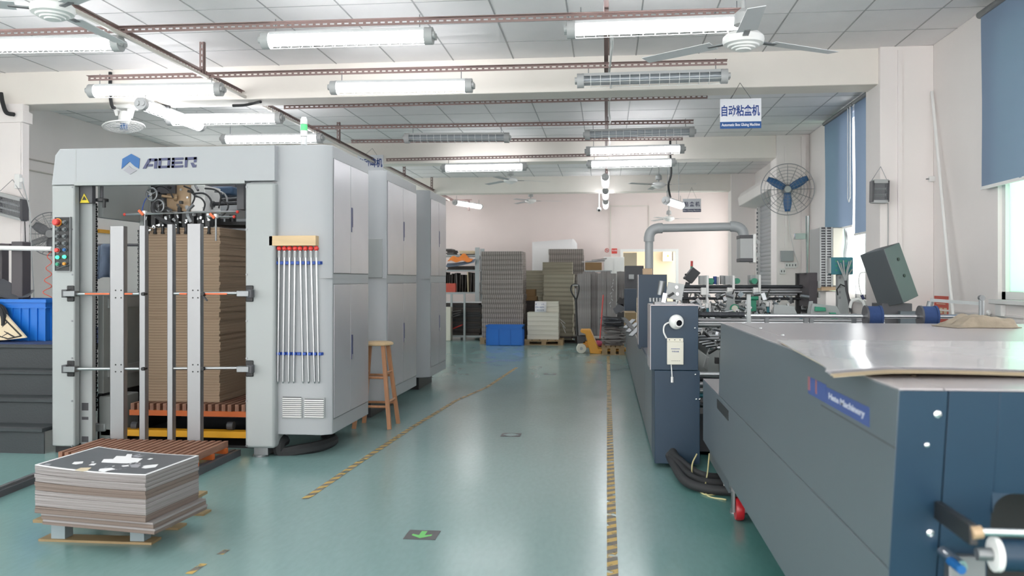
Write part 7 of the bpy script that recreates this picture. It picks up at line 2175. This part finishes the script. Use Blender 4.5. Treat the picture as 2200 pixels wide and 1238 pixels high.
# jeans-blue cloth, yellow strip seen through the feeder
oc = PY(226, 560, 8.3)
def P(u, v):
    return Vector((oc.x - 0.10 + 0.22 * u + 0.02 * v, 8.3 + 0.03 * math.sin(u * 12) + 0.02 * math.sin(u * 25), oc.z - 0.19 + 0.34 * v + 0.02 * math.sin(u * 3)))
m = MB(); m.grid(P, 24, 8); o = m.build('hung_cloth', 'blue_cloth'); so = o.modifiers.new('solid', 'SOLIDIFY'); so.thickness = 0.012
tag(o, 'grey-blue cloth hung behind the feeder, seen through its portal', 'cloth')
cr_ = MB().cyl((oc.x - 0.35, 8.33, oc.z + 0.16), (oc.x + 0.4, 8.33, oc.z + 0.16), 0.015, 10)
cr_.cyl((oc.x - 0.35, 8.33, 0), (oc.x - 0.35, 8.33, oc.z + 0.17), 0.015, 10).cyl((oc.x + 0.4, 8.33, 0), (oc.x + 0.4, 8.33, oc.z + 0.17), 0.015, 10)
tag(cr_.build('cloth_rail', 'dark_grey'), 'dark rail carrying the hung grey-blue cloth', 'rail')
a, b = PX(212, 500, XL + 0.02), PX(232, 495, XL + 0.02)
tag(bx(XL, XL + 0.03, min(a.y, b.y), max(a.y, b.y) + 0.2, a.z, a.z + 0.05).build('yellow_strip', 'yellow_paint'), 'yellow strip on the left wall seen through the feeder portal', 'strip')

# ---- window air conditioner
YA = 11.0
a, b = PY(1762, 616, YA), PY(1811, 488, YA)
AC = thing('air_conditioner', 'large grey window air conditioner below the far blind', 'air conditioner', ((a.x + b.x) / 2, YA + 0.3, a.z))
ax0, ax1 = a.x, b.x
bx(ax0 + 0.01, ax1, YA + 0.02, YA + 0.6, a.z, b.z).build('case', 'grey_plastic', AC, bevel=0.01)
m2_ = PY(1788, 600, YA).x
bx(ax0, m2_, YA + 0.01, YA + 0.02, a.z, b.z).build('grille_recess', 'dark_grey', AC)
for k in range(22):
    zz = a.z + 0.03 + (b.z - a.z - 0.06) * k / 21
    bx(ax0 + 0.015, m2_ - 0.01, YA - 0.002, YA + 0.01, zz - 0.006, zz + 0.006).build('grille_bar', 'grey_plastic', AC)
for xx in (ax0 + 0.004, (ax0 + m2_) / 2, m2_ - 0.004):
    bx(xx - 0.008, xx + 0.008, YA - 0.006, YA + 0.012, a.z, b.z).build('grille_stile', 'grey_plastic', AC)
bx(m2_ + 0.005, ax1, YA - 0.012, YA + 0.02, a.z + 0.01, b.z - 0.01).build('side_cover', 'cream_plastic', AC, bevel=0.006)
bx(XR + 0.015, XR + 0.028, PX(1838, 600, XR + 0.02).y, YA, 1.12, b.z + 0.05).build('window_infill', 'shutter_steel', AC)
cable([PX(1818, 492, XR - 0.02), PX(1820, 520, XR - 0.02), PX(1817, 545, XR - 0.02), PX(1818, 565, XR - 0.02)], 0.03, 'steel', None).build('foil_duct', 'steel', AC)
# shelf stand carrying it
bx(ax0 + 0.02, ax1, YA + 0.02, YA + 0.6, a.z - 0.05, a.z - 0.001).build('support_plate', 'tan_plate', AC)
tag(bx(PY(1776, 660, YA).x, XR - 0.02, YA + 0.05, YA + 0.55, 0, PY(0, 624, YA).z).build('wall_cupboard', 'wall_paint', None, bevel=0.006), 'white cupboard under the window air conditioner', 'cupboard')

# ---- teal valve box on its post
YV = 8.3
VB = thing('valve_box', 'teal box with pale air tubes on a grey post behind the gluing machine', 'valve box', (PY(1811, 690, YV).x, YV, 0))
a, b = PY(1786, 590, YV), PY(1833, 553, YV)
bx(a.x, b.x, YV, YV + 0.12, a.z, b.z).build('box', 'teal_box', VB, bevel=0.004)
bx(a.x - 0.015, a.x, YV + 0.005, YV + 0.115, a.z + 0.01, b.z - 0.005).build('side_plate', 'grey_plastic', VB)
for i in range(3):
    for j in range(4):
        p = Vector((a.x + 0.045 + 0.043 * j, YV - 0.004, a.z + 0.04 + 0.042 * i)); MB().cyl(p, p + Vector((0, 0.006, 0)), 0.010, 10).build('port', 'green_paint', VB)
kn = PY(1817, 603, YV - 0.06)
for (px_, py_) in ((1799, 561), (1806, 566), (1812, 560), (1824, 562), (1829, 560), (1831, 579)):
    MB().tube([PY(px_, py_, YV - 0.003), PY((px_ + 1817) / 2 - 1, (py_ + 600) / 2, YV - 0.04), kn], 0.006, 6).build('air_tube', 'machine_white', VB)
MB().tube([kn, PY(1819, 625, YV - 0.05), PY(1824, 645, YV - 0.05), PY(1828, 670, YV - 0.05)], 0.012, 8).build('tube_bundle', 'dark_grey', VB)
pa_, pb_ = PY(1800, 600, YV + 0.04), PY(1823, 600, YV + 0.04)
bx(pa_.x, pb_.x, YV + 0.03, YV + 0.12, 0.0, a.z).build('post', 'machine_white', VB, bevel=0.006)
for (py_) in (597, 616, 628, 640):
    p = PY(1804, py_, YV + 0.028); MB().obox(p, (0.018, 0.01, 0.022)).build('port_cover', 'dull_steel', VB)
MB().tube([PY(1817, 616, YV), PY(1806, 611, YV - 0.03), PY(1798, 622, YV - 0.03), PY(1800, 634, YV)], 0.006, 6).build('loop_lead', 'black_rubber', VB)
# white hoop and cord behind
cable([PY(1826, 662, 8.0), PY(1830, 648, 8.0), PY(1842, 643, 8.0), PY(1853, 648, 8.0), PY(1858, 660, 8.0)], 0.014, 'white_plastic', 'white hoop handle behind the left blue roller', 'hoop', 'handle')
cable([PY(1860, 585, 8.0), PY(1848, 588, 8.0), PY(1845, 605, 8.0), PY(1848, 625, 8.0), PY(1854, 640, 8.0)], 0.006, 'white_plastic', 'thin white lead hanging from the tilted console')
tag(MB().cyl(PY(1851, 634, 8.0), PY(1856, 643, 8.0), 0.014, 8).build('plug', 'ink_navy'), 'small navy plug at the end of the white console lead', 'plug')

# ---- tripod poles with a device before the far pillar
t_ = thing('pole_stand', 'thin steel pole stand with a small device before the far right pillar', 'stand', (PY(1732, 660, 12.6).x, 12.6, 0))
MB().cyl((PY(1728, 660, 12.6).x, 12.6, 0), PY(1737, 464, 12.6), 0.014, 10).build('pole', 'steel', t_)
MB().cyl((PY(1738, 660, 12.5).x, 12.5, 0), PY(1732, 464, 12.5), 0.012, 10).build('pole', 'dull_steel', t_)
p = PY(1718, 508, 12.5); MB().obox(p, (0.14, 0.12, 0.08)).build('device', 'grey_plastic', t_)
MB().obox(p + Vector((-0.06, -0.03, 0.01)), (0.05, 0.05, 0.05)).build('device_head', 'chrome', t_)
MB().bar(p, PY(1733, 508, 12.55), 0.03, 0.03).build('clamp', 'dull_steel', t_)

# ---- far pillar sockets
def wall_box(px0, py0, px1, py1, Y, dep, name, m_, label, cat, details=0):
    a, b = PY(px0, py1, Y), PY(px1, py0, Y)
    t_ = thing(name, label, cat, ((a.x + b.x) / 2, Y, a.z))
    bx(a.x, b.x, Y - dep, Y - 0.0005, a.z, b.z).build('case', m_, t_, bevel=0.004)
    for k in range(details):
        xx = a.x + (b.x - a.x) * (k + 0.5) / details; zc = (a.z + b.z) / 2
        MB().obox((xx, Y - dep - 0.002, zc), (0.012, 0.006, 0.03)).build('insert', 'dark_grey', t_)
    return t_
wall_box(1676, 539, 1703, 562, 13.35, 0.07, 'breaker_box', 'pvc_grey', 'grey breaker box on the far right pillar under the wall fan', 'breaker box')
wall_box(1686, 564, 1711, 576, 13.35, 0.04, 'socket', 'white_plastic', 'white double socket under the grey breaker box', 'socket', 4)
wall_box(1675, 577, 1687, 589, 13.35, 0.03, 'socket', 'white_plastic', 'small white socket left of and below the double socket', 'socket', 2)
tag(bx(PY(1688, 0, 13.35).x - 0.02, PY(1688, 0, 13.35).x + 0.02, 13.33, 13.3495, PY(0, 539, 13.35).z, 3.4).build('pillar_conduit', 'wall_paint'), 'white conduit down the far right pillar to the breaker box', 'conduit')
tag(bx(PY(1727, 0, 13.3).x - 0.03, PY(1727, 0, 13.3).x + 0.03, 13.3, 13.349, 0.0, 3.5).build('pillar_conduit', 'wall_paint'), 'broad white conduit at the right edge of the far right pillar', 'conduit')

# ---- right wall fittings near the camera
def on_wall(px_, py_): return PX(px_, py_, XR)
a, b = on_wall(1992, 395), on_wall(2010, 378)
t_ = thing('switch_box', 'white switch box on the right wall beside the leaning pole', 'switch', (XR - 0.03, a.y, a.z))
bx(XR - 0.05, XR - 0.0005, b.y, a.y, a.z, b.z).build('case', 'white_plastic', t_, bevel=0.004)
bx(XR - 0.07, XR - 0.05, b.y + 0.02, b.y + 0.09, a.z + 0.02, b.z - 0.02).build('plug', 'dull_steel', t_)
tag(bx(XR - 0.015, XR - 0.0005, a.y - 0.06, a.y - 0.03, 0.2, a.z).build('wall_conduit', 'wall_paint'), 'white conduit running down from the switch box on the right wall', 'conduit')
tag(bx(XR - 0.015, XR - 0.0005, a.y - 0.06, a.y - 0.03, b.z, ZC).build('wall_conduit', 'wall_paint'), 'white conduit running up from the switch box to the ceiling', 'conduit')
tp, bp_ = PX(1997, 200, XR - 0.03), PX(2050, 705, XR - 0.12)
tp.y = 8.36
bot = tp + (bp_ - tp) * ((tp.z - 0.0) / (tp.z - bp_.z))
tag(MB().cyl(tp, bot, 0.014, 10).build('leaning_pole', 'white_plastic'), 'thin white pole leaning against the right wall by the pillar', 'pole')
a, b = on_wall(2008, 697), on_wall(2038, 637)
za, zb = min(a.z, b.z), max(a.z, b.z)
t_ = thing('red_poster', 'red poster with gold lower edge low on the right wall behind the rollers', 'poster', (XR, (a.y + b.y) / 2, za))
y0_, y1_ = min(a.y, b.y), max(a.y, b.y)
bx(XR - 0.004, XR - 0.0005, y0_, y1_, za, zb).build('sheet', 'poster_red', t_)
for k in range(3):
    w_ = (y1_ - y0_) / 3.4
    bx(XR - 0.006, XR - 0.0035, y0_ + 0.03 + k * w_, y0_ + 0.03 + k * w_ + w_ * 0.7, za + (zb - za) * 0.40, za + (zb - za) * 0.60).build('pale_block', 'die_board', t_)
for k in range(8):
    w_ = (y1_ - y0_) / 8
    bx(XR - 0.006, XR - 0.0035, y0_ + k * w_ + 0.006, y0_ + (k + 1) * w_ - 0.006, za + 0.005, za + (zb - za) * 0.1).build('gold_mark', 'poster_gold', t_)
for (zz) in (0.72, 0.86, 0.25):
    bx(XR - 0.006, XR - 0.0035, y0_ + 0.06, y1_ - 0.06, za + (zb - za) * zz, za + (zb - za) * (zz + 0.025)).build('text_line', 'die_board', t_)
a, b = on_wall(2138, 678), on_wall(2162, 655)
t_ = thing('wall_socket', 'white socket box with plug on the right wall under the near window', 'socket', (XR, a.y, a.z))
bx(XR - 0.04, XR - 0.0005, b.y, b.y + 0.10, a.z, b.z).build('case', 'white_plastic', t_, bevel=0.004)
MB().sphere((XR - 0.04, a.y + 0.02, a.z + 0.02), 0.022, 10, 6).build('plug', 'white_plastic', t_)
tag(bx(XR - 0.012, XR - 0.0005, 3.0, 8.3, 1.07, 1.085).build('wall_conduit', 'wall_paint'), 'thin horizontal conduit under the near window', 'conduit')
p = PX(2040, 650, XR - 0.25)
t_ = thing('wall_bracket_arm', 'pale flat bar sticking out behind the right blue roller', 'bar', PY(2010, 645, 6.2))
MB().bar(PY(1999, 645, 6.2), PY(2110, 653, 6.0), 0.01, 0.022).build('flat_bar', 'machine_white', t_)
MB().cyl(PY(1999, 648, 6.22), PY(1996, 660, 6.22), 0.02, 12).build('bar_foot', 'dull_steel', t_)
